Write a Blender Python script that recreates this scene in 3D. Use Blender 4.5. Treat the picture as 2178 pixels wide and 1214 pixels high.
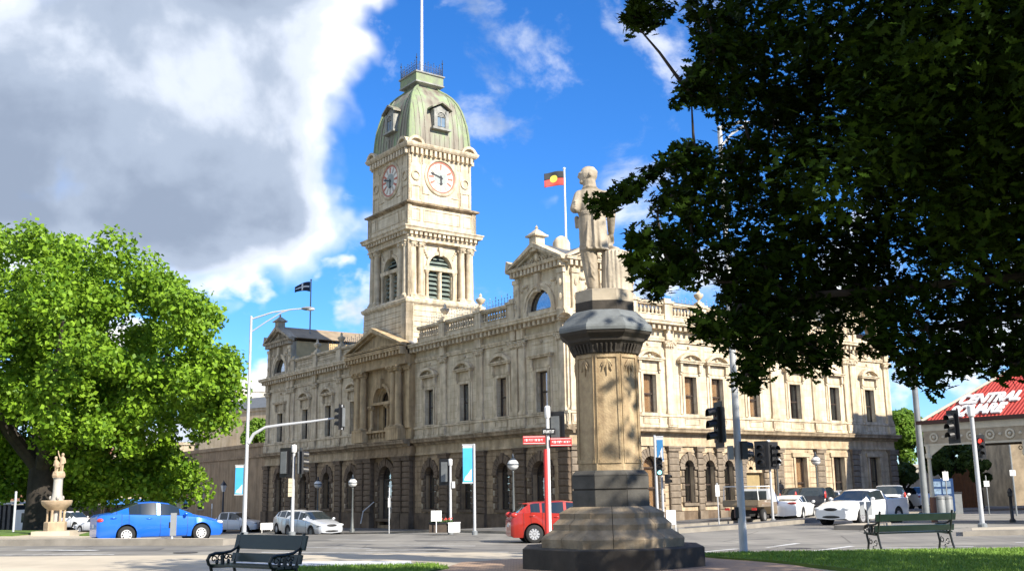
import bpy, bmesh, math, random
import numpy as np
from mathutils import Vector, Matrix
R_ = math.radians
rng = random.Random(7)
nrng = np.random.default_rng(7)
for o in list(bpy.data.objects): bpy.data.objects.remove(o)
scene = bpy.context.scene
COL = scene.collection
# ------------------------------------------------------------------ camera
F, CX, CY, CZ = 2215.0, 1089.0, 607.0, 2.1
ROLL = math.atan(-0.016); TILT = math.atan((1046-607)*math.cos(ROLL)/F)
fw = np.array([0, math.cos(TILT), math.sin(TILT)]); up0 = np.array([0, -math.sin(TILT), math.cos(TILT)]); rt0 = np.array([1., 0, 0])
rt = math.cos(ROLL)*rt0 + math.sin(ROLL)*up0; upv = -math.sin(ROLL)*rt0 + math.cos(ROLL)*up0
CAM = np.array([0, 0, CZ])
def ray(u, v): return (fw*F + rt*(u-CX) - upv*(v-CY))/F
def atd(u, v, Y): d = ray(u, v); return CAM + d*(Y/d[1])
cd = bpy.data.cameras.new('camera'); cam = bpy.data.objects.new('camera', cd); COL.objects.link(cam)
cd.sensor_width = 36; cd.lens = 36*F/2178; cd.clip_start = 0.1; cd.clip_end = 4000
cam.matrix_world = Matrix(((rt[0], upv[0], -fw[0], 0), (rt[1], upv[1], -fw[1], 0), (rt[2], upv[2], -fw[2], CZ), (0, 0, 0, 1)))
scene.camera = cam
# ------------------------------------------------------------------ light
SUN_H = np.array([0.72, -0.69]); SUN_EL = R_(33)
SUN_H = SUN_H/np.linalg.norm(SUN_H)
SV = np.array([SUN_H[0]*math.cos(SUN_EL), SUN_H[1]*math.cos(SUN_EL), math.sin(SUN_EL)])
ld = bpy.data.lights.new('sun', 'SUN'); ld.energy = 5.0; ld.angle = R_(0.5); ld.color = (1, 0.925, 0.80)
sun = bpy.data.objects.new('sun', ld); COL.objects.link(sun); sun.location = (20, -20, 60)
sun.rotation_euler = Vector(SV).to_track_quat('Z', 'Y').to_euler()
scene.view_settings.view_transform = 'Standard'; scene.view_settings.look = 'None'
scene.view_settings.exposure = 0.95; scene.view_settings.gamma = 1
scene.view_settings.use_curve_mapping = False
try:
    scene.cycles.max_bounces = 8; scene.cycles.transparent_max_bounces = 16
except Exception: pass
W = bpy.data.worlds.new('World'); scene.world = W; W.use_nodes = True
W.cycles.sampling_method = 'MANUAL'; W.cycles.sample_map_resolution = 512
def build_world():
    nt = W.node_tree; N = nt.nodes; L = nt.links; N.clear()
    out = N.new('ShaderNodeOutputWorld'); bg = N.new('ShaderNodeBackground')
    sky = N.new('ShaderNodeTexSky'); sky.sky_type = 'NISHITA'; sky.sun_disc = False
    sky.sun_elevation = SUN_EL; sky.sun_rotation = math.atan2(SV[0], SV[1]); sky.air_density = 1.0; sky.dust_density = 0.0; sky.ozone_density = 3.0
    hs = N.new('ShaderNodeHueSaturation'); hs.inputs['Saturation'].default_value = 1.12; hs.inputs['Value'].default_value = 1.0
    bl = N.new('ShaderNodeVectorMath'); bl.operation = 'MULTIPLY'; bl.inputs[1].default_value = (0.60, 0.80, 1.14); L.new(sky.outputs[0], bl.inputs[0]); L.new(bl.outputs[0], hs.inputs['Color'])
    tc = N.new('ShaderNodeTexCoord'); sep = N.new('ShaderNodeSeparateXYZ'); L.new(tc.outputs['Generated'], sep.inputs[0])
    def math_(op, a, b=None, clamp=False):
        m = N.new('ShaderNodeMath'); m.operation = op; m.use_clamp = clamp
        for i, q in enumerate((a, b)):
            if q is None: continue
            if isinstance(q, (int, float)): m.inputs[i].default_value = q
            else: L.new(q, m.inputs[i])
        return m.outputs[0]
    def ramp(fac, pts):
        r = N.new('ShaderNodeValToRGB'); e = r.color_ramp.elements
        while len(e) < len(pts): e.new(0.5)
        for k, (p, c) in enumerate(pts): e[k].position = p; e[k].color = (c[0], c[1], c[2], 1) if isinstance(c, tuple) else (c, c, c, 1)
        r.color_ramp.interpolation = 'EASE'; L.new(fac, r.inputs[0]); return r.outputs[0]
    # azimuth (radians, 0 straight ahead, + to the right) and elevation ratio of the view direction
    az = math_('ARCTAN2', sep.outputs[0], sep.outputs[1]); el = sep.outputs[2]
    cv = N.new('ShaderNodeCombineXYZ'); L.new(az, cv.inputs[0]); L.new(el, cv.inputs[1])
    def noise(scale, detail, rough, off, sx=1, sy=1, dist=0.0):
        mp = N.new('ShaderNodeMapping'); mp.inputs['Location'].default_value = off; mp.inputs['Scale'].default_value = (sx, sy, 1)
        L.new(cv.outputs[0], mp.inputs[0]); n = N.new('ShaderNodeTexNoise'); n.noise_dimensions = '2D'; n.inputs['Scale'].default_value = scale
        n.inputs['Detail'].default_value = detail; n.inputs['Roughness'].default_value = rough; n.inputs['Distortion'].default_value = dist
        L.new(mp.outputs[0], n.inputs['Vector']); return n.outputs[0]
    def voro(scale, off, warp, sx=1, sy=1):
        mp = N.new('ShaderNodeMapping'); mp.inputs['Location'].default_value = off; mp.inputs['Scale'].default_value = (sx, sy, 1)
        L.new(cv.outputs[0], mp.inputs[0]); nz = N.new('ShaderNodeTexNoise'); nz.noise_dimensions = '2D'; nz.inputs['Scale'].default_value = scale*.8; nz.inputs['Detail'].default_value = 4; L.new(mp.outputs[0], nz.inputs['Vector'])
        sc = N.new('ShaderNodeVectorMath'); sc.operation = 'SCALE'; sc.inputs['Scale'].default_value = warp; L.new(nz.outputs['Color'], sc.inputs[0])
        ad = N.new('ShaderNodeVectorMath'); ad.operation = 'ADD'; L.new(mp.outputs[0], ad.inputs[0]); L.new(sc.outputs[0], ad.inputs[1])
        v = N.new('ShaderNodeTexVoronoi'); v.voronoi_dimensions = '2D'; v.feature = 'SMOOTH_F1'; v.inputs['Scale'].default_value = scale; v.inputs['Detail'].default_value = 3; v.inputs['Roughness'].default_value = .55; v.inputs['Smoothness'].default_value = .6
        L.new(ad.outputs[0], v.inputs['Vector']); return v.outputs['Distance']
    n1 = noise(3.4, 7, 0.5, (3.1, 1.7, 0), 1, 1.25, 0.1)
    b1 = voro(9.0, (2.0, 4.0, 0), .08, 1, 1.2)
    puff = math_('ADD', n1, math_('MULTIPLY', math_('SUBTRACT', 0.42, b1), 0.30))
    # a cloud bank left of the clock tower that thins to the right
    bank = math_('MULTIPLY', math_('SUBTRACT', -0.125, az), 4.5)
    bank = math_('MINIMUM', math_('MAXIMUM', bank, -0.15), 0.42)
    gap = math_('MULTIPLY', math_('SUBTRACT', 0.245, el), 6.0); gap = math_('MINIMUM', math_('MAXIMUM', gap, 0.0), 0.40)
    cum = math_('SUBTRACT', math_('ADD', puff, bank), gap)
    cover = ramp(cum, [(0.42, 0.0), (0.70, 1.0)])
    # horizon cumulus
    n3 = noise(8.0, 7, 0.5, (7.9, 2.6, 0), 1, 1.5); b3 = voro(16.0, (5.0, 1.0, 0), .05, 1, 1.3)
    lowm = math_('MULTIPLY', math_('SUBTRACT', 0.235, el), 2.6); lowm = math_('MINIMUM', math_('MAXIMUM', lowm, -0.3), 0.14)
    lown = math_('ADD', math_('ADD', n3, lowm), math_('MULTIPLY', math_('SUBTRACT', 0.4, b3), 0.22))
    low = ramp(lown, [(0.50, 0.0), (0.68, 1.0)])
    n2 = noise(9.0, 8, 0.58, (2.15, 5.05, 0), 0.9, 1.3, 0.2)
    wisp = math_('MULTIPLY', ramp(n2, [(0.52, 0.0), (0.74, 0.7)]), 0.9)
    cov = math_('MAXIMUM', math_('MAXIMUM', cover, low), wisp, True)
    # thickness shading: deep cloud interiors and bases are grey-blue, rims and tops white
    n4 = noise(5.0, 8, 0.55, (0.9, 8.3, 0), 1, 1.3, 0.2)
    deep = math_('DIVIDE', math_('SUBTRACT', cum, 0.58), 0.36, True)
    base_ = math_('MINIMUM', math_('MAXIMUM', math_('MULTIPLY', math_('SUBTRACT', 0.36, el), 3.6), -0.25), 0.42)
    shade = math_('ADD', math_('ADD', math_('MULTIPLY', deep, 0.52), math_('MULTIPLY', math_('SUBTRACT', n4, 0.5), 1.25)), math_('ADD', math_('MULTIPLY', base_, deep), math_('MULTIPLY', math_('SUBTRACT', b1, 0.42), 0.5)))
    ccol = ramp(shade, [(0.06, (1.0, 1.0, 1.0)), (0.30, (0.66, 0.72, 0.83)), (0.58, (0.38, 0.45, 0.57)), (0.92, (0.27, 0.33, 0.44))])
    cs = N.new('ShaderNodeVectorMath'); cs.operation = 'SCALE'; cs.inputs['Scale'].default_value = 6.9; L.new(ccol, cs.inputs[0])
    mx = N.new('ShaderNodeMix'); mx.data_type = 'RGBA'; L.new(cov, mx.inputs[0]); L.new(hs.outputs[0], mx.inputs[6]); L.new(cs.outputs[0], mx.inputs[7])
    L.new(mx.outputs[2], bg.inputs[0]); bg.inputs[1].default_value = 0.1; L.new(bg.outputs[0], out.inputs[0])
build_world()
# ------------------------------------------------------------------ materials
MATS = {}
def mat(name, col, rough=0.8, var=0.15, scale=3.0, bump=0.0, metal=0.0, col2=None, spec=0.5, coords='Object', detail=6, streak=0.0, bscale=None, coat=0.0, ashlar=0.0):
    if name in MATS: return MATS[name]
    m = bpy.data.materials.new(name); m.use_nodes = True; nt = m.node_tree; N = nt.nodes; L = nt.links
    b = N['Principled BSDF']; b.inputs['Roughness'].default_value = rough; b.inputs['Metallic'].default_value = metal
    b.inputs['Specular IOR Level'].default_value = spec; b.inputs['Coat Weight'].default_value = coat
    if var > 0 or col2 is not None:
        tc = N.new('ShaderNodeTexCoord'); nz = N.new('ShaderNodeTexNoise'); nz.inputs['Scale'].default_value = scale; nz.inputs['Detail'].default_value = detail
        nz.inputs['Roughness'].default_value = 0.6
        L.new(tc.outputs[coords], nz.inputs['Vector'])
        r = N.new('ShaderNodeValToRGB'); c2 = col2 or tuple(c*(1-2*var) for c in col)
        r.color_ramp.elements[0].position = 0.32; r.color_ramp.elements[1].position = 0.68
        r.color_ramp.elements[0].color = (*c2, 1); r.color_ramp.elements[1].color = (*(min(1, c*(1+var*0.6)) for c in col), 1) if col2 is None else (*col, 1)
        L.new(nz.outputs[0], r.inputs[0]); cur = r.outputs[0]
        if streak > 0:   # rain streaks, stretched vertically
            mp = N.new('ShaderNodeMapping'); mp.inputs['Scale'].default_value = (2.2, 2.2, 0.22); L.new(tc.outputs[coords], mp.inputs[0])
            n2 = N.new('ShaderNodeTexNoise'); n2.inputs['Scale'].default_value = 1.6; n2.inputs['Detail'].default_value = 5; L.new(mp.outputs[0], n2.inputs['Vector'])
            r2 = N.new('ShaderNodeValToRGB'); r2.color_ramp.elements[0].position = 0.38; r2.color_ramp.elements[1].position = 0.6
            s = 1-streak; r2.color_ramp.elements[0].color = (s, s*0.96, s*0.9, 1); r2.color_ramp.elements[1].color = (1, 1, 1, 1); L.new(n2.outputs[0], r2.inputs[0])
            mm = N.new('ShaderNodeMix'); mm.data_type = 'RGBA'; mm.blend_type = 'MULTIPLY'; mm.inputs[0].default_value = 1
            L.new(cur, mm.inputs[6]); L.new(r2.outputs[0], mm.inputs[7]); cur = mm.outputs[2]
        if ashlar > 0:    # stone-to-stone tone and fine joints of dressed ashlar
            sp = N.new('ShaderNodeSeparateXYZ'); L.new(tc.outputs[coords], sp.inputs[0]); ad = N.new('ShaderNodeMath'); ad.operation = 'ADD'; L.new(sp.outputs[0], ad.inputs[0]); L.new(sp.outputs[1], ad.inputs[1])
            cb = N.new('ShaderNodeCombineXYZ'); L.new(ad.outputs[0], cb.inputs[0]); L.new(sp.outputs[2], cb.inputs[1])
            bk = N.new('ShaderNodeTexBrick'); bk.inputs['Scale'].default_value = 1.0; bk.inputs['Brick Width'].default_value = .95; bk.inputs['Row Height'].default_value = .41; bk.inputs['Mortar Size'].default_value = .008; bk.inputs['Bias'].default_value = .0
            a_ = 1-ashlar; bk.inputs['Color1'].default_value = (1, 1, 1, 1); bk.inputs['Color2'].default_value = (a_, a_*.97, a_*.92, 1); bk.inputs['Mortar'].default_value = (.62, .57, .5, 1); L.new(cb.outputs[0], bk.inputs['Vector'])
            m3 = N.new('ShaderNodeMix'); m3.data_type = 'RGBA'; m3.blend_type = 'MULTIPLY'; m3.inputs[0].default_value = 1; L.new(cur, m3.inputs[6]); L.new(bk.outputs[0], m3.inputs[7]); cur = m3.outputs[2]
        L.new(cur, b.inputs['Base Color'])
        if bump > 0:
            nb = N.new('ShaderNodeTexNoise'); nb.inputs['Scale'].default_value = bscale or scale*6; nb.inputs['Detail'].default_value = 4; L.new(tc.outputs[coords], nb.inputs['Vector'])
            bp = N.new('ShaderNodeBump'); bp.inputs['Strength'].default_value = bump; bp.inputs['Distance'].default_value = 0.02
            L.new(nb.outputs[0], bp.inputs['Height']); L.new(bp.outputs[0], b.inputs['Normal'])
    else: b.inputs['Base Color'].default_value = (*col, 1)
    MATS[name] = m; return m
def glassmat(name, tint=(0.93, 0.95, 0.96), k=1.0):
    if name in MATS: return MATS[name]
    m = bpy.data.materials.new(name); m.use_nodes = True; nt = m.node_tree; N = nt.nodes; L = nt.links; N.clear()
    out = N.new('ShaderNodeOutputMaterial'); tr = N.new('ShaderNodeBsdfTransparent'); tr.inputs[0].default_value = (*tint, 1)
    gl = N.new('ShaderNodeBsdfGlossy'); gl.inputs['Roughness'].default_value = 0.03; gl.inputs[0].default_value = (0.9, 0.95, 1, 1)
    lw = N.new('ShaderNodeLayerWeight'); lw.inputs['Blend'].default_value = 0.5
    pw = N.new('ShaderNodeMath'); pw.operation = 'POWER'; pw.inputs[1].default_value = 4.0; L.new(lw.outputs['Facing'], pw.inputs[0])
    mm = N.new('ShaderNodeMath'); mm.operation = 'MULTIPLY_ADD'; mm.inputs[1].default_value = 0.9*k; mm.inputs[2].default_value = 0.22*k; mm.use_clamp = True
    tc = N.new('ShaderNodeTexCoord'); nz = N.new('ShaderNodeTexNoise'); nz.inputs['Scale'].default_value = 1.2; L.new(tc.outputs['Object'], nz.inputs['Vector'])
    bp = N.new('ShaderNodeBump'); bp.inputs['Strength'].default_value = 0.06; bp.inputs['Distance'].default_value = 0.05; L.new(nz.outputs[0], bp.inputs['Height'])
    L.new(bp.outputs[0], gl.inputs['Normal'])
    mx = N.new('ShaderNodeMixShader'); L.new(pw.outputs[0], mm.inputs[0]); L.new(mm.outputs[0], mx.inputs[0]); L.new(tr.outputs[0], mx.inputs[1]); L.new(gl.outputs[0], mx.inputs[2]); L.new(mx.outputs[0], out.inputs[0])
    MATS[name] = m; return m
STONE = mat('cream_stone', (0.69, 0.60, 0.45), 0.85, 0.12, 1.6, 0.15, streak=0.22, ashlar=0.14)
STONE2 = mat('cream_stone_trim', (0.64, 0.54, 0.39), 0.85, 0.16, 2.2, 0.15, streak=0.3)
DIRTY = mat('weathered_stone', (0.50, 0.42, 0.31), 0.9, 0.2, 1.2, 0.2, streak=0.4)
GOLDST = mat('entrance_stone', (0.51, 0.38, 0.22), 0.88, 0.18, 1.4, 0.2, streak=0.3)
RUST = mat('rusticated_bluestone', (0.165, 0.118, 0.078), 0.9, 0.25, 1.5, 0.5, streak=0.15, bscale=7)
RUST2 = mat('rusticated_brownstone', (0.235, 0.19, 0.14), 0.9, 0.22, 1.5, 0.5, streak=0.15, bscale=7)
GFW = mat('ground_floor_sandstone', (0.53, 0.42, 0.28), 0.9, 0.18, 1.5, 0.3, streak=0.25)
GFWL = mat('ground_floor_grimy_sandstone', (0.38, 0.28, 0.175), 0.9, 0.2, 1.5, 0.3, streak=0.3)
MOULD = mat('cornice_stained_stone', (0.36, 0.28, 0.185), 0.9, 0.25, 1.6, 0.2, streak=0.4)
FRAMEB = mat('dark_brown_sash', (0.045, 0.03, 0.022), 0.5, 0.1, 4)
PANE = glassmat('window_glass')
BLIND = mat('orange_tan_blind', (0.62, 0.34, 0.15), 0.9, 0.12, 2.5)
ROOM = mat('dark_room', (0.02, 0.02, 0.022), 0.9, 0, 1)
SLATE = mat('slate_roof', (0.10, 0.11, 0.12), 0.6, 0.2, 3, 0.2)
IRON = mat('wrought_iron', (0.025, 0.035, 0.05), 0.5, 0.1, 5)
IRONL = mat('pale_iron', (0.24, 0.30, 0.33), 0.5, 0.1, 5)
WHITEP = mat('white_paint', (0.72, 0.72, 0.70), 0.45, 0.06, 3)
BLACKP = mat('black_paint', (0.012, 0.012, 0.013), 0.5, 0.1, 3)
# ------------------------------------------------------------------ mesh builder
class MB:
    def __init__(s, fn=None): s.v = []; s.f = []; s.fn = fn; s.smooth = False; s.ch = []
    def add(s, vs, fs):
        o = len(s.v); s.ch.append((o, len(s.f))); s.v += [tuple(map(float, p)) for p in vs]; s.f += [tuple(i+o for i in f) for f in fs]
    def box(s, x0, x1, y0, y1, z0, z1):
        s.add([(x0,y0,z0),(x1,y0,z0),(x1,y1,z0),(x0,y1,z0),(x0,y0,z1),(x1,y0,z1),(x1,y1,z1),(x0,y1,z1)],
              [(0,3,2,1),(4,5,6,7),(0,1,5,4),(1,2,6,5),(2,3,7,6),(3,0,4,7)]); return s
    def cbox(s, c, sx, sy, sz): return s.box(c[0]-sx/2, c[0]+sx/2, c[1]-sy/2, c[1]+sy/2, c[2]-sz/2, c[2]+sz/2)
    def prism(s, poly, d0, d1):   # poly in (a,z), extruded over d (middle coordinate)
        n = len(poly); s.add([(a, d0, z) for a, z in poly]+[(a, d1, z) for a, z in poly],
              [tuple(range(n)), tuple(range(2*n-1, n-1, -1))]+[(i, i+n, (i+1) % n+n, (i+1) % n) for i in range(n)]); return s
    def extr(s, poly, z0, z1):    # poly in (x,y)
        n = len(poly); s.add([(a, b, z0) for a, b in poly]+[(a, b, z1) for a, b in poly],
              [tuple(range(n-1, -1, -1)), tuple(range(n, 2*n))]+[(i, (i+1) % n, (i+1) % n+n, i+n) for i in range(n)]); return s
    def lathe(s, prof, c=(0, 0), n=12, rot=0.0, sx=1, sy=1, cap=True):   # prof [(r,z)]
        o = []; 
        for r, z in prof:
            for k in range(n):
                t = rot+2*math.pi*k/n; o.append((c[0]+r*math.cos(t)*sx, c[1]+r*math.sin(t)*sy, z))
        fs = [(j*n+k, j*n+(k+1) % n, (j+1)*n+(k+1) % n, (j+1)*n+k) for j in range(len(prof)-1) for k in range(n)]
        if cap: fs += [tuple(range(n-1, -1, -1)), tuple((len(prof)-1)*n+k for k in range(n))]
        s.add(o, fs); return s
    def tube(s, pts, rad, n=6, cap=True):
        pts = [Vector(p) for p in pts]; R = rad if isinstance(rad, (list, tuple)) else [rad]*len(pts)
        o = []; nrm = None
        for i, p in enumerate(pts):
            d = (pts[min(i+1, len(pts)-1)]-pts[max(i-1, 0)]).normalized()
            if nrm is None: nrm = d.orthogonal().normalized()
            else:
                nrm = (nrm-d*nrm.dot(d)); nrm = nrm.normalized() if nrm.length > 1e-5 else d.orthogonal().normalized()
            b = d.cross(nrm)
            for k in range(n):
                t = 2*math.pi*k/n; q = p+(nrm*math.cos(t)+b*math.sin(t))*R[i]; o.append(tuple(q))
        fs = [(j*n+k, j*n+(k+1) % n, (j+1)*n+(k+1) % n, (j+1)*n+k) for j in range(len(pts)-1) for k in range(n)]
        if cap: fs += [tuple(range(n-1, -1, -1)), tuple((len(pts)-1)*n+k for k in range(n))]
        s.add(o, fs); return s
    def ball(s, c, r, n=10, m=7, sx=1, sy=1, sz=1):
        prof = [(max(1e-3, r*math.sin(math.pi*i/m)), -r*math.cos(math.pi*i/m)) for i in range(m+1)]
        b = MB(); b.lathe(prof, (0, 0), n); s.add([(c[0]+x*sx, c[1]+y*sy, c[2]+z*sz) for x, y, z in b.v], b.f); return s
    def xf(s, M):
        s.v = [tuple(M @ Vector(p)) for p in s.v]; return s
    def mesh(s, name, recalc=True):
        me = bpy.data.meshes.new(name); vs = [s.fn(*p) for p in s.v] if s.fn else s.v
        me.from_pydata(vs, [], s.f)
        if recalc:
            bm = bmesh.new(); bm.from_mesh(me); bmesh.ops.recalc_face_normals(bm, faces=bm.faces[:]); bm.to_mesh(me); bm.free()
        if s.smooth:
            me.polygons.foreach_set('use_smooth', [True]*len(me.polygons))
        return me
    def build(s, name, m=None, parent=None, smooth=False, kind=None, recalc=True):
        s.smooth = smooth; me = s.mesh(name, recalc)
        if smooth:
            try: me.set_sharp_from_angle(angle=R_(38))
            except Exception: pass
        return link(name, me, m, parent, kind)
def builds(mb, name, m, parent, smooth=False):
    """one object for every shape in the builder"""
    ch = mb.ch+[(len(mb.v), len(mb.f))]
    for (v0, f0), (v1, f1) in zip(ch[:-1], ch[1:]):
        b = MB(mb.fn); b.v = mb.v[v0:v1]; b.f = [tuple(i-v0 for i in f) for f in mb.f[f0:f1]]; b.build(name, m, parent, smooth)
def link(name, me, m=None, parent=None, kind=None):
    o = bpy.data.objects.new(name, me); COL.objects.link(o)
    if m is not None:
        if not me.materials: me.materials.append(m)
        elif me.materials[0] is not m:
            o.material_slots[0].link = 'OBJECT'; o.material_slots[0].material = m
    if parent is not None: o.parent = parent
    if kind: o['kind'] = kind
    return o
def empty(name, loc=(0, 0, 0), rz=0.0, label=None, cat=None, group=None):
    o = bpy.data.objects.new(name, None); COL.objects.link(o); o.location = loc; o.rotation_euler = (0, 0, rz); o.empty_display_size = 0.2
    tag(o, label, cat, group); return o
def tag(o, label=None, cat=None, group=None, kind=None):
    if label: o['label'] = label
    if cat: o['category'] = cat
    if group: o['group'] = group
    if kind: o['kind'] = kind
    return o
def dup(o, parent=None):
    c = o.copy(); COL.objects.link(c); c.parent = parent
    for ch in list(o.children): dup(ch, c)
    return c
# ------------------------------------------------------------------ ground heights (gentle fall of the street)
GP = [(280,1152,37.5),(436,1152,38.5),(1108,1161,36.5),(1757,1121,45),(1900,1106,52),(665,1141,62),(500,1137,85),(522,1142,47),(622,1138,49),(750,1136,64),
      (961,1137,51),(1080,1134,50),(1216,1128,55),(1290,1208,21),(2083,1125,38),(100,1140,42),(1641,1112,52),(1970,1108,45),(2120,1104,43)]
GX = np.array([atd(*p) for p in GP]+[(-4.3, 17.2, .36), (-8, 17.5, .34), (0, 12, .42), (-3, 9, .4), (-12, 22, .45), (8, 12, .5), (-5, 20, .5), (6.5, 21, .56), (9.5, 21.5, .56), (13, 21.5, .56), (5.5, 26, .36), (10, 26, .36), (14.5, 26.5, .36), (8, 17, .54)])
def gz(x, y):
    d2 = (GX[:, 0]-x)**2+(GX[:, 1]-y)**2; w = np.exp(-d2/(2*5.5**2))+1e-5*np.exp(-np.sqrt(d2)/40.)
    return float((w*GX[:, 2]).sum()/w.sum())
def gpx(u, v):      # where the ray through (u,v) of the photograph meets the ground
    d = ray(u, v); z = 0.3
    for _ in range(12):
        t = (z-CZ)/d[2]; p = CAM+d*t; z = gz(p[0], p[1])
    return p
def G(x, y, dz=0.0): return (x, y, gz(x, y)+dz)
def gd(u, Y, dz=0.0):      # ground point seen in column u at forward distance Y
    d = ray(u, 1050); p = d*(Y/d[1]); return G(p[0], p[1], dz)
def sheet(name, poly, off, m, thick=0.0, step=2.0, kind='structure', parent=None, skirt=None):
    bm = bmesh.new(); P = [Vector((p[0], p[1], 0)) for p in poly]
    bm.faces.new([bm.verts.new(p) for p in P])
    xs = [p.x for p in P]; ys = [p.y for p in P]
    def cut(co, no): bmesh.ops.bisect_plane(bm, geom=bm.verts[:]+bm.edges[:]+bm.faces[:], plane_co=co, plane_no=no)
    x = min(xs)+step
    while x < max(xs): cut((x, 0, 0), (1, 0, 0)); x += step
    y = min(ys)+step
    while y < max(ys): cut((0, y, 0), (0, 1, 0)); y += step
    bm.faces.ensure_lookup_table(); bm.normal_update()
    if bm.faces[0].normal.z < 0: bmesh.ops.reverse_faces(bm, faces=bm.faces[:])
    if thick > 0:
        top = bm.faces[:]; edges = [e for e in bm.edges if e.is_boundary]
        r = bmesh.ops.extrude_edge_only(bm, edges=edges); nv = [g for g in r['geom'] if isinstance(g, bmesh.types.BMVert)]
        low = set(nv)
    else: low = set()
    for v in bm.verts: v.co.z = gz(v.co.x, v.co.y)+off-(thick if v in low else 0)
    bmesh.ops.recalc_face_normals(bm, faces=bm.faces[:]) if thick else None
    me = bpy.data.meshes.new(name); bm.to_mesh(me); bm.free()
    return link(name, me, m, parent, kind)
# ================================================================== town hall
HA = R_(36.5); KX, KY = 2.869, 55.0
ux = np.array([math.cos(HA), math.sin(HA)]); uy = np.array([-math.sin(HA), math.cos(HA)])
def HW(x, y): return (KX+ux[0]*x+uy[0]*y, KY+ux[1]*x+uy[1]*y)      # hall plan -> world plan
hall = empty('town_hall', (KX, KY, 0), HA, 'cream stone Victorian town hall with domed clock tower and dark rusticated ground floor', 'town hall')
fL = lambda a, d, z: (-d, a, z)
fR = lambda a, d, z: (a, -d, z)
LEN_L, LEN_R = 39.2, 28.7
def arc(ac, zc, r, t0, t1, n): return [(ac+r*math.cos(t0+(t1-t0)*i/n), zc+r*math.sin(t0+(t1-t0)*i/n)) for i in range(n+1)]
def wall(fn, a0, a1, z0, z1, ops, d0, d1):
    m = MB(fn); cur = a0
    for ac, w, zb, zt, arched in sorted(ops):
        l, r = ac-w/2, ac+w/2
        if l > cur: m.box(cur, l, d0, d1, z0, z1)
        if zb > z0: m.box(l, r, d0, d1, z0, zb)
        if arched:
            zs = zt-w/2; m.prism(arc(ac, zs, w/2, math.pi, 0, 14)+[(r, z1), (l, z1)], d0, d1)
        elif zt < z1: m.box(l, r, d0, d1, zt, z1)
        cur = r
    if cur < a1: m.box(cur, a1, d0, d1, z0, z1)
    return m
def window(fn, ac, w, zb, zt, dr, arched=False, back='room', fmat=None, parent=None, rail=True, mull=0):
    """sash window set back in its opening: frame with panes and what is behind them as its parts"""
    f = MB(fn); t = 0.07; l, r = ac-w/2, ac+w/2; zs = zt-w/2 if arched else zt
    f.box(l, l+t, dr-0.06, dr+0.03, zb, zs); f.box(r-t, r, dr-0.06, dr+0.03, zb, zs); f.box(l+t, r-t, dr-0.06, dr+0.03, zb, zb+t)
    if arched:
        o = arc(ac, zs, w/2, 0, math.pi, 12); i = arc(ac, zs, w/2-t, math.pi, 0, 12)
        for k in range(12): f.prism([o[k], o[k+1], i[11-k], i[12-k]], dr-0.06, dr+0.03)
        f.box(l+t, r-t, dr-0.05, dr+0.02, zs-t/2, zs+t/2)
    else: f.box(l+t, r-t, dr-0.06, dr+0.03, zs-t, zs)
    zm = (zb+zs)/2
    if rail: f.box(l+t, r-t, dr-0.05, dr+0.04, zm-0.04, zm+0.04)
    for k in range(mull):
        x = l+(r-l)*(k+1)/(mull+1); f.box(x-0.025, x+0.025, dr-0.045, dr+0.025, zb+t, zs-t)
    fo = f.build('window', fmat or FRAMEB, parent or hall)
    for (p0, p1) in ((zb+t, zm-0.04), (zm+0.04, zs-(t/2 if arched else t))):
        MB(fn).box(l+t, r-t, dr-0.02, dr-0.012, p0, p1).build('pane', PANE, fo)
    if arched: MB(fn).prism(arc(ac, zs+t/2, w/2-t, 0, math.pi, 12), dr-0.02, dr-0.012).build('pane', PANE, fo)
    top = zt
    if back == 'room': MB(fn).box(l-0.1, r+0.1, dr-0.9, dr-0.8, zb-0.1, top+0.1).build('dark_interior', ROOM, fo)
    else: MB(fn).box(l, r, dr-0.16, dr-0.13, zb, top).build('blind', BLIND, fo)
    return fo
# ---------- openings
L_UP = [(2.15, 1.0, 6.33, 8.55, 0), (5.92, .95, 6.33, 8.55, 0), (9.75, .95, 6.33, 8.55, 0), (13.75, .95, 6.33, 8.55, 0),
        (23.94, .95, 6.33, 8.6, 0), (27.88, .95, 6.33, 8.6, 0), (31.78, .95, 6.33, 8.6, 0), (36.42, 1.0, 6.33, 8.6, 0)]
R_UP = [(2.2, 1.0, 6.33, 8.5, 0), (5.9, .98, 6.33, 8.5, 0), (9.15, .98, 6.33, 8.5, 0), (11.4, .98, 6.33, 8.5, 0), (14.65, .98, 6.33, 8.5, 0), (18.5, 1.05, 6.33, 8.5, 0), (22.5, 1.0, 6.33, 8.5, 0), (26.3, 1.0, 6.33, 8.5, 0)]
L_GF = [(2.5, 1.5, .35, 3.75, 1), (5.95, 1.1, 1.15, 3.75, 1), (9.75, 1.1, 1.15, 3.75, 1), (13.75, 1.1, 1.15, 3.75, 1), (19.35, 1.75, 0.1, 3.95, 1),
        (24.2, 1.05, 1.15, 3.75, 1), (28.0, 1.05, 1.15, 3.75, 1), (31.85, 1.05, 1.15, 3.75, 1), (36.4, 1.2, 0.9, 3.95, 1)]
R_GF = [(2.2, 1.2, 1.2, 3.9, 1), (5.75, 1.25, 1.1, 3.95, 1), (8.75, .78, 1.35, 3.75, 1), (10.45, .78, 1.35, 3.75, 1), (12.05, .78, 1.35, 3.75, 1), (14.35, 1.6, 0.3, 4.0, 1),
        (18.7, 1.05, .85, 3.95, 0), (22.5, 1.1, .85, 3.98, 0), (26.35, 1.1, .85, 4.0, 0)]
L_PIL = [0.4, 4.25, 8.08, 12.05, 26.1, 30.08, 34.45, 38.85]
R_PIL = [0.4, 4.25, 7.5, 13.05, 16.5, 20.55, 24.2, 28.35]
T = 0.5
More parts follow.
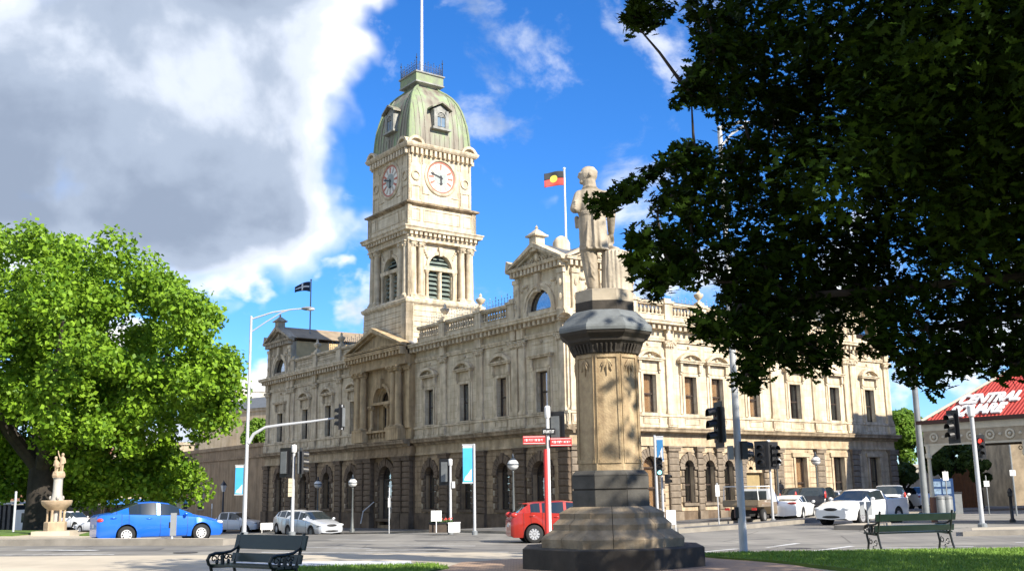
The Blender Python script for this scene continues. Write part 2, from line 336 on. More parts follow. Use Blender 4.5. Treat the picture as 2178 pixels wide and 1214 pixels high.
# ---------- upper walls and ground-floor cores
wall(fL, 0, LEN_L, 5.5, 11.55, L_UP+[(19.35, 2.2, 6.33, 9.2, 1)], -T, 0).build('first_floor_wall', STONE, hall)
wall(fR, 0.001, LEN_R, 5.5, 11.55, R_UP, -T, -0.001).build('first_floor_wall', STONE, hall)
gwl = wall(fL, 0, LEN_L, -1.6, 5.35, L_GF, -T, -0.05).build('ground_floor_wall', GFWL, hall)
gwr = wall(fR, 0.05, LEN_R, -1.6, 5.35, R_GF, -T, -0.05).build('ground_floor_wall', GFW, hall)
builds(MB().box(0.5, LEN_R-.4, 33.0, LEN_L-.3, -1.5, 11.5).box(LEN_R-.45, LEN_R, .5, LEN_L, -1.5, 11.5).box(0.4, LEN_R, LEN_L-.35, LEN_L, -1.5, 11.5), 'rear_wall', DIRTY, hall)
# ---------- stone courses of the ground floor
CH = 0.36
def courses(fn, a0, a1, ops, skip, m, parent):
    z = 0.92
    while z < 4.3:
        z1 = min(z+CH-0.03, 4.32); zm = (z+z1)/2; blk = list(skip)
        for ac, w, zb, zt, ar in ops:
            jw = .42
            if zm < zb-0.1: continue
            if ar:
                zs = zt-w/2; ro = w/2+.42
                if zm < zs: blk.append((ac-w/2-jw, ac+w/2+jw))
                elif zm < zs+ro: h = math.sqrt(max(0, ro*ro-(zm-zs)**2)); blk.append((ac-h-.04, ac+h+.04))
            elif zm < zt+.3: blk.append((ac-w/2-.22, ac+w/2+.22))
        cur = a0
        for l, r in sorted(blk)+[(a1, a1)]:
            if l-cur > 0.12: MB(fn).box(cur+.012, l-.012, -.07, 0, z, z1).build('stone_course', m, parent)
            cur = max(cur, r)
        z += CH
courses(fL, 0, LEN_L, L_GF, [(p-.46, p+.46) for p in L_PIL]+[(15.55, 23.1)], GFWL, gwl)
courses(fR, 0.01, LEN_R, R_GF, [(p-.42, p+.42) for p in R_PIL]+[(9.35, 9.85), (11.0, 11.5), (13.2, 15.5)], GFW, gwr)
# ---------- piers of rough blocks (shared block meshes)
def block_mesh(name, w, d, h):
    bm = bmesh.new(); b = 0.045
    vs = [(-w/2, 0, 0), (w/2, 0, 0), (w/2, 0, h), (-w/2, 0, h), (-w/2, d-b, 0), (w/2, d-b, 0), (w/2, d-b, h), (-w/2, d-b, h),
          (-w/2+b, d, b), (w/2-b, d, b), (w/2-b, d, h-b), (-w/2+b, d, h-b)]
    V = [bm.verts.new(v) for v in vs]
    for f in [(0,1,5,4),(1,2,6,5),(2,3,7,6),(3,0,4,7),(4,5,9,8),(5,6,10,9),(6,7,11,10),(7,4,8,11),(8,9,10,11)]: bm.faces.new([V[i] for i in f])
    bmesh.ops.recalc_face_normals(bm, faces=bm.faces[:]); me = bpy.data.meshes.new(name); bm.to_mesh(me); bm.free(); return me
BLK = {}
def place_block(side, a, d, z, w, dep, h, m, parent):
    k = (round(w, 2), round(dep, 2), round(h, 2))
    if k not in BLK: BLK[k] = block_mesh('stone_block', *k)
    o = link('stone_block', BLK[k], m, parent)
    if side == 'L': o.location = (-d, a, z); o.rotation_euler = (0, 0, R_(90))
    else: o.location = (a, -d, z); o.rotation_euler = (0, 0, R_(180))
    return o
def pier(side, a, w, m, z0=.92, z1=4.2, dep=.2, d0=-.05):
    fn = fL if side == 'L' else fR
    p = MB(fn).box(a-w/2+.04, a+w/2-.04, -.06, dep+d0-.05, -1.6, z1+.02).build('pier', m, hall)
    MB(fn).box(a-w/2-.06, a+w/2+.06, -.05, dep+d0+.08, -1.6, z0-.03).build('pier_base', m, p)
    MB(fn).box(a-w/2-.05, a+w/2+.05, -.05, dep+d0+.06, z1+.02, z1+.2).box(a-w/2-.1, a+w/2+.1, -.05, dep+d0+.1, z1+.2, z1+.3).build('pier_cap', m, p)
    n = int((z1-z0)/CH)
    h = (z1-z0)/n
    for k in range(n):
        place_block(side, a, d0, z0+k*h, w-(0.02 if k % 2 else 0.0), dep+rng.uniform(-.01, .025), round(h-.03, 2), m, p)
    return p
for a in L_PIL: pier('L', a, .92, RUST)
for a in (16.2, 17.35, 21.35, 22.5): pier('L', a, .95, RUST, dep=.38)
for a in R_PIL[1:]: pier('R', a, .84, RUST2)
pier('R', .42, .8, RUST2)
for a in (9.6, 11.25): pier('R', a, .5, RUST2)
# entrance porch jamb wall
builds(MB(fL).box(15.55, 18.2, -.04, .02, -1.2, 4.2).box(20.5, 23.1, -.04, .02, -1.2, 4.2), 'porch_wall', RUST, hall)
# ---------- arch rings and jamb blocks
def ring(fn, side, ac, w, zb, zt, m, n=11, t=.42, jambs=True, proud=.07):
    zs = zt-w/2; ri, ro = w/2-.01, w/2+t
    par = MB(fn)
    o = arc(ac, zs, ro-.03, 0, math.pi, 16); i_ = arc(ac, zs, ri+.015, 0, math.pi, 16)
    for k in range(16): par.prism([o[k], o[k+1], i_[k+1], i_[k]], -.42, .0)
    po = par.build('window_arch', m, hall)
    for k in range(n):
        t0 = math.pi*k/n+.018; t1 = math.pi*(k+1)/n-.018; tt = t+(.1 if k == n//2 else 0)
        a1 = arc(ac, zs, ri, t0, t1, 3); a2 = arc(ac, zs, w/2+tt, t1, t0, 3)
        MB(fn).prism(a1+a2, -.38, proud+(.05 if k == n//2 else 0)).build('voussoir', m, po)
    if jambs:
        z = zb
        k = 0
        while z < zs-.1:
            h = min(CH, zs-z); jw = t if k % 2 else t*.55
            for s in (-1, 1): place_block(side, ac+s*(w/2+jw/2), -.05, z+.012, jw, .11, round(h-.03, 2), m, po)
            if jw < t*.9:
                for s in (-1, 1): place_block(side, ac+s*(w/2+jw+(t-jw)/2+.01), -.05, z+.012, t-jw, .09, round(h-.03, 2), GFWP if side == 'L' else GFW, po)
            z += CH; k += 1
    # impost band and sill
    builds(MB(fn).box(ac-w/2-t, ac-w/2, -.05, proud+.05, zs-.14, zs-.0).box(ac+w/2, ac+w/2+t, -.05, proud+.05, zs-.14, zs), 'impost', m, po)
    MB(fn).box(ac-w/2-.2, ac+w/2+.2, -.3, .12, zb-.16, zb).build('sill', m, po)
GFWP = mat('pale_quoin_stone', (0.40, 0.33, 0.235), 0.9, 0.15, 1.5, 0.3)
for (ac, w, zb, zt, ar) in L_GF:
    ring(fL, 'L', ac, w, max(zb, .5), zt, RUST, 11 if w < 1.3 else 13, .44)
    window(fL, ac, w, max(zb, .3), zt, -.36, True, 'room', rail=w < 1.6)
for (ac, w, zb, zt, ar) in R_GF:
    if ar:
        ring(fR, 'R', ac, w, max(zb, .5), zt, RUST2, 9 if w < 1 else 13, .36 if w < 1 else .42)
        if w < 1.5: window(fR, ac, w, max(zb, .3), zt, -.34, True, 'blind' if w > 1 else 'room')
    else:
        window(fR, ac, w, zb, zt, -.3, False, 'blind' if ac < 20 else 'room')
        s = MB(fR).box(ac-w/2-.2, ac-w/2-.02, -.05, .05, zb, zt).box(ac+w/2+.02, ac+w/2+.2, -.05, .05, zb, zt).box(ac-w/2-.34, ac+w/2+.34, -.05, .1, zt+.03, zt+.28)
        s.box(ac-w/2-.3, ac+w/2+.3, -.25, .12, zb-.16, zb).build('window_surround', GFW, hall)
# fan-lit side door
d = MB(fR).box(13.6, 15.1, -.42, -.32, -.2, 3.02).build('side_door', mat('ochre_door', (.33, .25, .12), .6, .1, 3), hall)
MB(fR).box(13.55, 15.15, -.33, -.1, 3.02, 3.2).build('transom', GFW, d)
for k in range(6):
    t0 = math.pi*k/6+.05; t1 = math.pi*(k+1)/6-.05
    MB(fR).prism(arc(14.35, 3.2, .2, t0, t1, 2)+arc(14.35, 3.2, .78, t1, t0, 4), -.4, -.3).build('fan_panel', GFW, d)
# main entrance door and handrail
d = MB(fL).box(18.5, 20.2, -.48, -.42, -.2, 3.0).build('entrance_door', mat('near_black_timber', (.02, .016, .013), .6, .1, 3), hall)
MB(fL).box(19.3, 19.36, -.42, -.39, -.1, 2.9).build('door_edge', FRAMEB, d)
MB(fL).tube([(21.05, .9, .2), (21.0, .75, 1.0), (20.7, .1, 1.6)], .035).build('handrail', WHITEP, hall)
# ---------- plinth, frieze, cornices
builds(MB(fL).box(0, 15.5, -.05, .05, -1.6, .9).box(23.15, LEN_L, -.05, .05, -1.6, .9), 'plinth', RUST, hall)
builds(MB(fR).box(.05, 13.4, -.05, .05, -1.6, .9).box(15.3, LEN_R, -.05, .05, -1.6, .9), 'plinth', RUST, hall)
def cornice(prof, path_fn, a0, a1, name, m, parent=None):   # prof [(d,z)] outline swept along a
    b = MB(path_fn); n = len(prof)
    b.add([(a0, d_, z) for d_, z in prof]+[(a1, d_, z) for d_, z in prof], [tuple(range(n)), tuple(range(2*n-1, n-1, -1))]+[(i, (i+1) % n, (i+1) % n+n, i+n) for i in range(n)])
    return b.build(name, m, parent or hall)
def cprof(z0, z1, p, d0=0.0):
    h = z1-z0
    return [(d0-.02, z0), (d0+p*.25, z0), (d0+p*.3, z0+h*.25), (d0+p*.55, z0+h*.4), (d0+p*.9, z0+h*.45), (d0+p*.92, z0+h*.75), (d0+p, z0+h*.85), (d0+p, z0+h), (d0-.02, z0+h+.05)]
def both(fnname, prof, m, p):
    cornice(prof, fL, -p, 15.45, fnname, m); cornice(prof, fL, 23.2, LEN_L+p*.6, fnname, m)
    cornice([(d_-.004, z+.003) for d_, z in prof], fR, -p+.01, LEN_R+p*.6, fnname, m)
both('frieze_band', [(0, 4.5), (.06, 4.5), (.06, 4.62), (.02, 4.64), (.02, 5.12), (0, 5.12)], GFW, .05)
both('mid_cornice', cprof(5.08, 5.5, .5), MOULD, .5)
both('pedestal_band', [(-.02, 5.53), (.16, 5.53), (.16, 5.68), (.1, 5.70), (.1, 6.12), (.17, 6.14), (.17, 6.26), (0, 6.3)], STONE2, .16)
both('architrave_band', [(-.02, 10.42), (.1, 10.42), (.1, 10.52), (.13, 10.54), (.13, 10.66), (0, 10.7)], STONE2, .12)
both('main_cornice', cprof(11.15, 11.56, .6, .1), STONE2, .7)
def modillions(fn, a0, a1, z0, z1, p, sp, w, m, name='cornice_brackets', d0=.0):
    b = MB(fn); n = max(1, int((a1-a0)/sp))
    for k in range(n+1):
        a = a0+(a1-a0)*k/n; b.box(a-w/2, a+w/2, d0-.02, p, z0, z1)
    return b.build(name, m, hall, kind='stuff')
modillions(fL, 0.1, 15.4, 11.05, 11.33, .5, .42, .2, STONE2); modillions(fL, 23.3, LEN_L, 11.05, 11.33, .5, .42, .2, STONE2); modillions(fR, 0.1, LEN_R, 11.05, 11.33, .5, .42, .2, STONE2)
# ---------- pilasters with capitals
def capital_mesh(w, h, p):
    b = MB(); b.box(-w*.5, w*.5, 0, p, 0, h*.12)
    b.add([(-w*.45, 0, h*.12), (w*.45, 0, h*.12), (w*.45, p*.9, h*.12), (-w*.45, p*.9, h*.12), (-w*.62, 0, h*.85), (w*.62, 0, h*.85), (w*.62, p*1.5, h*.85), (-w*.62, p*1.5, h*.85)],
          [(0,3,2,1),(4,5,6,7),(0,1,5,4),(1,2,6,5),(2,3,7,6),(3,0,4,7)])
    b.box(-w*.68, w*.68, 0, p*1.7, h*.85, h)
    for k in range(4): b.ball((-w*.42+w*.28*k, p*1.15, h*.38), w*.14, 6, 4, sz=1.3)
    for s in (-1, 1): b.ball((s*w*.58, p*1.5, h*.7), w*.17, 7, 5)
    for k in range(3): b.ball((-w*.28+w*.28*k, p*1.4, h*.66), w*.11, 6, 4)
    b.smooth = True; return b.mesh('capital')
CAP = capital_mesh(.66, .42, .14); CAPB = capital_mesh(.56, .42, .34)
def put(me, name, side, a, d, z, m, parent, sc=1.0):
    o = link(name, me, m, parent); o.location = (-d, a, z) if side == 'L' else (a, -d, z); o.rotation_euler = (0, 0, R_(90) if side == 'L' else R_(180)); o.scale = (sc, sc, sc); return o
def pilaster(side, a, w=.6, p=.12, m=STONE2, z0=6.3, z1=10.02):
    fn = fL if side == 'L' else fR
    o = MB(fn).box(a-w/2, a+w/2, -.02, p, z0+.25, z1).build('pilaster', m, hall)
    MB(fn).box(a-w/2-.07, a+w/2+.07, -.02, p+.06, z0-.02, z0+.14).box(a-w/2-.03, a+w/2+.03, -.02, p+.03, z0+.14, z0+.25).build('pilaster_base', m, o)
    MB(fn).box(a-w/2-.08, a+w/2+.08, -.02, p+.12, 5.56, 6.1).box(a-w/2-.02, a+w/2+.02, -.02, p+.15, 5.66, 6.0).build('pilaster_pedestal', m, o)
    MB(fn).box(a-w/2, a+w/2, .05, p+.12, 10.5, 11.1).build('frieze_block', m, o)
    put(CAP, 'capital', side, a, -.0, z1, m, o)
    return o
for a in L_PIL:
    if a < 1 or a > 38: pilaster('L', a, .55)
    elif a in (4.25, 34.45):
        pilaster('L', a-.36, .55); pilaster('L', a+.36, .55)
    else: pilaster('L', a)
for a in R_PIL:
    if a in (4.25, 24.2): pilaster('R', a-.36, .55); pilaster('R', a+.36, .55)
    else: pilaster('R', a, .55 if a < 1 or a > 28 else .6)
# ---------- pedestal panels under windows
for fn, ops in ((fL, L_UP), (fR, R_UP)):
    for ac, w, zb, zt, ar in ops:
        b = MB(fn)
        for x0, x1, z0, z1 in ((ac-.62, ac+.62, 5.72, 5.77), (ac-.62, ac+.62, 6.05, 6.1), (ac-.62, ac-.57, 5.77, 6.05), (ac+.57, ac+.62, 5.77, 6.05)): b.box(x0, x1, .09, .135, z0, z1)
        b.build('apron_panel', STONE2, hall)
# ---------- first-floor windows with hoods
def upper_window(fn, side, ac, w, zb, zt, seg, blind):
    window(fn, ac, w, zb, zt, -.26, False, 'blind' if blind else 'room')
    s = MB(fn)
    for q in (-1, 1):
        x0, x1 = sorted((ac+q*(w/2+.0), ac+q*(w/2+.17))); s.box(x0, x1, -.02, .08, zb, zt+.17)
        x0, x1 = sorted((ac+q*(w/2+.2), ac+q*(w/2+.36))); s.box(x0, x1, -.02, .05, zb, zt+.75)
    s.box(ac-w/2, ac+w/2, -.02, .08, zt, zt+.17); s.box(ac-w/2-.2, ac+w/2+.2, -.02, .04, zt+.2, zt+.72)
    so = s.build('window_surround', STONE2, hall)
    MB(fn).box(ac-w/2-.32, ac+w/2+.32, -.22, .17, zb-.12, zb).build('sill', STONE2, so)
    for q in (-1, 1):
        b = MB(fn); x = ac+q*(w/2+.28)
        b.prism([(x-.09, zt+.25), (x+.09, zt+.25), (x+.09, zt+.75), (x-.09, zt+.75)], .0, .2); b.box(x-.07, x+.07, 0, .13, zt+.1, zt+.25); b.build('console', STONE2, so)
    z = zt+.75
    MB(fn).box(ac-w/2-.5, ac+w/2+.5, -.02, .28, z, z+.1).box(ac-w/2-.55, ac+w/2+.55, -.02, .34, z+.1, z+.17).build('hood_shelf', STONE2, so)
    if seg:
        W2 = w/2+.55; Rr = 1.35; zc = z+.17-math.sqrt(max(0, Rr*Rr-W2*W2)); t = math.asin(W2/Rr)
        o_ = arc(ac, zc, Rr, math.pi/2-t, math.pi/2+t, 10); i_ = arc(ac, zc, Rr-.17, math.pi/2+t, math.pi/2-t, 10)
        b = MB(fn)
        for k in range(10): b.prism([o_[k], o_[k+1], i_[9-k], i_[10-k]], -.02, .33)
        b.build('segmental_hood', STONE2, so)
        MB(fn).prism(arc(ac, zc, Rr-.16, math.pi/2-t*.93, math.pi/2+t*.93, 8), -.02, .09).ball((ac, .12, z+.3), .1, 8, 5).build('hood_tympanum', STONE2, so)
for i, (ac, w, zb, zt, ar) in enumerate(L_UP): upper_window(fL, 'L', ac, w, zb, zt, 0 < i < 7, i in (0, 1))
for i, (ac, w, zb, zt, ar) in enumerate(R_UP): upper_window(fR, 'R', ac, w, zb, zt, i not in (0, 6), i < 5)
# panel line in the frieze above the windows
for fn, ops in ((fL, L_UP), (fR, R_UP)):
    for ac, *_ in ops:
        MB(fn).box(ac-.85, ac+.85, -.02, .03, 10.05, 10.1).ball((ac, .03, 10.2), .1, 8, 5).build('frieze_ornament', STONE2, hall)
# ---------- parapet
BAL = None
def balustrade(fn, a0, a1, solid=False, m=STONE2):
    MB(fn).box(a0, a1, -.22, .12, 11.58, 11.94).box(a0, a1, -.18, .16, 11.94, 11.99).build('parapet_base', m, hall)
    rail = MB(fn).box(a0, a1, -.2, .14, 12.5, 12.58).box(a0, a1, -.24, .2, 12.58, 12.7).build('parapet_rail', m, hall)
    if solid:
        p = MB(fn).box(a0, a1, -.14, .0, 11.97, 12.52).build('parapet_panel', m, hall)
        MB(fn).box(a0+.25, a1-.25, -.0, .05, 12.1, 12.18).box(a0+.25, a1-.25, 0, .05, 12.34, 12.42).build('panel_moulding', m, p); return
    b = MB(fn); n = int((a1-a0)/.27)
    for k in range(n):
        a = a0+(k+.5)*(a1-a0)/n
        q = MB(); q.lathe([(.075, 11.98), (.075, 12.04), (.05, 12.07), (.09, 12.17), (.085, 12.24), (.045, 12.38), (.05, 12.44), (.075, 12.46), (.075, 12.51)], (a, -.04), 7); b.add(q.v, q.f)
    b.build('balusters', m, hall, smooth=True, kind='stuff')
def post(fn, a, urn, m=STONE2, w=.62):
    o = MB(fn).box(a-w/2, a+w/2, -.3, .22, 11.58, 12.62).box(a-w/2-.08, a+w/2+.08, -.36, .3, 12.62, 12.78).box(a-w/2+.05, a+w/2-.05, -.22, .14, 12.78, 12.95).build('parapet_post', m, hall)
    if urn: MB(fn).lathe([(.2, 12.95), (.2, 13.0), (.08, 13.06), (.08, 13.14), (.2, 13.24), (.29, 13.38), (.3, 13.47), (.2, 13.52), (.12, 13.56), (.07, 13.64), (.1, 13.7), (.06, 13.78), (.01, 13.84)], (a, -.04), 12).build('urn', m, o, smooth=True)
segs = [4.75, 8.08, 12.05, 15.4]
for a, b in zip(segs[:-1], segs[1:]): balustrade(fL, a+.31, b-.31)
for a in segs[:-1]: post(fL, a, a > 5)
segs = [23.2, 26.1, 30.08, 34.0]
for a, b in zip(segs[:-1], segs[1:]): balustrade(fL, a+.31, b-.31, True)
for a in segs[1:]: post(fL, a, a < 32)
segs = [4.75, 7.5, 10.3, 13.05, 16.5, 20.55, 23.7]
for a, b in zip(segs[:-1], segs[1:]): balustrade(fR, a+.31, b-.31)
for a in segs: post(fR, a, a in (10.3, 16.5))
# ---------- roofs
MB().box(.6, LEN_R-.2, .6, LEN_L-.3, 11.5, 11.62).build('roof_deck', SLATE, hall)
def gable_roof(x0, x1, y0, y1, z0, z1, axis, hip=0.0):
    if axis == 'x': ym = (y0+y1)/2; v = [(x0,y0,z0),(x1,y0,z0),(x1,y1,z0),(x0,y1,z0),(x0+hip,ym,z1),(x1-hip,ym,z1)]; f = [(0,1,5,4),(2,3,4,5),(0,4,3),(1,2,5),(0,3,2,1)]
    else: xm = (x0+x1)/2; v = [(x0,y0,z0),(x1,y0,z0),(x1,y1,z0),(x0,y1,z0),(xm,y0+hip,z1),(xm,y1-hip,z1)]; f = [(0,4,5,3),(1,2,5,4),(0,1,4),(2,3,5),(0,3,2,1)]
    b = MB(); b.add(v, f); return b
gable_roof(7, LEN_R-2, 2.2, 12, 11.62, 14.6, 'x', 3).build('slate_roof', SLATE, hall)
gable_roof(1.5, 8, 5.5, 15.6, 11.62, 13.2, 'y', 2.5).build('slate_roof', SLATE, hall)
gable_roof(1.5, 8, 23.5, 33.5, 11.62, 12.3, 'y', 2.5).build('slate_roof', SLATE, hall)
def cresting(pts, h, sp, m, name='iron_cresting', parent=None):
    b = MB()
    for (p, q) in zip(pts[:-1], pts[1:]):
        p = Vector(p); q = Vector(q); L_ = (q-p).length; n = max(2, int(L_/sp)); u = (q-p)/L_
        for z in (.12, h*.55): b.tube([p+Vector((0, 0, z)), q+Vector((0, 0, z))], .018, 4)
        for k in range(n+1):
            c = p+(q-p)*k/n; hh = h*(1.0 if k % 2 == 0 else .82)
            b.tube([c, c+Vector((0, 0, hh))], [.02, .012], 4)
            b.ball(c+Vector((0, 0, hh)), .04, 5, 4); b.tube([c+u*-.09+Vector((0, 0, hh*.8)), c+u*.09+Vector((0, 0, hh*.8))], .014, 4)
            if k < n:
                w_ = (q-p)/n
                b.tube([c+w_*(.5+.32*math.cos(t))+Vector((0, 0, h*.34+.32*w_.length*math.sin(t))) for t in np.linspace(0, 2*math.pi, 8)], .012, 4, cap=False)
    return b.build(name, m, parent or hall, kind='stuff')
builds(MB().box(.95, 1.15, 5.0, 15.8, 12.4, 12.62).box(.95, 1.15, 23.4, 33.6, 12.4, 12.62).box(5, 23.5, .95, 1.15, 12.3, 12.5), 'roof_curb', MOULD, hall)
cresting([(1.05, 4.9, 12.6), (1.05, 15.8, 12.6)], 1.05, .3, IRONL); cresting([(1.05, 23.4, 12.6), (1.05, 30.2, 12.6)], 1.05, .3, IRONL)
cresting([(8.4, 1.05, 12.5), (23.3, 1.05, 12.5)], .9, .3, IRONL)
# ---------- pavilions with pediments
def pediment(fn, ac, hw, z0, zap, d, m, rake=.28, ornament=True, proj=.5, brackets=True, tymp=None):
    o = MB(fn).prism([(ac-hw, z0+.12), (ac+hw, z0+.12), (ac, zap-rake*.9)], d-.3, d+.04).build('pediment', tymp or m, hall)
    s = (zap-z0-.12)/(hw+proj*.6); e = hw+proj*.6
    for q in (-1, 1):
        MB(fn).prism([(ac+q*e, z0+.12), (ac, zap), (ac, zap-rake), (ac+q*(e-.15), z0+.1)], d-.35, d+proj).prism([(ac+q*e*.97, z0+.0), (ac, zap-rake), (ac, zap-rake-.13), (ac+q*(e-.5), z0+.05)], d-.3, d+proj*.55).build('raking_cornice', m, o)
    cornice(cprof(z0-.14, z0+.12, proj, d), fn, ac-hw-proj*.6, ac+hw+proj*.6, 'pediment_base', m, o)
    if brackets:
        b = MB(fn); n = int(2*hw/.34)
        for k in range(n+1):
            a = ac-hw+.08+(2*hw-.16)*k/n; b.box(a-.09, a+.09, d-.02, d+proj*.75, z0-.34, z0-.02)
        b.build('brackets', m, o, kind='stuff')
    if ornament:
        b = MB(fn); h = zap-z0-.5
        for q in (-1, 1):
            for k, (dx, dz, r) in enumerate(((.22, .28, .15), (.5, .24, .13), (.8, .18, .11), (1.1, .13, .09), (1.4, .09, .06))):
                if dx < hw*.75:
                    pts = [(ac+q*(dx+r*math.cos(t)*(1-.09*i)), d+.09, z0+.2+dz*h+r*1.2*math.sin(t)*(1-.09*i)) for i, t in enumerate(np.linspace(0, 5.5, 9))]; b.tube(pts, .05, 5)
        b.ball((ac, d+.1, z0+.2+h*.4), .17, 8, 6, sz=1.5).build('tympanum_scrolls', m, o, smooth=True)
    return o
def finial(p, m, w=.8, h=1.0):
    x, y, z = p
    b = MB(); b.box(x-w*.36, x+w*.36, y-w*.36, y+w*.36, z-.5, z+h*.35); b.box(x-w*.55, x+w*.55, y-w*.55, y+w*.55, z+h*.35, z+h*.45)
    b.add([(x-w*.5, y-w*.5, z+h*.45), (x+w*.5, y-w*.5, z+h*.45), (x+w*.5, y+w*.5, z+h*.45), (x-w*.5, y+w*.5, z+h*.45), (x-.09, y-.09, z+h*.8), (x+.09, y-.09, z+h*.8), (x+.09, y+.09, z+h*.8), (x-.09, y+.09, z+h*.8)], [(4,5,6,7),(0,1,5,4),(1,2,6,5),(2,3,7,6),(3,0,4,7)])
    b.lathe([(.09, z+h*.8), (.06, z+h*.86), (.1, z+h*.93), (.05, z+h*1.0), (.01, z+h*1.08)], (x, y), 8)
    return b.build('finial', m, hall)
def attic_face(fn, side, a0, a1, d, m, zt=14.3, door_r=1.08):
    ac = (a0+a1)/2
    wall(fn, a0, a1, 11.58, zt, [(ac, 2*door_r, 11.95, 13.1, 1)], d-.35, d).build('attic_wall', m, hall)
    f = MB(fn); o_ = arc(ac, 12.02, door_r, 0, math.pi, 14); i_ = arc(ac, 12.02, door_r-.09, 0, math.pi, 14)
    for k in range(14): f.prism([o_[k], o_[k+1], i_[k+1], i_[k]], d-.3, d-.22)
    f.box(ac-door_r, ac+door_r, d-.3, d-.2, 11.93, 12.03); fo = f.build('lunette_window', FRAMEB, hall)
    MB(fn).prism(arc(ac, 12.02, door_r-.08, 0, math.pi, 14), d-.27, d-.26).build('pane', PANE, fo)
    MB(fn).box(ac-door_r, ac+door_r, d-.8, d-.7, 11.9, 13.2).build('dark_interior', ROOM, fo)
    r = MB(fn); 
    for (ra, rb, pp) in ((door_r, door_r+.16, .07), (door_r+.18, door_r+.36, .11)):
        o_ = arc(ac, 12.02, rb, 0, math.pi, 16); i_ = arc(ac, 12.02, ra, 0, math.pi, 16)
        for k in range(16): r.prism([o_[k], o_[k+1], i_[k+1], i_[k]], d-.02, d+pp)
    r.box(ac-door_r-.36, ac-door_r, d-.02, d+.09, 11.6, 12.02).box(ac+door_r, ac+door_r+.36, d-.02, d+.09, 11.6, 12.02); ro = r.build('lunette_surround', STONE2, hall)
    MB(fn).prism([(ac-.13, 12.95), (ac+.13, 12.95), (ac+.2, 14.0), (ac-.2, 14.0)], d, d+.24).ball((ac, d+.2, 13.25), .16, 8, 6).build('keystone', STONE2, ro)
    for a in (a0+.25, a1-.25):
        p = MB(fn).box(a-.25, a+.25, d-.02, d+.12, 11.58, 13.75).box(a-.3, a+.3, d-.02, d+.17, 11.58, 11.85).box(a-.3, a+.3, d-.02, d+.18, 13.7, 13.95).build('attic_pilaster', STONE2, hall)
        builds(MB(fn).ball((a, d+.12, 13.2), .12, 7, 5, sz=1.8).ball((a, d+.12, 12.4), .12, 7, 5, sz=1.8), 'pilaster_drop', STONE2, p)
    for q in (-1, 1):   # spandrel leaf carving
        b = MB(fn)
        for k in range(5): b.ball((ac+q*(1.0+.14*k), d+.02, 13.45-.1*abs(k-2)+.12*(k % 2)), .1, 6, 4)
        b.build('spandrel_carving', STONE2, hall)
    return ac
def pavilion(y0, y1, depth, m):
    ac = attic_face(fL, 'L', y0, y1, 0.0, m)
    builds(MB().box(.36, depth, y0+.02, y0+.34, 11.6, 14.3).box(.36, depth, y1-.34, y1-.02, 11.6, 14.3), 'attic_side_wall', mat('ochre_render', (.55, .39, .19), .9, .12, 1.5, .1) if y0 > 20 else m, hall)
    pediment(fL, ac, (y1-y0)/2, 14.4, 15.75, 0.0, STONE2 if y0 < 20 else DIRTY)
    gable_roof(.3, depth+.3, y0-.35, y1+.35, 14.52, 15.72, 'x').build('pavilion_roof', SLATE if y0 < 20 else mat('brown_sheet_roof', (.30, .23, .15), .8, .15, 1.5), hall)
    finial((-.1, ac, 15.75), STONE2 if y0 < 20 else DIRTY, .85, .95)
    MB(fL).prism([(y1+.3, 14.5), (y1+.05, 14.95), (y1+.38, 15.15), (y1+.5, 14.55)], -.1, .35).build('acroterion', STONE2 if y0 < 20 else DIRTY, hall)
pavilion(.02, 4.55, 4.2, STONE); pavilion(34.55, 39.1, 11, DIRTY)
ac = attic_face(fR, 'R', .02+.36, 4.55, 0.001, STONE); pediment(fR, 2.3, 2.2, 14.405, 15.75, 0.004, STONE2)
gable_roof(-.2+.3, 4.75, .3, 4.8, 14.53, 15.70, 'y').build('pavilion_roof', SLATE, hall)
builds(MB().box(4.2, 4.52, .36, 4.2, 11.6, 14.3), 'attic_side_wall', STONE, hall)
ac = attic_face(fR, 'R', 24.15, 28.65, 0.0, STONE); pediment(fR, ac, 2.25, 14.4, 15.75, 0.0, STONE2); finial((ac, -.1, 15.75), STONE2, .85, .95)
builds(MB().box(24.17, 24.5, .36, 9, 11.6, 14.3).box(28.3, 28.63, .36, 9, 11.6, 14.3), 'attic_side_wall', STONE, hall); gable_roof(23.8, 29, .3, 9, 14.5, 15.7, 'y').build('pavilion_roof', SLATE, hall)
b = MB(); b.lathe([(.5, 15.0), (.5, 15.95), (.42, 16.1), (.3, 16.25), (.12, 16.35)], (1.6, 2.2), 12).build('flagpole_base', STONE2, hall, smooth=True)
# ---------- entrance bay
EC = 19.35; PD = .32
MB(fL).box(15.55, 18.2, 0, PD, 5.55, 11.0).box(20.5, 23.15, 0, PD, 5.55, 11.0).box(18.2, 20.5, 0, PD, 9.35, 11.0).box(18.2, 20.5, 0, PD, 5.55, 6.2).build('entrance_wall', GOLDST, hall)
MB(fL).prism(arc(EC, 8.15, 1.12, math.pi, 0, 14)+[(EC+1.15, 9.36), (EC-1.15, 9.36)], 0, PD-.02).build('entrance_arch', GOLDST, hall)
b = MB(fL); o_ = arc(EC, 8.15, 1.3, 0, math.pi, 16); i_ = arc(EC, 8.15, 1.08, 0, math.pi, 16)
for k in range(16): b.prism([o_[k], o_[k+1], i_[k+1], i_[k]], PD-.05, PD+.1)
b.prism([(EC-.12, 9.1), (EC+.12, 9.1), (EC+.19, 9.75), (EC-.19, 9.75)], PD-.05, PD+.22).build('arch_moulding', GOLDST, hall)
MB(fL).box(EC-1.35, EC+1.35, -.3, PD+.12, 8.0, 8.18).build('window_transom', GOLDST, hall)
window(fL, EC, .95, 6.33, 8.0, -.2, False, 'room', rail=True)
lu = MB(fL)
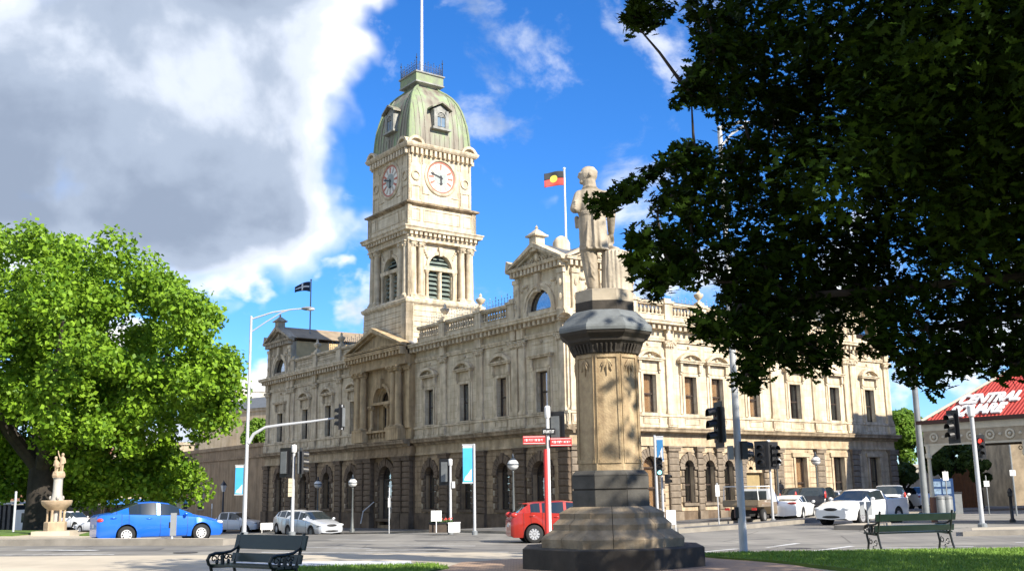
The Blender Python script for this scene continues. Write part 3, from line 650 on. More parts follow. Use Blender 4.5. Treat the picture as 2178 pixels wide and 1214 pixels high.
o_ = arc(EC, 8.18, .75, 0, math.pi, 12); i_ = arc(EC, 8.18, .66, 0, math.pi, 12)
for k in range(12): lu.prism([o_[k], o_[k+1], i_[k+1], i_[k]], -.25, -.15)
lu = lu.build('arched_window_head', FRAMEB, hall); MB(fL).prism(arc(EC, 8.18, .67, 0, math.pi, 12), -.22, -.21).build('pane', PANE, lu); MB(fL).box(EC-.9, EC+.9, -.7, -.65, 6.2, 9.2).build('dark_interior', ROOM, lu)
MB(fL).box(EC-1.1, EC-.48, -.3, -.05, 6.2, 8.0).box(EC+.48, EC+1.1, -.3, -.05, 6.2, 8.0).prism(arc(EC, 8.15, 1.12, math.pi, 0, 14)+arc(EC, 8.15, .75, 0, math.pi, 14), -.3, -.05).build('window_reveal', GOLDST, hall)
def column(a, d, z0, z1, r, m, capm=CAPB, side='L', csc=1.0):
    fn = fL if side == 'L' else fR
    o = MB(fn).lathe([(r, z0+.25), (r*1.0, z0+(z1-z0)*.35), (r*.85, z1)], (a, d), 14).build('column', m, hall, smooth=True)
    MB(fn).box(a-r*1.4, a+r*1.4, d-r*1.4, d+r*1.4, z0, z0+.12).lathe([(r*1.35, z0+.12), (r*1.4, z0+.17), (r*1.15, z0+.22), (r*1.05, z0+.26)], (a, d), 14).build('column_base', m, o, smooth=True)
    put(capm, 'capital', side, a, d-.17*csc, z1, m, o, csc); return o
for q in (-2.72, -2.05, 2.05, 2.72): column(EC+q, PD+.3, 6.28, 9.95, .24, GOLDST)
for q in (-1.12, 1.12): column(EC+q, PD+.12, 6.28, 7.68, .14, GOLDST, csc=.62)
for q in (-3.5, 3.5):
    MB(fL).box(EC+q-.28, EC+q+.28, PD, PD+.12, 6.28, 9.95).build('pilaster', GOLDST, hall); put(CAP, 'capital', 'L', EC+q, PD, 9.95, GOLDST, hall)
MB(fL).box(EC-3.15, EC-1.6, PD, PD+.6, 5.55, 6.28).box(EC+1.6, EC+3.15, PD, PD+.6, 5.55, 6.28).box(EC-1.6, EC+1.6, PD, PD+.15, 5.55, 5.75).box(EC-1.6, EC+1.6, PD+.02, PD+.3, 6.15, 6.28).build('balcony_pedestal', GOLDST, hall)
b = MB(fL)
for k in range(7): q = MB(); q.lathe([(.07, 5.75), (.05, 5.8), (.1, 5.92), (.05, 6.1), (.07, 6.16)], (EC-1.3+k*.43, PD+.14), 7); b.add(q.v, q.f)
b.build('balusters', GOLDST, hall, smooth=True, kind='stuff')
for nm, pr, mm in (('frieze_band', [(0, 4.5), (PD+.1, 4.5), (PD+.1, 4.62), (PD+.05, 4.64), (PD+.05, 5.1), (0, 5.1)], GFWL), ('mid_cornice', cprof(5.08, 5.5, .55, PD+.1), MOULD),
                   ('architrave_band', [(0, 10.38), (PD+.5, 10.38), (PD+.5, 10.62), (PD+.44, 10.64), (PD+.44, 11.02), (0, 11.02)], GOLDST), ('main_cornice', cprof(11.12, 11.5, .5, PD+.45), GOLDST)):
    cornice(pr, fL, 15.5, 23.2, nm, mm)
modillions(fL, 15.6, 23.1, 11.0, 11.28, PD+.85, .42, .2, GOLDST, d0=PD+.3)
pediment(fL, EC, 3.6, 11.62, 13.15, PD+.4, GOLDST, .3, False, .5, False)
gable_roof(-.75, .2, EC-3.9, EC+3.9, 11.7, 13.1, 'x').build('porch_roof', mat('lead_flashing', (.33, .35, .37), .5, .1, 3), hall)
# ================================================================== clock tower (part of the hall)
TX, TY = 2.75, 19.3
OUT = [(-1, 0), (0, -1), (1, 0), (0, 1)]; ALO = [(0, 1), (1, 0), (0, -1), (-1, 0)]
def tf(k): 
    o, t = OUT[k], ALO[k]
    return lambda a, d, z: (TX+o[0]*d+t[0]*a, TY+o[1]*d+t[1]*a, z)
def sq(h, z0, z1, b=None): b = b or MB(); return b.box(TX-h, TX+h, TY-h, TY+h, z0, z1)
def ringcorn(prof, name, m, kind=None):   # square moulding, prof [(halfwidth,z)]
    b = MB(); n = len(prof)
    for h, z in prof: b.v += [(TX-h, TY-h, z), (TX+h, TY-h, z), (TX+h, TY+h, z), (TX-h, TY+h, z)]
    for j in range(n-1):
        for k in range(4): b.f.append((j*4+k, j*4+(k+1) % 4, (j+1)*4+(k+1) % 4, (j+1)*4+k))
    b.f += [(3, 2, 1, 0), tuple(range((n-1)*4, n*4))]; return b.build(name, m, hall)
base = sq(2.9, 11.5, 14.6).build('tower_base', STONE, hall)
z = 11.55; k = 0
while z < 14.5:
    sq(3.0-.02*k*.3, z, z+.33).build('stone_course', STONE, base); z += .365; k += 1
for kx in range(4):
    builds(MB(tf(kx)).box(-3.06, -2.45, 2.5, 3.06, 11.5, 14.55), 'corner_pier', STONE, hall)
ringcorn([(2.9, 14.5), (3.02, 14.55), (3.1, 14.65), (3.12, 14.8), (2.95, 14.9), (2.88, 15.0)], 'belfry_sill', STONE2)
LOUV = mat('grey_green_louvre', (.16, .20, .17), .6, .2, 3)
for kx in range(4):
    fn = tf(kx); wd = 2.42
    wall(fn, -2.42 if kx % 2 == 0 else -2.40, 2.42 if kx % 2 == 0 else 2.40, 15.0, 19.0, [(0, 1.86, 15.1, 18.22, 1)], wd-.45, wd).build('belfry_wall', STONE, hall)
    o_ = arc(0, 17.29, 1.15, 0, math.pi, 16); i_ = arc(0, 17.29, .93, 0, math.pi, 16); b = MB(fn)
    for j in range(16): b.prism([o_[j], o_[j+1], i_[j+1], i_[j]], wd-.02, wd+.1)
    b.prism([(-.1, 18.1), (.1, 18.1), (.17, 18.7), (-.17, 18.7)], wd, wd+.2).build('belfry_arch', STONE2, hall)
    MB(fn).box(-1.35, 1.35, wd-.25, wd+.14, 17.05, 17.3).build('belfry_transom', STONE2, hall)
    MB(fn).box(-.13, .13, wd-.3, wd+.02, 15.1, 17.05).lathe([(.12, 15.1), (.11, 16.85), (.15, 17.0)], (0, wd+.02), 10).build('belfry_mullion', STONE2, hall, smooth=True)
    for q in (-1, 1):
        MB(fn).lathe([(.16, 15.02), (.16, 15.12), (.12, 15.2), (.1, 16.8), (.16, 16.95), (.17, 17.05)], (q*1.08, wd+.08), 10).build('colonnette', STONE2, hall, smooth=True)
        lb = MB(fn).box(q*.53-.4, q*.53+.4, wd-.44, wd-.4, 15.1, 17.05).build('louvre_back', ROOM, hall)
        for j in range(6):
            z0 = 15.14+j*.32
            MB(fn).add([(q*.53-.4, wd-.1, z0), (q*.53+.4, wd-.1, z0), (q*.53+.4, wd-.38, z0+.27), (q*.53-.4, wd-.38, z0+.27), (q*.53-.4, wd-.1, z0+.04), (q*.53+.4, wd-.1, z0+.04), (q*.53+.4, wd-.38, z0+.31), (q*.53-.4, wd-.38, z0+.31)], []) 
            s = MB(fn); s.add([(q*.53-.4, wd-.1, z0), (q*.53+.4, wd-.1, z0), (q*.53+.4, wd-.38, z0+.27), (q*.53-.4, wd-.38, z0+.27), (q*.53-.4, wd-.1, z0+.05), (q*.53+.4, wd-.1, z0+.05), (q*.53+.4, wd-.38, z0+.32), (q*.53-.4, wd-.38, z0+.32)],
                  [(0,3,2,1),(4,5,6,7),(0,1,5,4),(1,2,6,5),(2,3,7,6),(3,0,4,7)]); s.build('louvre_slat', LOUV, lb)
    lb = MB(fn).prism(arc(0, 17.29, .93, 0, math.pi, 12), wd-.44, wd-.4).build('louvre_back', ROOM, hall)
    for j in range(3):
        z0 = 17.33+j*.28; hw = math.sqrt(max(.05, .93**2-(z0+.2-17.29)**2))-.02
        s = MB(fn); s.add([(-hw, wd-.15, z0), (hw, wd-.15, z0), (hw, wd-.38, z0+.22), (-hw, wd-.38, z0+.22), (-hw, wd-.15, z0+.05), (hw, wd-.15, z0+.05), (hw, wd-.38, z0+.27), (-hw, wd-.38, z0+.27)],
              [(0,3,2,1),(4,5,6,7),(0,1,5,4),(1,2,6,5),(2,3,7,6),(3,0,4,7)]); s.build('louvre_slat', LOUV, lb)
    for a in (-2.27, -1.66, 1.66, 2.27):
        o = MB(fn).lathe([(.24, 15.3), (.24, 16.3), (.2, 18.5)], (a, wd+.2), 12).build('column', STONE2, hall, smooth=True)
        MB(fn).box(a-.3, a+.3, wd-.1, wd+.48, 15.0, 15.12).lathe([(.31, 15.12), (.32, 15.18), (.27, 15.26), (.25, 15.32)], (a, wd+.2), 12).build('column_base', STONE2, o, smooth=True)
        c = MB(fn); c.lathe([(.2, 18.48), (.24, 18.55), (.3, 18.85)], (a, wd+.2), 10).box(a-.33, a+.33, wd-.1, wd+.52, 18.85, 18.93)
        for t in range(8): c.ball((a+.25*math.cos(t*math.pi/4), wd+.2+.25*math.sin(t*math.pi/4), 18.62+.13*(t % 2)), .09, 6, 4)
        c.build('capital', STONE2, o, smooth=True)
    for q in (-1, 1):
        c = MB(fn)
        for j in range(4): c.ball((q*(1.0+.09*j), wd+.03, 18.0+.16*j), .13-.015*j, 7, 5)
        c.build('spandrel_carving', STONE2, hall)
    # corner pier of the belfry
    MB(fn).box(-2.72, -2.45, wd-.2, wd+.3, 15.0, 18.95).build('corner_pier', STONE, hall)
    # clock stage trim
    fd = 2.56
    cl = MB(fn).lathe([(1.34, 0), (1.34, .07), (1.26, .12), (1.2, .12), (1.14, .06), (1.12, 0)], (0, 0), 40, cap=False)
    cl.v = [(x, fd+zz, 23.73+y) for x, y, zz in cl.v]; clk = cl.build('clock_surround', STONE2, hall, smooth=True)
    r2 = MB(fn).lathe([(1.12, .01), (1.12, .05), (1.03, .05), (1.03, .01)], (0, 0), 40, cap=False); r2.v = [(x, fd+zz, 23.73+y) for x, y, zz in r2.v]; r2.build('red_rim', mat('clock_red', (.48, .14, .09), .6, .1, 4), clk)
    MB(fn).prism(arc(0, 23.73, 1.07, 0, 2*math.pi*39/40, 39), fd-.02, fd+.02).build('clock_face', mat('clock_white', (.68, .65, .58), .5, .05, 3), clk)
    MB(fn).prism(arc(0, 23.73, .52, 0, 2*math.pi*31/32, 31), fd+.02, fd+.035).build('dial_centre', mat('clock_grey', (.30, .33, .31), .6, .1, 3), clk)
    for h in range(12):
        t = h*math.pi/6; c_, s_ = math.cos(t), math.sin(t)
        q = [(x*c_+y*s_, 23.73+y*c_-x*s_) for x, y in ((-.055, .57), (.055, .57), (.085, .97), (-.085, .97))]
        MB(fn).prism(q, fd+.02, fd+.04).build('hour_numeral', MATS['clock_red'] if h in (0, 3, 4, 2, 8, 9) else mat('numeral_brown', (.42, .36, .3), .6, .1, 3), clk)
    sgn = 1 if True else -1
    for ang, L_, w_ in ((178, .58, .07), (287, .92, .05)):
        t = R_(ang)*(1 if kx % 2 == 1 else -1); c_, s_ = math.cos(t), math.sin(t)
        q = [(x*c_+y*s_, 23.73+y*c_-x*s_) for x, y in ((-w_, -.15), (w_, -.15), (w_*.8, L_*.62), (w_*1.9, L_*.72), (0, L_), (-w_*1.9, L_*.72), (-w_*.8, L_*.62))]
        MB(fn).prism(q, fd+.05, fd+.07).build('clock_hand', BLACKP, clk)
    p = MB(fn)
    for x0, x1 in ((-2.4, -1.65), (1.65, 2.4)):
        for za, zb in ((21.95, 22.9), (24.5, 25.2)):
            p.box(x0, x1, fd, fd+.06, zb-.06, zb).box(x0, x0+.06, fd, fd+.06, za, zb-.06).box(x1-.06, x1, fd, fd+.06, za, zb-.06)
        q = MB(); q.lathe([(.36, 0), (.36, .08), (.26, .08), (.26, 0)], (0, 0), 20, cap=False); p.add([((x0+x1)/2+x, fd+zz, 23.6+y) for x, y, zz in q.v], q.f)
    for x0, x1, z0, z1 in ((-1.5, -.9, 25.0, 25.06), (.9, 1.5, 25.0, 25.06), (-1.5, -.9, 22.35, 22.41), (.9, 1.5, 22.35, 22.41), (-1.5, -1.44, 22.41, 22.9), (1.44, 1.5, 22.41, 22.9), (-1.5, -1.44, 24.5, 25.0), (1.44, 1.5, 24.5, 25.0)): p.box(x0, x1, fd, fd+.05, z0, z1)
    p.build('clock_stage_panels', STONE2, hall)
    builds(MB(fn).box(-2.66, -2.5, fd-.1, fd+.1, 21.7, 25.4).box(1.54, 1.6, fd, fd+.04, 21.8, 25.4).box(-1.6, -1.54, fd, fd+.04, 21.8, 25.4), 'corner_strip', STONE, hall)
    p = MB(fn)   # sunk panels of the stage below the clock
    for x0, x1 in ((-2.45, -1.75), (-1.5, 1.5), (1.75, 2.45)):
        p.box(x0, x1, 2.72, 2.76, 20.35, 20.41).box(x0, x1, 2.72, 2.76, 21.15, 21.21).box(x0, x0+.06, 2.72, 2.76, 20.41, 21.15).box(x1-.06, x1, 2.72, 2.76, 20.41, 21.15)
    p.build('pedestal_panels', STONE2, hall)
    b = MB(fn); n = 14
    for j in range(n+1):
        a = -2.6+5.2*j/n; b.box(a-.11, a+.11, 2.45, 3.02, 19.3, 19.56)
    b.build('cornice_brackets', STONE2, hall, kind='stuff')
    b = MB(fn); n = 13
    for j in range(n+1):
        a = -2.45+4.9*j/n; b.box(a-.1, a+.1, 2.45, 2.85, 25.1, 25.5)
    b.build('cornice_brackets', STONE2, hall, kind='stuff')
    for q in (-1, 1):   # segmental corner pediments
        ac = q*2.2; o_ = arc(ac, 25.65, .68, R_(12), R_(168), 10); i_ = arc(ac, 25.65, .5, R_(12), R_(168), 10); b = MB(fn)
        for j in range(10): b.prism([o_[j], o_[j+1], i_[j+1], i_[j]], 2.3, 2.98)
        so = b.build('segmental_pediment', STONE2, hall); MB(fn).prism(arc(ac, 25.65, .52, R_(12), R_(168), 8), 2.3, 2.75).build('pediment_infill', STONE2, so)
sq(2.5, 18.9, 19.35).build('belfry_entablature', STONE, hall)
ringcorn([(2.72, 18.93), (2.76, 18.95), (2.76, 19.15), (2.8, 19.2), (2.8, 19.28)], 'belfry_architrave', STONE2)
ringcorn([(2.7, 19.3), (2.78, 19.5), (3.12, 19.56), (3.15, 19.72), (3.22, 19.8), (3.22, 19.86), (2.8, 20.0)], 'belfry_cornice', STONE2)
sq(2.72, 19.9, 21.4).build('clock_pedestal', STONE, hall)
for kx in range(4): builds(MB(tf(kx)).box(-2.8, -2.5, 2.55, 2.8, 19.95, 21.4).box(2.5, 2.8, 2.55, 2.8, 19.95, 21.4), 'corner_block', STONE, hall)
ringcorn([(2.7, 21.36), (2.85, 21.44), (2.98, 21.5), (3.0, 21.6), (2.75, 21.72)], 'clock_string_course', MOULD)
sq(2.56, 21.65, 25.5).build('clock_stage', STONE, hall)
ringcorn([(2.55, 25.05), (2.62, 25.1), (2.62, 25.2), (2.6, 25.5), (2.86, 25.55), (2.95, 25.66), (3.0, 25.78), (3.0, 25.84), (2.5, 25.95)], 'clock_cornice', STONE2)
# ---------- copper dome
def copper():
    m = bpy.data.materials.new('weathered_copper'); m.use_nodes = True; nt = m.node_tree; N = nt.nodes; L = nt.links; b = N['Principled BSDF']; b.inputs['Roughness'].default_value = .6
    tc = N.new('ShaderNodeTexCoord'); mp = N.new('ShaderNodeMapping'); mp.inputs['Scale'].default_value = (1.3, 1.3, .35); L.new(tc.outputs['Object'], mp.inputs[0])
    n = N.new('ShaderNodeTexNoise'); n.inputs['Scale'].default_value = 1.5; n.inputs['Detail'].default_value = 6; L.new(mp.outputs[0], n.inputs['Vector'])
    r = N.new('ShaderNodeValToRGB'); e = r.color_ramp.elements
    e[0].position = .3; e[0].color = (.10, .085, .06, 1); e[1].position = .74; e[1].color = (.25, .28, .24, 1)
    for p, c in ((.44, (.19, .165, .125)), (.57, (.22, .225, .16)), (.65, (.23, .30, .15))): x = e.new(p); x.color = (*c, 1)
    L.new(n.outputs[0], r.inputs[0]); L.new(r.outputs[0], b.inputs['Base Color']); MATS['copper'] = m; return m
COPPER = copper(); PATINA = mat('green_patina', (.22, .29, .13), .65, .25, 2.5, col2=(.17, .185, .13))
DP = [(2.5, 25.9), (2.47, 26.6), (2.42, 27.3), (2.34, 28.0), (2.22, 28.6), (2.07, 29.2), (1.86, 29.75), (1.6, 30.2), (1.3, 30.55), (.98, 30.82), (.86, 30.95), (.84, 31.1)]
dome = ringcorn(DP, 'copper_dome', COPPER)
def dh(z):
    for (h0, z0), (h1, z1) in zip(DP[:-1], DP[1:]):
        if z0 <= z <= z1: return h0+(h1-h0)*(z-z0)/(z1-z0)
    return DP[-1][0]
for sx in (-1, 1):
    for sy in (-1, 1):
        MB().tube([(TX+sx*(h+.01), TY+sy*(h+.01), z) for h, z in DP], .1, 8).build('hip_roll', PATINA, dome, smooth=True)
for kx in range(4):
    fn = tf(kx)
    for a in (-2.0, -1.6, -1.2, 1.2, 1.6, 2.0, -.8, .8, -.4, .4, 0):
        zt = [z for h, z in DP if h >= abs(a)*1.02][-1]; pts = [(a*(1 if z < zt else 1), h+.015, z) for h, z in DP if z <= zt]
        if len(pts) > 1 and not (abs(a) < .9): MB(fn).tube(pts, .03, 4).build('standing_seam', COPPER, dome)
        elif len(pts) > 1: MB(fn).tube([(a, dh(z)+.015, z) for z in (25.95, 26.5, 26.9)], .03, 4).build('standing_seam', COPPER, dome)
    # hip aprons: strips of green patina next to the hips
    for q in (-1, 1):
        v = []; 
        for h, z in DP[:10]: v += [(q*(h-.08), h+.012, z), (q*(h-.08-.42*h/2.4), h+.012, z)]
        b = MB(fn); b.add(v, [(2*i, 2*i+1, 2*i+3, 2*i+2) for i in range(9)]); b.build('hip_apron', PATINA, dome)
    # dormer
    dm = MB(fn).box(-.62, .62, 1.2, 2.6, 27.35, 28.75).prism([(-.62, 28.75), (.62, 28.75), (0, 29.1)], 1.2, 2.6).build('dormer', mat('grey_lead', (.27, .27, .24), .6, .2, 2.5), dome)
    MB(fn).prism([(-.85, 28.72), (0, 29.2), (.85, 28.72), (.85, 28.84), (0, 29.34), (-.85, 28.84)], 1.0, 2.86).build('dormer_roof', COPPER, dm)
    MB(fn).box(-.75, .75, 2.3, 2.8, 27.22, 27.37).build('dormer_sill', MATS['grey_lead'], dm)
    for q in (-.5, .5): MB(fn).box(q-.1, q+.1, 2.6, 2.7, 27.37, 28.7).build('dormer_pilaster', MATS['grey_lead'], dm)
    w_ = MB(fn).prism([(-.33, 27.5), (.33, 27.5)]+arc(0, 28.2, .33, 0, math.pi, 10), 2.6, 2.612).build('dormer_opening', ROOM, dm)
    o_ = arc(0, 28.2, .42, 0, math.pi, 12); i_ = arc(0, 28.2, .33, 0, math.pi, 12); b = MB(fn)
    for j in range(12): b.prism([o_[j], o_[j+1], i_[j+1], i_[j]], 2.6, 2.7)
    b.box(-.42, -.33, 2.6, 2.7, 27.4, 28.2).box(.33, .42, 2.6, 2.7, 27.4, 28.2).build('dormer_frame', MATS['grey_lead'], dm)
    MB(fn).box(-.33, .33, 2.62, 2.63, 27.5, 28.15).build('pane', mat('grey_blue_pane', (.16, .22, .28), .2, .1, 2), dm); MB(fn).box(-.025, .025, 2.63, 2.66, 27.5, 28.15).build('glazing_bar', MATS['grey_lead'], dm)
    for j in range(3): MB(fn).box(-.3+.05*j, .3-.05*j, 2.612, 2.66, 28.2+.1*j, 28.26+.1*j).build('louvre_slat', MATS['grey_lead'], dm)
ringcorn([(.84, 31.05), (.95, 31.1), (1.2, 31.16), (1.2, 31.26), (1.16, 31.28)], 'lantern_moulding', MATS['grey_lead'])
lan = ringcorn([(1.15, 31.26), (1.15, 31.88)], 'lantern_box', PATINA); ringcorn([(1.2, 31.86), (1.24, 31.9), (1.24, 31.98), (1.0, 32.02)], 'lantern_cap', MATS['grey_lead'])
cresting([(TX-1.1, TY-1.1, 32.0), (TX+1.1, TY-1.1, 32.0), (TX+1.1, TY+1.1, 32.0), (TX-1.1, TY+1.1, 32.0), (TX-1.1, TY-1.1, 32.0)], .85, .22, IRON)
MB().lathe([(.12, 31.9), (.11, 34), (.09, 38), (.07, 42.5), (.02, 42.6)], (TX, TY), 10).build('flagpole', WHITEP, hall, smooth=True)
for sx in (-1, 1):
    for sy in (-1, 1): MB().tube([(TX+sx*1.1, TY+sy*1.1, 32.0), (TX+sx*1.1, TY+sy*1.1, 33.3)], [.04, .02], 5).ball((TX+sx*1.1, TY+sy*1.1, 33.0), .07, 6, 5).build('cresting_finial', IRON, hall)
# ================================================================== setting
def asphalt():
    m = mat('worn_asphalt', (0.27, 0.255, 0.225), 0.92, 0.14, 0.25, 0.25, col2=(0.19, 0.18, 0.163), bscale=30); nt = m.node_tree; N = nt.nodes; L = nt.links; b = N['Principled BSDF']; cur = b.inputs['Base Color'].links[0].from_socket
    tc = N.new('ShaderNodeTexCoord')
    def layer(vec_scale, rot, node, lo, hi, c0, c1, cur):
        mp = N.new('ShaderNodeMapping'); mp.inputs['Scale'].default_value = vec_scale; mp.inputs['Rotation'].default_value = (0, 0, rot); L.new(tc.outputs['Object'], mp.inputs[0]); L.new(mp.outputs[0], node.inputs['Vector'])
        r = N.new('ShaderNodeValToRGB'); r.color_ramp.elements[0].position = lo; r.color_ramp.elements[1].position = hi; r.color_ramp.elements[0].color = (*c0, 1); r.color_ramp.elements[1].color = (*c1, 1); L.new(node.outputs['Distance'] if node.type == 'TEX_VORONOI' else node.outputs[0], r.inputs[0])
        x = N.new('ShaderNodeMix'); x.data_type = 'RGBA'; x.blend_type = 'MULTIPLY'; x.inputs[0].default_value = 1; L.new(cur, x.inputs[6]); L.new(r.outputs[0], x.inputs[7]); return x.outputs[2]
    n = N.new('ShaderNodeTexNoise'); n.inputs['Scale'].default_value = 1; n.inputs['Detail'].default_value = 5; cur = layer((.05, 1.1, 1), -.05, n, .38, .62, (.72, .72, .72), (1.06, 1.05, 1.03), cur)     # tyre-polished lanes
    n = N.new('ShaderNodeTexNoise'); n.inputs['Scale'].default_value = 1; n.inputs['Detail'].default_value = 4; cur = layer((.9, .05, 1), .64, n, .42, .6, (.82, .82, .82), (1.03, 1.03, 1.02), cur)
    v = N.new('ShaderNodeTexVoronoi'); v.feature = 'DISTANCE_TO_EDGE'; v.inputs['Scale'].default_value = .28; cur = layer((1, 1, 1), .3, v, .0, .012, (.45, .44, .43), (1, 1, 1), cur)                                    # sealed cracks
    L.new(cur, b.inputs['Base Color']); return m
ASPH = asphalt()
CONC = mat('pale_concrete', (0.52, 0.45, 0.34), 0.9, 0.12, 0.6, 0.2, bscale=20, col2=(.38, .33, .25))
KERB = mat('bluestone_kerb', (0.26, 0.235, 0.195), 0.9, 0.15, 1.5, 0.2)
FOOT = mat('footpath_asphalt', (0.12, 0.115, 0.11), 0.92, 0.15, 0.5, 0.2)
LINE = mat('road_line_paint', (0.62, 0.62, 0.60), 0.7, 0.2, 4)
LAWN = mat('lawn_soil_green', (0.11, 0.19, 0.025), 0.95, 0.2, 1.2, 0.4, col2=(.06, .11, .018))
def paver_mat():
    m = bpy.data.materials.new('brick_pavers'); m.use_nodes = True; nt = m.node_tree; N = nt.nodes; L = nt.links; b = N['Principled BSDF']; b.inputs['Roughness'].default_value = .9
    tc = N.new('ShaderNodeTexCoord'); br = N.new('ShaderNodeTexBrick'); br.inputs['Scale'].default_value = 4.2
    br.inputs['Color1'].default_value = (.44, .30, .20, 1); br.inputs['Color2'].default_value = (.36, .235, .15, 1); br.inputs['Mortar'].default_value = (.2, .15, .11, 1); br.inputs['Mortar Size'].default_value = .02
    L.new(tc.outputs['Object'], br.inputs['Vector']); L.new(br.outputs[0], b.inputs['Base Color']); return m
PAVER = paver_mat()
def big_ground():
    xs = sorted(set(list(np.arange(-60, 61, 3.0))+[-1500, -900, -500, -250, -150, -100, -80, 80, 100, 150, 250, 500, 900, 1500]))
    ys = sorted(set(list(np.arange(-12, 120, 3.0))+[-300, -120, -60, -30, 140, 170, 220, 320, 500, 800, 1300, 2200]))
    b = MB(); nx = len(xs)
    for y in ys:
        for x in xs: b.v.append((x, y, gz(min(max(x, -60), 60), min(max(y, -12), 120))))
    b.f = [(j*nx+i, j*nx+i+1, (j+1)*nx+i+1, (j+1)*nx+i) for j in range(len(ys)-1) for i in range(nx-1)]
    return b.build('road', ASPH, None, smooth=True, kind='structure')
big_ground()
def raised(name, poly, m, h=.13, inset=.28, kname='kerb'):
    P = [Vector((p[0], p[1])) for p in poly]; n = len(P); ctr = sum(P, Vector((0, 0)))/n
    sheet(kname, [tuple(p) for p in P], h, KERB, h+.1, 2.5)
    Q = []
    for i, p in enumerate(P):
        e0 = (p-P[i-1]).normalized(); e1 = (P[(i+1) % n]-p).normalized(); n0 = Vector((-e0.y, e0.x)); n1 = Vector((-e1.y, e1.x))
        if n0.dot(ctr-p) < 0: n0 = -n0
        if n1.dot(ctr-p) < 0: n1 = -n1
        s = n0+n1; Q.append(p+s*(inset/max(.3, (1+n0.dot(n1)))))
    return sheet(name, [tuple(q) for q in Q], h+.006, m, 0, 2.5)
# footpath round the hall (two convex strips)
hp = lambda *pp: [HW(*p) for p in pp]
raised('footpath', hp((-5.6, -3.0), (-2.6, -6.0), (0.3, -6.0), (0.3, 70), (-5.6, 70)), FOOT)
raised('footpath', hp((0.35, -6.0), (60, -6.0), (60, .3), (.35, .3)), FOOT)
# near reserve with the monument
raised('paved_reserve', [(-45, 30.2), (-8.0, 28.8), (-1.0, 28.4), (4.5, 26.0), (45, 26.4), (45, -20), (-45, -20)], CONC, .12)
sheet('brick_paving', [(-1.2, 23.4), (0.2, 24.4), (3.6, 24.4), (4.5, 23.0), (5.3, 20.6), (5.6, 17), (4, 8), (-3.5, 8), (-1.6, 20.8)], .15, PAVER, .03)
lawnR = sheet('lawn', [(3.9, 24.3), (5, 24.6), (44, 24.8), (44, -15), (7, -15), (6.6, 14), (6.0, 18.2), (5.2, 21.2), (4.3, 23.0)], .19, LAWN, .08, 1.5)
lawnL = sheet('lawn', [(-4.75, 22.7), (-1.75, 22.6), (-1.35, 21.5), (-2.2, 19.5), (-3.8, 8), (-4.75, 8)], .18, LAWN, .08, 1.5)
sheet('crossing_ramp', [(-6.6, 25.3), (-2.4, 24.4), (-2.2, 23.0), (-6.4, 23.6)], .145, mat('white_concrete', (.6, .6, .6), .85, .1, 1), .02)
# traffic islands
a0, a1 = gd(-500, 37.5), gd(478, 35.6)
raised('traffic_island', [a0[:2], a1[:2], (a1[0]+.3, a1[1]+.9), (a0[0], a0[1]+1.5)], CONC, .2, .2)
P_ = [gd(1440, 42.5), gd(1600, 44.5), gd(1742, 51), gd(1735, 53.5), gd(1600, 47), gd(1440, 44.2)]
raised('traffic_island', [p[:2] for p in P_], FOOT, .17, .25)
P_ = [gd(1768, 40), gd(1850, 39), gd(1890, 41.5), gd(1800, 41.5)]
raised('traffic_island', [p[:2] for p in P_], CONC, .17, .2)
raised('footpath', [gd(2040, 34.3)[:2], (40, 33), (40, 36.2), gd(2040, 36.2)[:2]], CONC, .15)
# far reserve with the fountain
raised('far_reserve', [(-60, 41.2), (-15.0, 39.0), (-14.6, 44), (-20, 55), (-60, 62)], CONC, .14)
lawnF = sheet('lawn', [(-60, 43.3), (-19.6, 41.6), (-20, 47), (-22.5, 54), (-60, 60)], .2, LAWN, .08)
lawnF2 = sheet('lawn', [(-17.0, 41.6), (-15.6, 41.3), (-15.4, 44), (-18, 48), (-19, 48)], .2, LAWN, .08)
# painted lines
def stripe(u0, Y0, u1, Y1, w=.14, name='lane_line'):
    a = Vector(gd(u0, Y0)[:2]); b = Vector(gd(u1, Y1)[:2]); d = (b-a).normalized(); n = Vector((-d.y, d.x))*w/2
    sheet(name, [tuple(a-n), tuple(b-n), tuple(b+n), tuple(a+n)], .006, LINE, 0, 1.5)
stripe(-100, 31.2, 250, 30.9); stripe(60, 33.5, 215, 33.0, .3); stripe(700, 42, 800, 40); stripe(640, 34.5, 790, 34.0, .16); stripe(780, 33, 930, 33.3, .16); stripe(840, 36.5, 1010, 36.0)
stripe(1490, 29.0, 1560, 30.5, .2); stripe(1700, 28.0, 1810, 31.0, .2); stripe(1810, 29.5, 2060, 29.5); stripe(1620, 31, 1690, 33, .2); stripe(2090, 31, 2400, 31); stripe(560, 31.6, 1080, 31.2, .18); stripe(1250, 31, 1480, 30.8)
PATCH = mat('dark_asphalt_patch', (.13, .125, .115), .93, .15, 1.0, .3); IRONC = mat('cast_iron_cover', (.07, .065, .06), .7, .2, 6, .3)
for u, Y, w, d_, a_ in ((240, 33.2, 3.2, 1.3, .1), (860, 34.6, 2.6, 1.1, -.1), (980, 41, 3.5, 1.4, .2), (1600, 35, 2.4, 1.6, .5), (1330, 33.2, 3.4, .9, .05), (700, 31.3, 2.2, 1.0, .0), (2060, 29.6, 2.6, 1.0, .1), (620, 40, 3.0, 1.2, .3)):
    c_ = gd(u, Y); sheet('asphalt_patch', [(c_[0]+x*math.cos(a_)-y*math.sin(a_), c_[1]+x*math.sin(a_)+y*math.cos(a_)) for x, y in ((-w/2, -d_/2), (w/2, -d_/2*.9), (w/2*.95, d_/2), (-w/2, d_/2*1.05))], .004, PATCH, 0, 1.2)
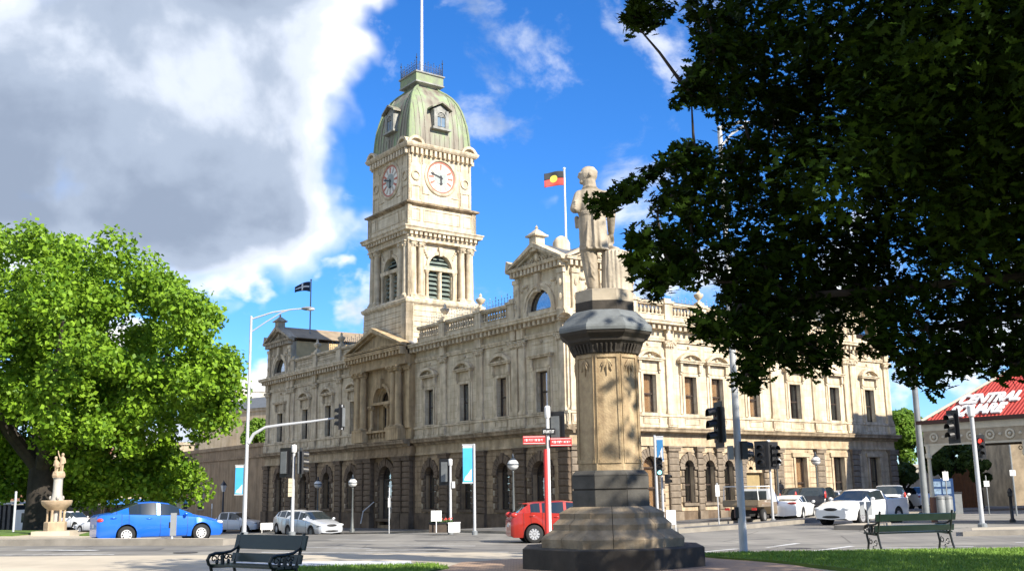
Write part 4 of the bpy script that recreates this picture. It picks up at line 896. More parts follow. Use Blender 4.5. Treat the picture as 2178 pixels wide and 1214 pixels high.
for u, Y in ((930, 32.6), (1690, 30.2), (400, 31.6)):
    c_ = gd(u, Y); sheet('manhole_cover', [(c_[0]+.36*math.cos(t), c_[1]+.36*math.sin(t)) for t in np.linspace(0, 2*math.pi, 17)[:-1]], .008, IRONC, 0, 2)
# ================================================================== grass
def grass(name, poly, n, h, off, seed, label):
    r = np.random.default_rng(seed); P = np.array(poly); lo, hi = P.min(0), P.max(0); v = []; f = []
    def inside(x, y):
        c = False; j = len(poly)-1
        for i in range(len(poly)):
            if (poly[i][1] > y) != (poly[j][1] > y) and x < (poly[j][0]-poly[i][0])*(y-poly[i][1])/(poly[j][1]-poly[i][1]+1e-9)+poly[i][0]: c = not c
            j = i
        return c
    k = 0
    while k < n:
        x, y = r.uniform(lo, hi)
        if not inside(x, y): continue
        z = gz(x, y)+off-.01; t = r.uniform(0, 6.28); hh = h*r.uniform(.5, 1.2); w = .012
        lx, ly = r.normal(0, .35, 2)*hh; i = len(v)
        v += [(x-w*math.cos(t), y-w*math.sin(t), z), (x+w*math.cos(t), y+w*math.sin(t), z), (x+lx, y+ly, z+hh)]; f.append((i, i+1, i+2)); k += 1
    b = MB(); b.v = v; b.f = f
    o = b.build(name, mat('grass_blades', (.19, .32, .035), .7, .2, 2, col2=(.11, .21, .02)), None, kind='stuff', recalc=False); tag(o, label, 'grass'); return o
grass('lawn_grass', [(3.95, 24.3), (5, 24.6), (14, 24.7), (9, 16), (6.4, 16), (6.0, 18.2), (5.2, 21.2), (4.3, 23.0)], 36000, .06, .19, 3, 'mown grass of the lawn beside the monument and right bench')
grass('lawn_grass', [(-4.75, 22.7), (-1.75, 22.6), (-1.35, 21.5), (-2.2, 19.5), (-4.75, 19)], 6000, .07, .18, 4, 'mown grass of the small lawn between left bench and monument')
# ================================================================== monument
SAND = mat('sandstone_shaft', (.48, .37, .22), .9, .2, 7.0, .5, streak=.35, bscale=26, col2=(.34, .25, .15))
SANDB = mat('sandstone_steps', (.37, .29, .195), .9, .2, 2.6, .5, streak=.2, bscale=20)
BLUES = mat('bluestone_blocks', (.085, .08, .07), .85, .2, 2.5, .35)
BLUEG = mat('grey_bluestone_cap', (.15, .165, .17), .8, .15, 2.5, .3)
DARKB = mat('dark_bluestone', (.05, .042, .033), .85, .2, 2.5, .3)
MX, MY = 1.93, 21.55
mz0 = gz(MX, MY)+.14
mon = empty('monument_pedestal', (MX, MY, mz0), R_(-4), 'tall octagonal sandstone pedestal with dark flaring bluestone cap on stepped base', 'pedestal')
def ZV(v, Y=21.2): return atd(1290, v, Y)[2]-mz0
def octo(prof, name, m, parent=None, n=8):
    return MB().lathe([(r/math.cos(math.pi/8), z) for r, z in prof], (0, 0), 8, math.pi/8).build(name, m, parent or mon)
def zz(v): return ZV(v)
pl = octo([(1.76, -.3), (1.76, zz(1163)), (1.74, zz(1161))], 'plinth', DARKB)
def stones(prof, name, m):
    core = octo([(r-.05, z) for r, z in prof], name, DARKB)
    for k in range(8):
        t = math.pi/4*k+math.pi/8; b = MB(); n = len(prof); vs = []; e = .006
        for r, z in prof:
            h = r*math.tan(math.pi/8); j = rng.uniform(-.004, .004)
            c, s_ = math.cos(t), math.sin(t); a0 = t-math.pi/8; a1 = t+math.pi/8
            p0 = (r*math.cos(a0)-e*math.sin(a0)*-1*-1, r*math.sin(a0)+e*math.cos(a0)); p1 = (r/math.cos(math.pi/8)*c, r/math.cos(math.pi/8)*s_); p2 = (r*math.cos(a1)+e*math.sin(a1), r*math.sin(a1)-e*math.cos(a1))
            q = .55*r; vs += [(*p0, z), (*p1, z), (*p2, z), (q*math.cos(a1), q*math.sin(a1), z), (q*math.cos(a0), q*math.sin(a0), z)]
        fs = [(j*5+i, j*5+(i+1) % 5, (j+1)*5+(i+1) % 5, (j+1)*5+i) for j in range(n-1) for i in range(5)]+[(4, 3, 2, 1, 0), tuple((n-1)*5+i for i in range(5))]
        b.add(vs, fs); b.build('step_stone', m, core)
    return core
st1 = stones([(1.38, zz(1163)-.02), (1.40, zz(1143)), (1.37, zz(1139)), (1.16, zz(1124))], 'step', SANDB)
st2 = stones([(1.16, zz(1125)), (1.17, zz(1113)), (1.15, zz(1111)), (1.02, zz(1099))], 'step', SANDB)
st3 = stones([(1.03, zz(1100)), (1.04, zz(1090)), (1.02, zz(1088)), (.79, zz(1076))], 'step', SANDB)
# blocks of the dado: two courses, eight stones each
dado = octo([(.74, zz(1080)), (.74, zz(1008))], 'dado', DARKB)
for c, (v0, v1) in enumerate(((1077, 1041), (1039, 1011))):
    for k in range(8):
        t = math.pi/4*k; r = .765; w = r*math.tan(math.pi/8)*.985; z0, z1 = zz(v0), zz(v1)
        b = MB(); b.box(.6, r, -w, w, z0+.008, z1-.008); b.xf(Matrix.Rotation(t, 4, 'Z')); b.build('stone_block', BLUES, dado)
octo([(.765, zz(1011)), (.76, zz(1008)), (.70, zz(1001)), (.68, zz(1000))], 'dado_moulding', BLUES)
sh = octo([(.635, zz(1003)), (.625, zz(900)), (.612, zz(752))], 'shaft', SAND)
for k in range(8):     # carved panels: corner ribs and a pendant leaf at the top of every face
    t = math.pi/4*k; b = MB(); zt, zb = zz(756), zz(985); r0 = .637; r1 = .622
    for q in (-1, 1):
        b.add([(r0+.0, q*.235, zb), (r0+.012, q*.235, zb), (r0+.012, q*.2, zb), (r0, q*.2, zb), (r1-.01, q*.228, zt), (r1+.012, q*.228, zt), (r1+.012, q*.195, zt), (r1-.01, q*.195, zt)], [(0,3,2,1),(4,5,6,7),(0,1,5,4),(1,2,6,5),(2,3,7,6),(3,0,4,7)])
    b.box(r1-.01, r1+.02, -.2, .2, zt-.06, zt); b.box(r0-.03, r0+.02, -.2, .2, zb, zb+.07); b.xf(Matrix.Rotation(t, 4, 'Z')); po = b.build('panel_frame', SAND, sh)
    b = MB()
    for q, ln in ((0, .34), (-.5, .26), (.5, .26), (-.95, .18), (.95, .18)):
        pts = [(r1+.012, math.sin(q)*s*ln*.8, zt-.09-s*ln*math.cos(q*.6)) for s in (0, .5, 1)]; b.tube(pts, [.012, .03, .008], 5)
    b.xf(Matrix.Rotation(t, 4, 'Z')); b.build('carved_leaf', SAND, po)
octo([(.60, zz(754)), (.655, zz(752)), (.66, zz(746)), (.70, zz(736)), (.72, zz(733))], 'neck_moulding', DARKB)
b = MB()
for k in range(48):
    t = 2*math.pi*k/48; b.tube([(.66*math.cos(t), .66*math.sin(t), zz(752)), (.74*math.cos(t), .74*math.sin(t), zz(734))], .025, 5)
b.build('egg_and_dart_carving', DARKB, mon, kind='stuff')
octo([(.70, zz(734)), (.78, zz(728)), (.80, zz(722)), (.90, zz(714)), (.92, zz(711)), (.93, zz(708))], 'cap_soffit', DARKB)
octo([(.945, zz(708)), (.955, zz(702)), (.945, zz(697)), (.925, zz(693))], 'cap_edge', BLUEG)
octo([(.90, zz(694)), (.82, zz(681)), (.82, zz(680.5)), (.80, zz(679))], 'cap_slope', BLUEG)
octo([(.80, zz(680)), (.66, zz(664)), (.63, zz(662))], 'cap_slope', BLUEG)
octo([(.605, zz(664)), (.605, zz(642))], 'cap_drum', DARKB)
ztop = zz(617)
octo([(.60, zz(642)), (.595, ztop-.01), (.58, ztop)], 'statue_base', mat('grey_cream_marble', (.42, .36, .27), .8, .15, 2, .2))
# ---------- statue (one continuous carved figure, remeshed)
MARB = mat('weathered_marble', (.46, .40, .31), .8, .2, 3.0, .3, streak=.35)
SC = 1.02
st = empty('statue', (MX-.03, MY, mz0+ztop), 0, 'cream marble statue of a frock-coated man standing on the pedestal', 'statue')
def remesh(mb, name, m, parent, vox, smooth=6):
    o = mb.build(name, m, parent, recalc=True); r = o.modifiers.new('remesh', 'REMESH'); r.mode = 'VOXEL'; r.voxel_size = vox; r.use_smooth_shade = True
    s = o.modifiers.new('smooth', 'SMOOTH'); s.iterations = smooth; s.factor = .5; return o
def capsule(b, pts, rad, n=10, flat=None):
    b.tube(pts, rad, n)
    for p, r in ((pts[0], rad[0]), (pts[-1], rad[-1])): b.ball(p, r*.99, n, 6)
def loft(b, rings, n=20):   # rings: (cx,cy,z,rx,ry)
    o = []
    for cx, cy, z, rx, ry in rings:
        for k in range(n): t = 2*math.pi*k/n; o.append((cx+rx*math.cos(t), cy+ry*math.sin(t), z))
    fs = [(j*n+k, j*n+(k+1) % n, (j+1)*n+(k+1) % n, (j+1)*n+k) for j in range(len(rings)-1) for k in range(n)]+[tuple(range(n-1, -1, -1)), tuple((len(rings)-1)*n+k for k in range(n))]
    b.add(o, fs)
b = MB()
# torso and coat skirt
loft(b, [(-.12, .02, .91, .27, .2), (-.13, .02, 1.2, .275, .21), (-.14, .03, 1.5, .26, .21), (-.15, .03, 1.72, .25, .2), (-.14, .02, 1.9, .29, .2), (-.13, .01, 2.08, .31, .19), (-.15, .0, 2.19, .23, .14), (-.17, 0, 2.26, .12, .1)])
# coat fall on the left, open front edge
loft(b, [(-.36, .1, 1.62, .05, .1), (-.34, .1, 1.4, .06, .12), (-.32, .08, 1.1, .05, .12)])
for k in range(3): capsule(b, [(-.24+.1*k, -.165, 1.5), (-.28+.13*k, -.185, .95)], [.012, .03], 6)

# shoulders, neck, head looking left
capsule(b, [(-.36, .02, 2.1), (.09, .0, 2.08)], [.125, .125]); capsule(b, [(-.165, .0, 2.2), (-.185, .01, 2.42)], [.135, .125]); loft(b, [(-.175, 0, 2.22, .15, .14), (-.18, 0, 2.31, .125, .115)])
b.ball((-.19, .01, 2.55), .17, 14, 10, sx=1.02, sy=.86, sz=1.12); b.ball((-.24, .01, 2.47), .12, 12, 8, sx=1.05, sy=.82, sz=1.1)
b.ball((-.375, .01, 2.51), .035, 8, 6, sx=1.0, sy=.75, sz=1.3); b.ball((-.345, .01, 2.575), .05, 8, 6, sy=1.7, sz=.6)   # nose, brow
b.ball((-.335, .01, 2.44), .035, 8, 6, sy=1.5, sz=.6); b.ball((-.325, .01, 2.39), .05, 8, 6, sy=1.2)                   # lips, bearded chin
b.ball((-.17, -.145, 2.52), .038, 8, 6, sx=.8, sy=.6, sz=1.35); b.ball((-.13, .16, 2.52), .038, 8, 6, sx=.8, sy=.6, sz=1.35)   # ears
# left arm bent to the lapel
capsule(b, [(-.37, .0, 2.08), (-.47, -.04, 1.8)], [.12, .1]); capsule(b, [(-.47, -.04, 1.8), (-.44, .16, 1.92), (-.36, .26, 1.99)], [.1, .085, .07])
for k in range(4): capsule(b, [(-.36, .26, 1.96+.03*k), (-.27, .3, 1.97+.034*k), (-.22, .26, 1.98+.034*k)], [.022, .02, .016], 6)
capsule(b, [(-.38, .25, 2.02), (-.34, .29, 2.1)], [.022, .018], 6)
capsule(b, [(-.43, .18, 1.66), (-.44, .16, 1.45)], [.05, .03], 8)    # cuff / paper roll under the arm
# right arm to the raised knee
capsule(b, [(.1, .0, 2.08), (.22, .04, 1.68)], [.12, .095]); capsule(b, [(.22, .04, 1.68), (.22, .16, 1.34)], [.092, .065]); b.ball((.215, .19, 1.27), .06, 8, 6, sz=1.3)
for k in range(4): capsule(b, [(.17+.03*k, .2, 1.24), (.165+.035*k, .25, 1.17), (.165+.035*k, .27, 1.12)], [.021, .019, .016], 6)
capsule(b, [(.16, .17, 1.26), (.13, .22, 1.18)], [.022, .018], 6)
# legs
capsule(b, [(-.24, .02, 1.0), (-.21, .03, .55), (-.17, .02, .12)], [.175, .145, .11]); capsule(b, [(-.17, .02, .08), (-.3, .05, .045), (-.4, .06, .04)], [.075, .06, .045], 8)
capsule(b, [(.0, .05, 1.1), (.15, .38, 1.22)], [.15, .12]); capsule(b, [(.15, .38, 1.22), (.17, .2, 1.0)], [.11, .085]); capsule(b, [(.14, .16, .99), (.27, .19, .985), (.34, .2, .975)], [.075, .062, .045], 8)
# hair, collar, back seam and vent of the coat, creases at elbow and waist
for k in range(26):
    t0 = -1.9+k*.15; x0, y0 = -.165+.135*math.sin(t0), .01-.115*math.cos(t0); capsule(b, [(x0*.6-.07, y0*.5, 2.705), (x0, y0, 2.61), (x0*.97-.004, y0*1.02, 2.50+.015*(k % 3))], [.014, .02, .012], 6)
capsule(b, [(-.30, -.06, 2.24), (-.2, -.125, 2.27), (-.08, -.1, 2.25), (-.03, .02, 2.22)], [.03, .035, .035, .03], 8)
capsule(b, [(-.14, -.185, 2.1), (-.14, -.2, 1.75), (-.13, -.215, 1.4), (-.125, -.215, .93)], [.008, .01, .016, .022], 6)
for z_, r_ in ((1.70, .262), (1.66, .258)): b.tube([(-.145+r_*math.cos(t), .03+.208*math.sin(t), z_-.02*math.cos(t)) for t in np.linspace(math.pi, 2*math.pi, 12)], .012, 6)
for k in range(4): capsule(b, [(-.56+.02*k, -.05, 1.78+.05*k), (-.47, -.14, 1.77+.055*k), (-.4, -.1, 1.8+.05*k)], [.012, .018, .01], 6)
b.tube([(-.12+.272*math.cos(t), .02+.203*math.sin(t), .915) for t in np.linspace(math.pi*.9, 2.15*math.pi, 16)], .022, 6)
for k in range(3): capsule(b, [(-.3+.03*k, -.12, .9-.1*k), (-.2, -.13, .62-.12*k), (-.13, -.09, .5-.12*k)], [.008, .014, .008], 6)
fig = remesh(b, 'carved_figure', MARB, st, .0155, 2); st.scale = (SC*1.1, SC*1.05, SC)
# draped block with laurel leaves
b = MB(); loft(b, [(.28, .12, -.01, .29, .26), (.28, .12, .7, .27, .25), (.27, .13, .86, .25, .24), (.25, .13, .93, .2, .2)], 22)
for k in range(11):
    t = -2.6+k*.26; x, y = .28+.28*math.cos(t), .12+.25*math.sin(t); capsule(b, [(x*.96, y, .88), (x, y, .4), (x+.015*math.cos(t), y+.015*math.sin(t), .0)], [.02, .034+.01*(k % 3), .03], 6)
for k in range(12): b.ball((.55+.03*math.sin(k*2.1), -.02+.03*math.cos(k*1.3), .15+.045*k), .045, 6, 5, sx=.8)
b.box(-.45, .55, -.32, .42, -.03, .0)
remesh(b, 'draped_block', MARB, st, .018, 1)
# ================================================================== vehicles
def carpaint(name, col, metal=0.0, rough=.28): return mat(name, col, rough, 0.0, coat=.6, metal=metal)
TYRE = mat('tyre_rubber', (.018, .018, .018), .85, .1, 6); RIM = mat('alloy_rim', (.55, .55, .56), .35, 0.05, 4, metal=.5); RIMW = mat('white_wheel_cover', (.55, .55, .54), .45, .05, 4)
UNDER = mat('underbody_black', (.01, .01, .01), .9, 0); REDL = mat('red_lamp', (.5, .03, .02), .3, 0, coat=.5); HEADL = mat('headlamp_lens', (.62, .64, .64), .15, 0, coat=.5); PLATE = mat('number_plate', (.7, .72, .72), .5, 0)
TRIM = mat('black_trim', (.015, .015, .016), .5, 0)
def carglass():
    m = bpy.data.materials.new('car_glass'); m.use_nodes = True; b = m.node_tree.nodes['Principled BSDF']; b.inputs['Base Color'].default_value = (.02, .028, .032, 1); b.inputs['Roughness'].default_value = .06; b.inputs['Specular IOR Level'].default_value = .9; return m
CGL = carglass()
HOLES = {}
def wheel_proto(r, w, spokes, rimm):
    """meshes for one wheel: axis along y"""
    def rot(b): b.v = [(x, z, y) for x, y, z in b.v]; return b
    ty = rot(MB().lathe([(r*.62, -w/2), (r*.9, -w/2), (r, -w*.38), (r, w*.38), (r*.9, w/2), (r*.62, w/2)], (0, 0), 24, cap=False)); ty.smooth = True; tm = ty.mesh('tyre')
    rm = MB(); rm.lathe([(r*.66, -w*.1), (r*.66, w*.44), (r*.6, w*.46), (r*.57, w*.36), (r*.56, w*.1), (.001, w*.1)], (0, 0), 24, cap=False)
    if spokes == 'cover':
        rm.lathe([(r*.57, w*.36), (r*.4, w*.44), (r*.12, w*.4), (.001, w*.4)], (0, 0), 20, cap=False)
    else:
        for k in range(spokes):
            t = 2*math.pi*k/spokes; c, s = math.cos(t), math.sin(t); q = [(.0, -.035), (r*.6, -.028), (r*.6, .028), (.0, .035)]
            rm.extr([(x*c-y*s, x*s+y*c) for x, y in q], w*.3, w*.42)
        rm.lathe([(r*.16, w*.3), (r*.16, w*.45), (.001, w*.46)], (0, 0), 10, cap=False)
    rot(rm); me = rm.mesh('rim')
    if spokes == 'cover':
        h = MB()
        for k in range(9):
            t = 2*math.pi*k/9; h.lathe([(.028, w*.42), (.028, w*.455)], (r*.42*math.cos(t), r*.42*math.sin(t)), 7)
        rot(h); HOLES[me.name] = h.mesh('vent_holes')
    return tm, me, rimm
def interp(pts, x):
    if x <= pts[0][0]: return pts[0][1]
    for (a, b), (c, d) in zip(pts[:-1], pts[1:]):
        if a <= x <= c: return b+(d-b)*(x-a)/(c-a+1e-9)
    return pts[-1][1]
def smoothp(pts, x, h=.06): return (interp(pts, x-h)+2*interp(pts, x)+interp(pts, x+h))/4
def car(name, label, group, loc, heading, L, Wd, top, belt, zs, wheels, wr, cowl, roof0, roof1, rear, pillars, paint, wmesh, plan=None, bed=None, cat='car', rearglass=True, extras=None, tails=None, heads=True, roofw=.74):
    """x runs from the nose (0) to the tail (L); the car's own forward is +x after the flip"""
    root = empty(name, loc, heading, label, cat, group)
    hw = Wd/2; plan = plan or [(0, .74), (.1, .86), (.35, .95), (.9, 1), (L-.8, 1), (L-.3, .95), (L-.08, .87), (L, .78)]
    xs = set(np.linspace(0, L, 34)); xs |= {.03, .1, L-.1, L-.03, cowl, roof0, roof1, rear}
    for a, b in pillars: xs |= {a, b}
    ra = wr*1.16
    for xw in wheels: xs |= set(xw+ra*np.cos(np.linspace(0, math.pi, 11)))|{xw-ra-.02, xw+ra+.02}
    xs = sorted(x for x in xs if 0 <= x <= L); st = [xs[0]]
    for x in xs[1:]:
        if x-st[-1] > .012: st.append(x)
    secs = []
    for x in st:
        w = hw*interp(plan, x); zt = smoothp(top, x); zb = min(interp(belt, x), zt-.012); a = zs+(.06 if x < .1 or x > L-.1 else 0)
        for xw in wheels:
            if abs(x-xw) < ra: a = max(a, wr+math.sqrt(ra*ra-(x-xw)**2))
        z2 = max(zs+.16, a+.015); z3 = max(zs+(zb-zs)*.62, a+.03); z3 = min(z3, zb-.01) if a < zb-.05 else zb-.005
        cab = max(0, min(1, (zt-zb)/.28)); wr_ = hw*roofw*(.96 if x < roof0 or x > roof1 else 1)
        wt = w*.9*(1-cab)+wr_*cab
        secs.append([(0, zs+.02), (w*.93, a), (w*1.0, z2), (w*1.01, z3), (w*.965, zb), (w*.93*(1-cab*.02), zb+.012),
                     (wt*(.72 if cab < .5 else 1)*1.0+(w*.2*(1-cab) if cab < .5 else 0), zt-.055*max(cab, .25) if cab > .05 else zb+(zt-zb)*.6), (wt*(.86 if cab > .5 else .6), zt-.014), (wt*.5, zt-.003), (0, zt)])
    npt = 10; groups_ = {}
    def region(i, j):
        x = (st[i]+st[i+1])/2
        if j == 0: return 'underbody'
        incab = roof0-.35 < x < roof1+.5 and interp(top, x)-interp(belt, x) > .1
        if cowl <= x <= roof0 and j >= 6 and j <= 8: return 'windscreen'
        if rearglass and roof1 <= x <= rear and j >= 6 and j <= 8: return 'rear_window'
        if j == 5 and incab and interp(top, x)-interp(belt, x) > .16 and cowl+.12 < x < rear-.12 and not any(a <= x <= b for a, b in pillars): return 'side_window'
        return 'body'
    V = [[(L/2-st[i], s*p[0], p[1]) for p in secs[i]] for s in (1,) for i in range(len(st))]
    for i in range(len(st)-1):
        for j in range(npt-1):
            rg = region(i, j)
            for s in (1, -1):
                key = rg if rg not in ('side_window',) else 'side_window%d_%d' % (s, sum(b_ < (st[i]+st[i+1])/2 for a_, b_ in pillars))
                q = [(L/2-st[i], s*secs[i][j][0], secs[i][j][1]), (L/2-st[i+1], s*secs[i+1][j][0], secs[i+1][j][1]), (L/2-st[i+1], s*secs[i+1][j+1][0], secs[i+1][j+1][1]), (L/2-st[i], s*secs[i][j+1][0], secs[i][j+1][1])]
                groups_.setdefault(key, []).append(q)
    for i in (0, len(st)-1):
        r = [(L/2-st[i], p[0], p[1]) for p in secs[i]]; l = [(L/2-st[i], -p[0], p[1]) for p in secs[i][::-1]][1:-1]
        groups_['body'].append(r+l)
    body = None
    for key in sorted(groups_, key=lambda k: k != 'body'):
        b = MB(); idx = {}
        for q in groups_[key]:
            ids = []
            for p in q:
                kk = (round(p[0], 4), round(p[1], 4), round(p[2], 4))
                if kk not in idx: idx[kk] = len(b.v); b.v.append(p)
                if idx[kk] not in ids: ids.append(idx[kk])
            if len(ids) > 2: b.f.append(tuple(ids))
        nm = 'side_window' if key.startswith('side_window') else key
        o = b.build(nm, paint if nm == 'body' else (UNDER if nm == 'underbody' else CGL), root, smooth=True)
    X = lambda x: L/2-x
    tm, rm, rmm = wmesh
    for xw in wheels:
        for s in (1, -1):
            t = link('wheel', tm, TYRE, root); t.location = (X(xw), s*(hw-.11), wr); t.rotation_euler = (0, 0, 0 if s > 0 else math.pi)
            link('rim', rm, rmm, t)
            if rm.name in HOLES: link('vent_holes', HOLES[rm.name], TRIM, t, 'stuff')
            MB().lathe([(ra*.98, -.0), (ra*.98, .3), (.01, .3)], (0, 0), 18, cap=False).xf(Matrix.Translation((X(xw), s*(hw-.02), wr)) @ Matrix.Rotation(R_(90 if s > 0 else -90), 4, 'X')).build('wheel_well', UNDER, root)
    zf = interp(top, .12); zr = interp(top, L-.1)
    if heads:
        for s in (1, -1): MB().ball((X(.12), s*hw*.7, zf-.08), .1, 12, 8, sx=1.3, sy=1.9, sz=.75).build('headlight', HEADL, root, smooth=True)
        MB().ball((X(.012), 0, zf-.1), .1, 12, 6, sx=.45, sy=3.4, sz=.7).build('grille', TRIM, root, smooth=True); MB().ball((X(.012), 0, zs+.13), .1, 12, 6, sx=.45, sy=4.6, sz=.62).build('lower_grille', TRIM, root, smooth=True)
        MB().box(X(-.015), X(.02), -.19, .19, zs+.2, zs+.3).build('number_plate', PLATE, root)
    ty, tz, tsx, tsz = tails or (.74, zr-.12, 1.6, 1.1)
    for s in (1, -1): MB().ball((X(L-.14), s*hw*ty, tz), .1, 12, 8, sx=1.45, sy=tsx*.8, sz=tsz*.8).build('taillight', REDL, root, smooth=True)
    MB().box(X(L+.012), X(L-.03), -.19, .19, zs+.36, zs+.48).build('number_plate', PLATE, root)
    for s in (1, -1): MB().ball((X(cowl+.42), s*(hw+.07), interp(belt, cowl+.42)+.08), .09, 10, 7, sx=.7, sy=1.1, sz=.85).build('wing_mirror', paint, root, smooth=True)
    for a, b in pillars[:2]:
        for s in (1, -1): MB().ball((X(b+.28), s*hw*.995, interp(belt, b)-.1), .05, 8, 5, sx=2.2, sy=.45, sz=.5).build('door_handle', paint, root, smooth=True)
    for xs_ in sorted({round(a+.02, 2) for a, b in pillars}|{round(cowl+.3, 2)}|({round(pillars[-1][0]+.25, 2)} if len(pillars) > 1 else set())):
        i = min(range(len(st)), key=lambda q: abs(st[q]-xs_)); 
        for s in (1, -1): MB().tube([(X(st[i]), s*(secs[i][j][0]+.001), secs[i][j][1]) for j in range(1, 6)], .007, 4).build('door_gap', TRIM, root)
    for s in (1, -1): MB().tube([(X(st[i]), s*(secs[i][2][0]+.003), secs[i][1][1]+.02) for i in range(len(st)) if wheels[0]+ra+.05 < st[i] < wheels[1]-ra-.05], .012, 5).build('sill_trim', TRIM, root)
    if extras: extras(root, X, hw)
    return root
W_CV = wheel_proto(.305, .2, 'cover', RIMW); W_AL = wheel_proto(.32, .21, 10, RIM); W_SUV = wheel_proto(.35, .23, 6, RIM); W_STEEL = wheel_proto(.33, .2, 'cover', mat('grey_steel_wheel', (.2, .2, .2), .6, .1, 4))
BLUE = carpaint('blue_paint', (.015, .14, .62), .2); RED = carpaint('red_paint', (.36, .022, .012), .1); SILV = carpaint('silver_paint', (.52, .54, .57), .35, .3); WHITE = carpaint('white_car_paint', (.74, .74, .73)); BLACKC = carpaint('black_car_paint', (.012, .012, .014)); BRONZE = carpaint('bronze_paint', (.16, .11, .06), .3)
SEDAN = dict(L=4.4, Wd=1.72, top=[(0, .62), (.06, .72), (.5, .86), (1.05, .97), (1.95, 1.38), (2.5, 1.45), (3.05, 1.42), (3.95, 1.06), (4.3, 1.02), (4.4, .9)], belt=[(0, .6), (.9, .84), (1.6, .92), (3.6, 1.0), (4.4, .98)], zs=.2, wheels=(.82, 3.42), wr=.305, cowl=1.0, roof0=1.95, roof1=3.05, rear=3.92, pillars=[(2.28, 2.4), (3.36, 3.6)])
HATCH = dict(L=4.3, Wd=1.76, top=[(0, .62), (.06, .74), (.5, .9), (.98, 1.02), (1.8, 1.4), (2.4, 1.47), (3.5, 1.43), (3.72, 1.36), (4.08, 1.04), (4.24, .94), (4.3, .75)], belt=[(0, .6), (.9, .9), (1.5, .95), (3.5, 1.06), (4.3, 1.02)], zs=.2, wheels=(.85, 3.48), wr=.32, cowl=.98, roof0=1.8, roof1=3.68, rear=4.06, pillars=[(2.3, 2.4), (3.18, 3.26), (3.6, 3.9)])
SUV = dict(L=4.6, Wd=1.85, top=[(0, .75), (.06, .9), (.5, 1.0), (1.1, 1.12), (1.8, 1.62), (2.3, 1.7), (4.0, 1.66), (4.4, 1.2), (4.55, 1.0), (4.6, .85)], belt=[(0, .74), (.9, 1.0), (1.5, 1.08), (3.6, 1.14), (4.6, 1.1)], zs=.28, wheels=(.9, 3.6), wr=.35, cowl=1.1, roof0=1.8, roof1=4.0, rear=4.4, pillars=[(2.4, 2.5), (3.35, 3.45)])
UTE = dict(L=5.0, Wd=1.9, top=[(0, .6), (.06, .72), (.55, .88), (1.3, 1.0), (2.05, 1.4), (2.6, 1.47), (3.0, 1.42), (3.45, 1.05), (4.85, 1.08), (5.0, 1.02)], belt=[(0, .6), (.9, .9), (1.6, .97), (3.0, 1.02), (5.0, 1.06)], zs=.2, wheels=(.92, 3.85), wr=.325, cowl=1.25, roof0=2.05, roof1=2.98, rear=3.42, pillars=[(2.86, 3.1)])
DUAL = dict(L=5.1, Wd=1.86, top=[(0, .8), (.06, .95), (.5, 1.08), (1.2, 1.16), (1.95, 1.68), (2.4, 1.76), (3.3, 1.74), (3.8, 1.14), (4.95, 1.16), (5.1, 1.1)], belt=[(0, .78), (.9, 1.05), (1.6, 1.12), (3.4, 1.16), (5.1, 1.14)], zs=.34, wheels=(.95, 4.0), wr=.36, cowl=1.15, roof0=1.95, roof1=3.3, rear=3.72, pillars=[(2.5, 2.6), (3.28, 3.45)])
hR = HA; hL = HA+R_(90)     # headings along the two streets (+x local forward): hR = away to the right, hL = away to the left
def gq(u, Y): p = gd(u, Y); return p
def on_road(u, Y): p = gd(u, Y, .004); return (p[0], p[1], p[2])
car('blue_sedan', 'bright blue sedan with white wheel covers seen from its side by the fountain', None, on_road(338, 38.8), R_(31), paint=BLUE, wmesh=W_CV, tails=(.78, .82, 1.5, 1.1), **SEDAN)
def hatch_x(root, X, hw): MB().box(X(3.84), X(3.6), -.54, .54, 1.36, 1.39).build('roof_spoiler', RED, root)
p = on_road(1204, 38.8)
car('red_hatchback', 'red hatchback partly hidden by the monument base and red sign pole', None, p, R_(8), paint=RED, wmesh=W_AL, tails=(.8, .98, 1.2, 1.2), extras=hatch_x, **HATCH)
car('silver_sedan', 'silver sedan on the road in front of the town hall arches', None, on_road(664, 61), hL+math.pi+R_(4), paint=SILV, wmesh=W_STEEL, **{**SEDAN, 'L': 4.5, 'Wd': 1.78})
car('white_hatchback', 'white car half hidden behind the silver sedan', None, on_road(636, 66.5), hL+math.pi, paint=WHITE, wmesh=W_CV, **HATCH)
car('white_pickup', 'white dual cab pickup beside the tall lamp pole behind the blue sedan', None, on_road(497, 88), R_(-14), paint=WHITE, wmesh=W_SUV, cat='pickup', **DUAL)
car('white_wagon', 'white wagon parked beyond the fountain in the tree shade, nearer the fountain', None, on_road(158, 98), R_(-28), paint=WHITE, wmesh=W_AL, **SUV)
car('white_sedan', 'white car parked between the white wagon and the blue sedan tail', None, on_road(213, 96), R_(152), paint=WHITE, wmesh=W_AL, **SEDAN)
def ute_x(root, X, hw):
    MB().box(X(3.5), X(4.9), -hw*.74, hw*.74, 1.085, 1.1).build('tonneau_cover', TRIM, root); MB().ball((X(.012), 0, .6), .05, 10, 6, sx=.3).build('badge', RIM, root)
car('white_ute', 'white coupe utility facing left beside the small traffic island', None, on_road(1832, 46.5), R_(221), paint=WHITE, wmesh=W_AL, cat='ute', extras=ute_x, **UTE)
car('white_liftback', 'old white liftback parked nose in with wide brown-red tail lamps', None, on_road(1684, 57), R_(62), paint=WHITE, wmesh=W_CV, tails=(.55, .88, 3.4, .8), **{**HATCH, 'top': [(0, .55), (.06, .62), (.5, .75), (1.1, .9), (1.9, 1.24), (2.4, 1.28), (3.0, 1.26), (4.1, .98), (4.22, .9), (4.3, .7)], 'belt': [(0, .5), (.9, .75), (1.5, .86), (3.5, .92), (4.3, .88)]})
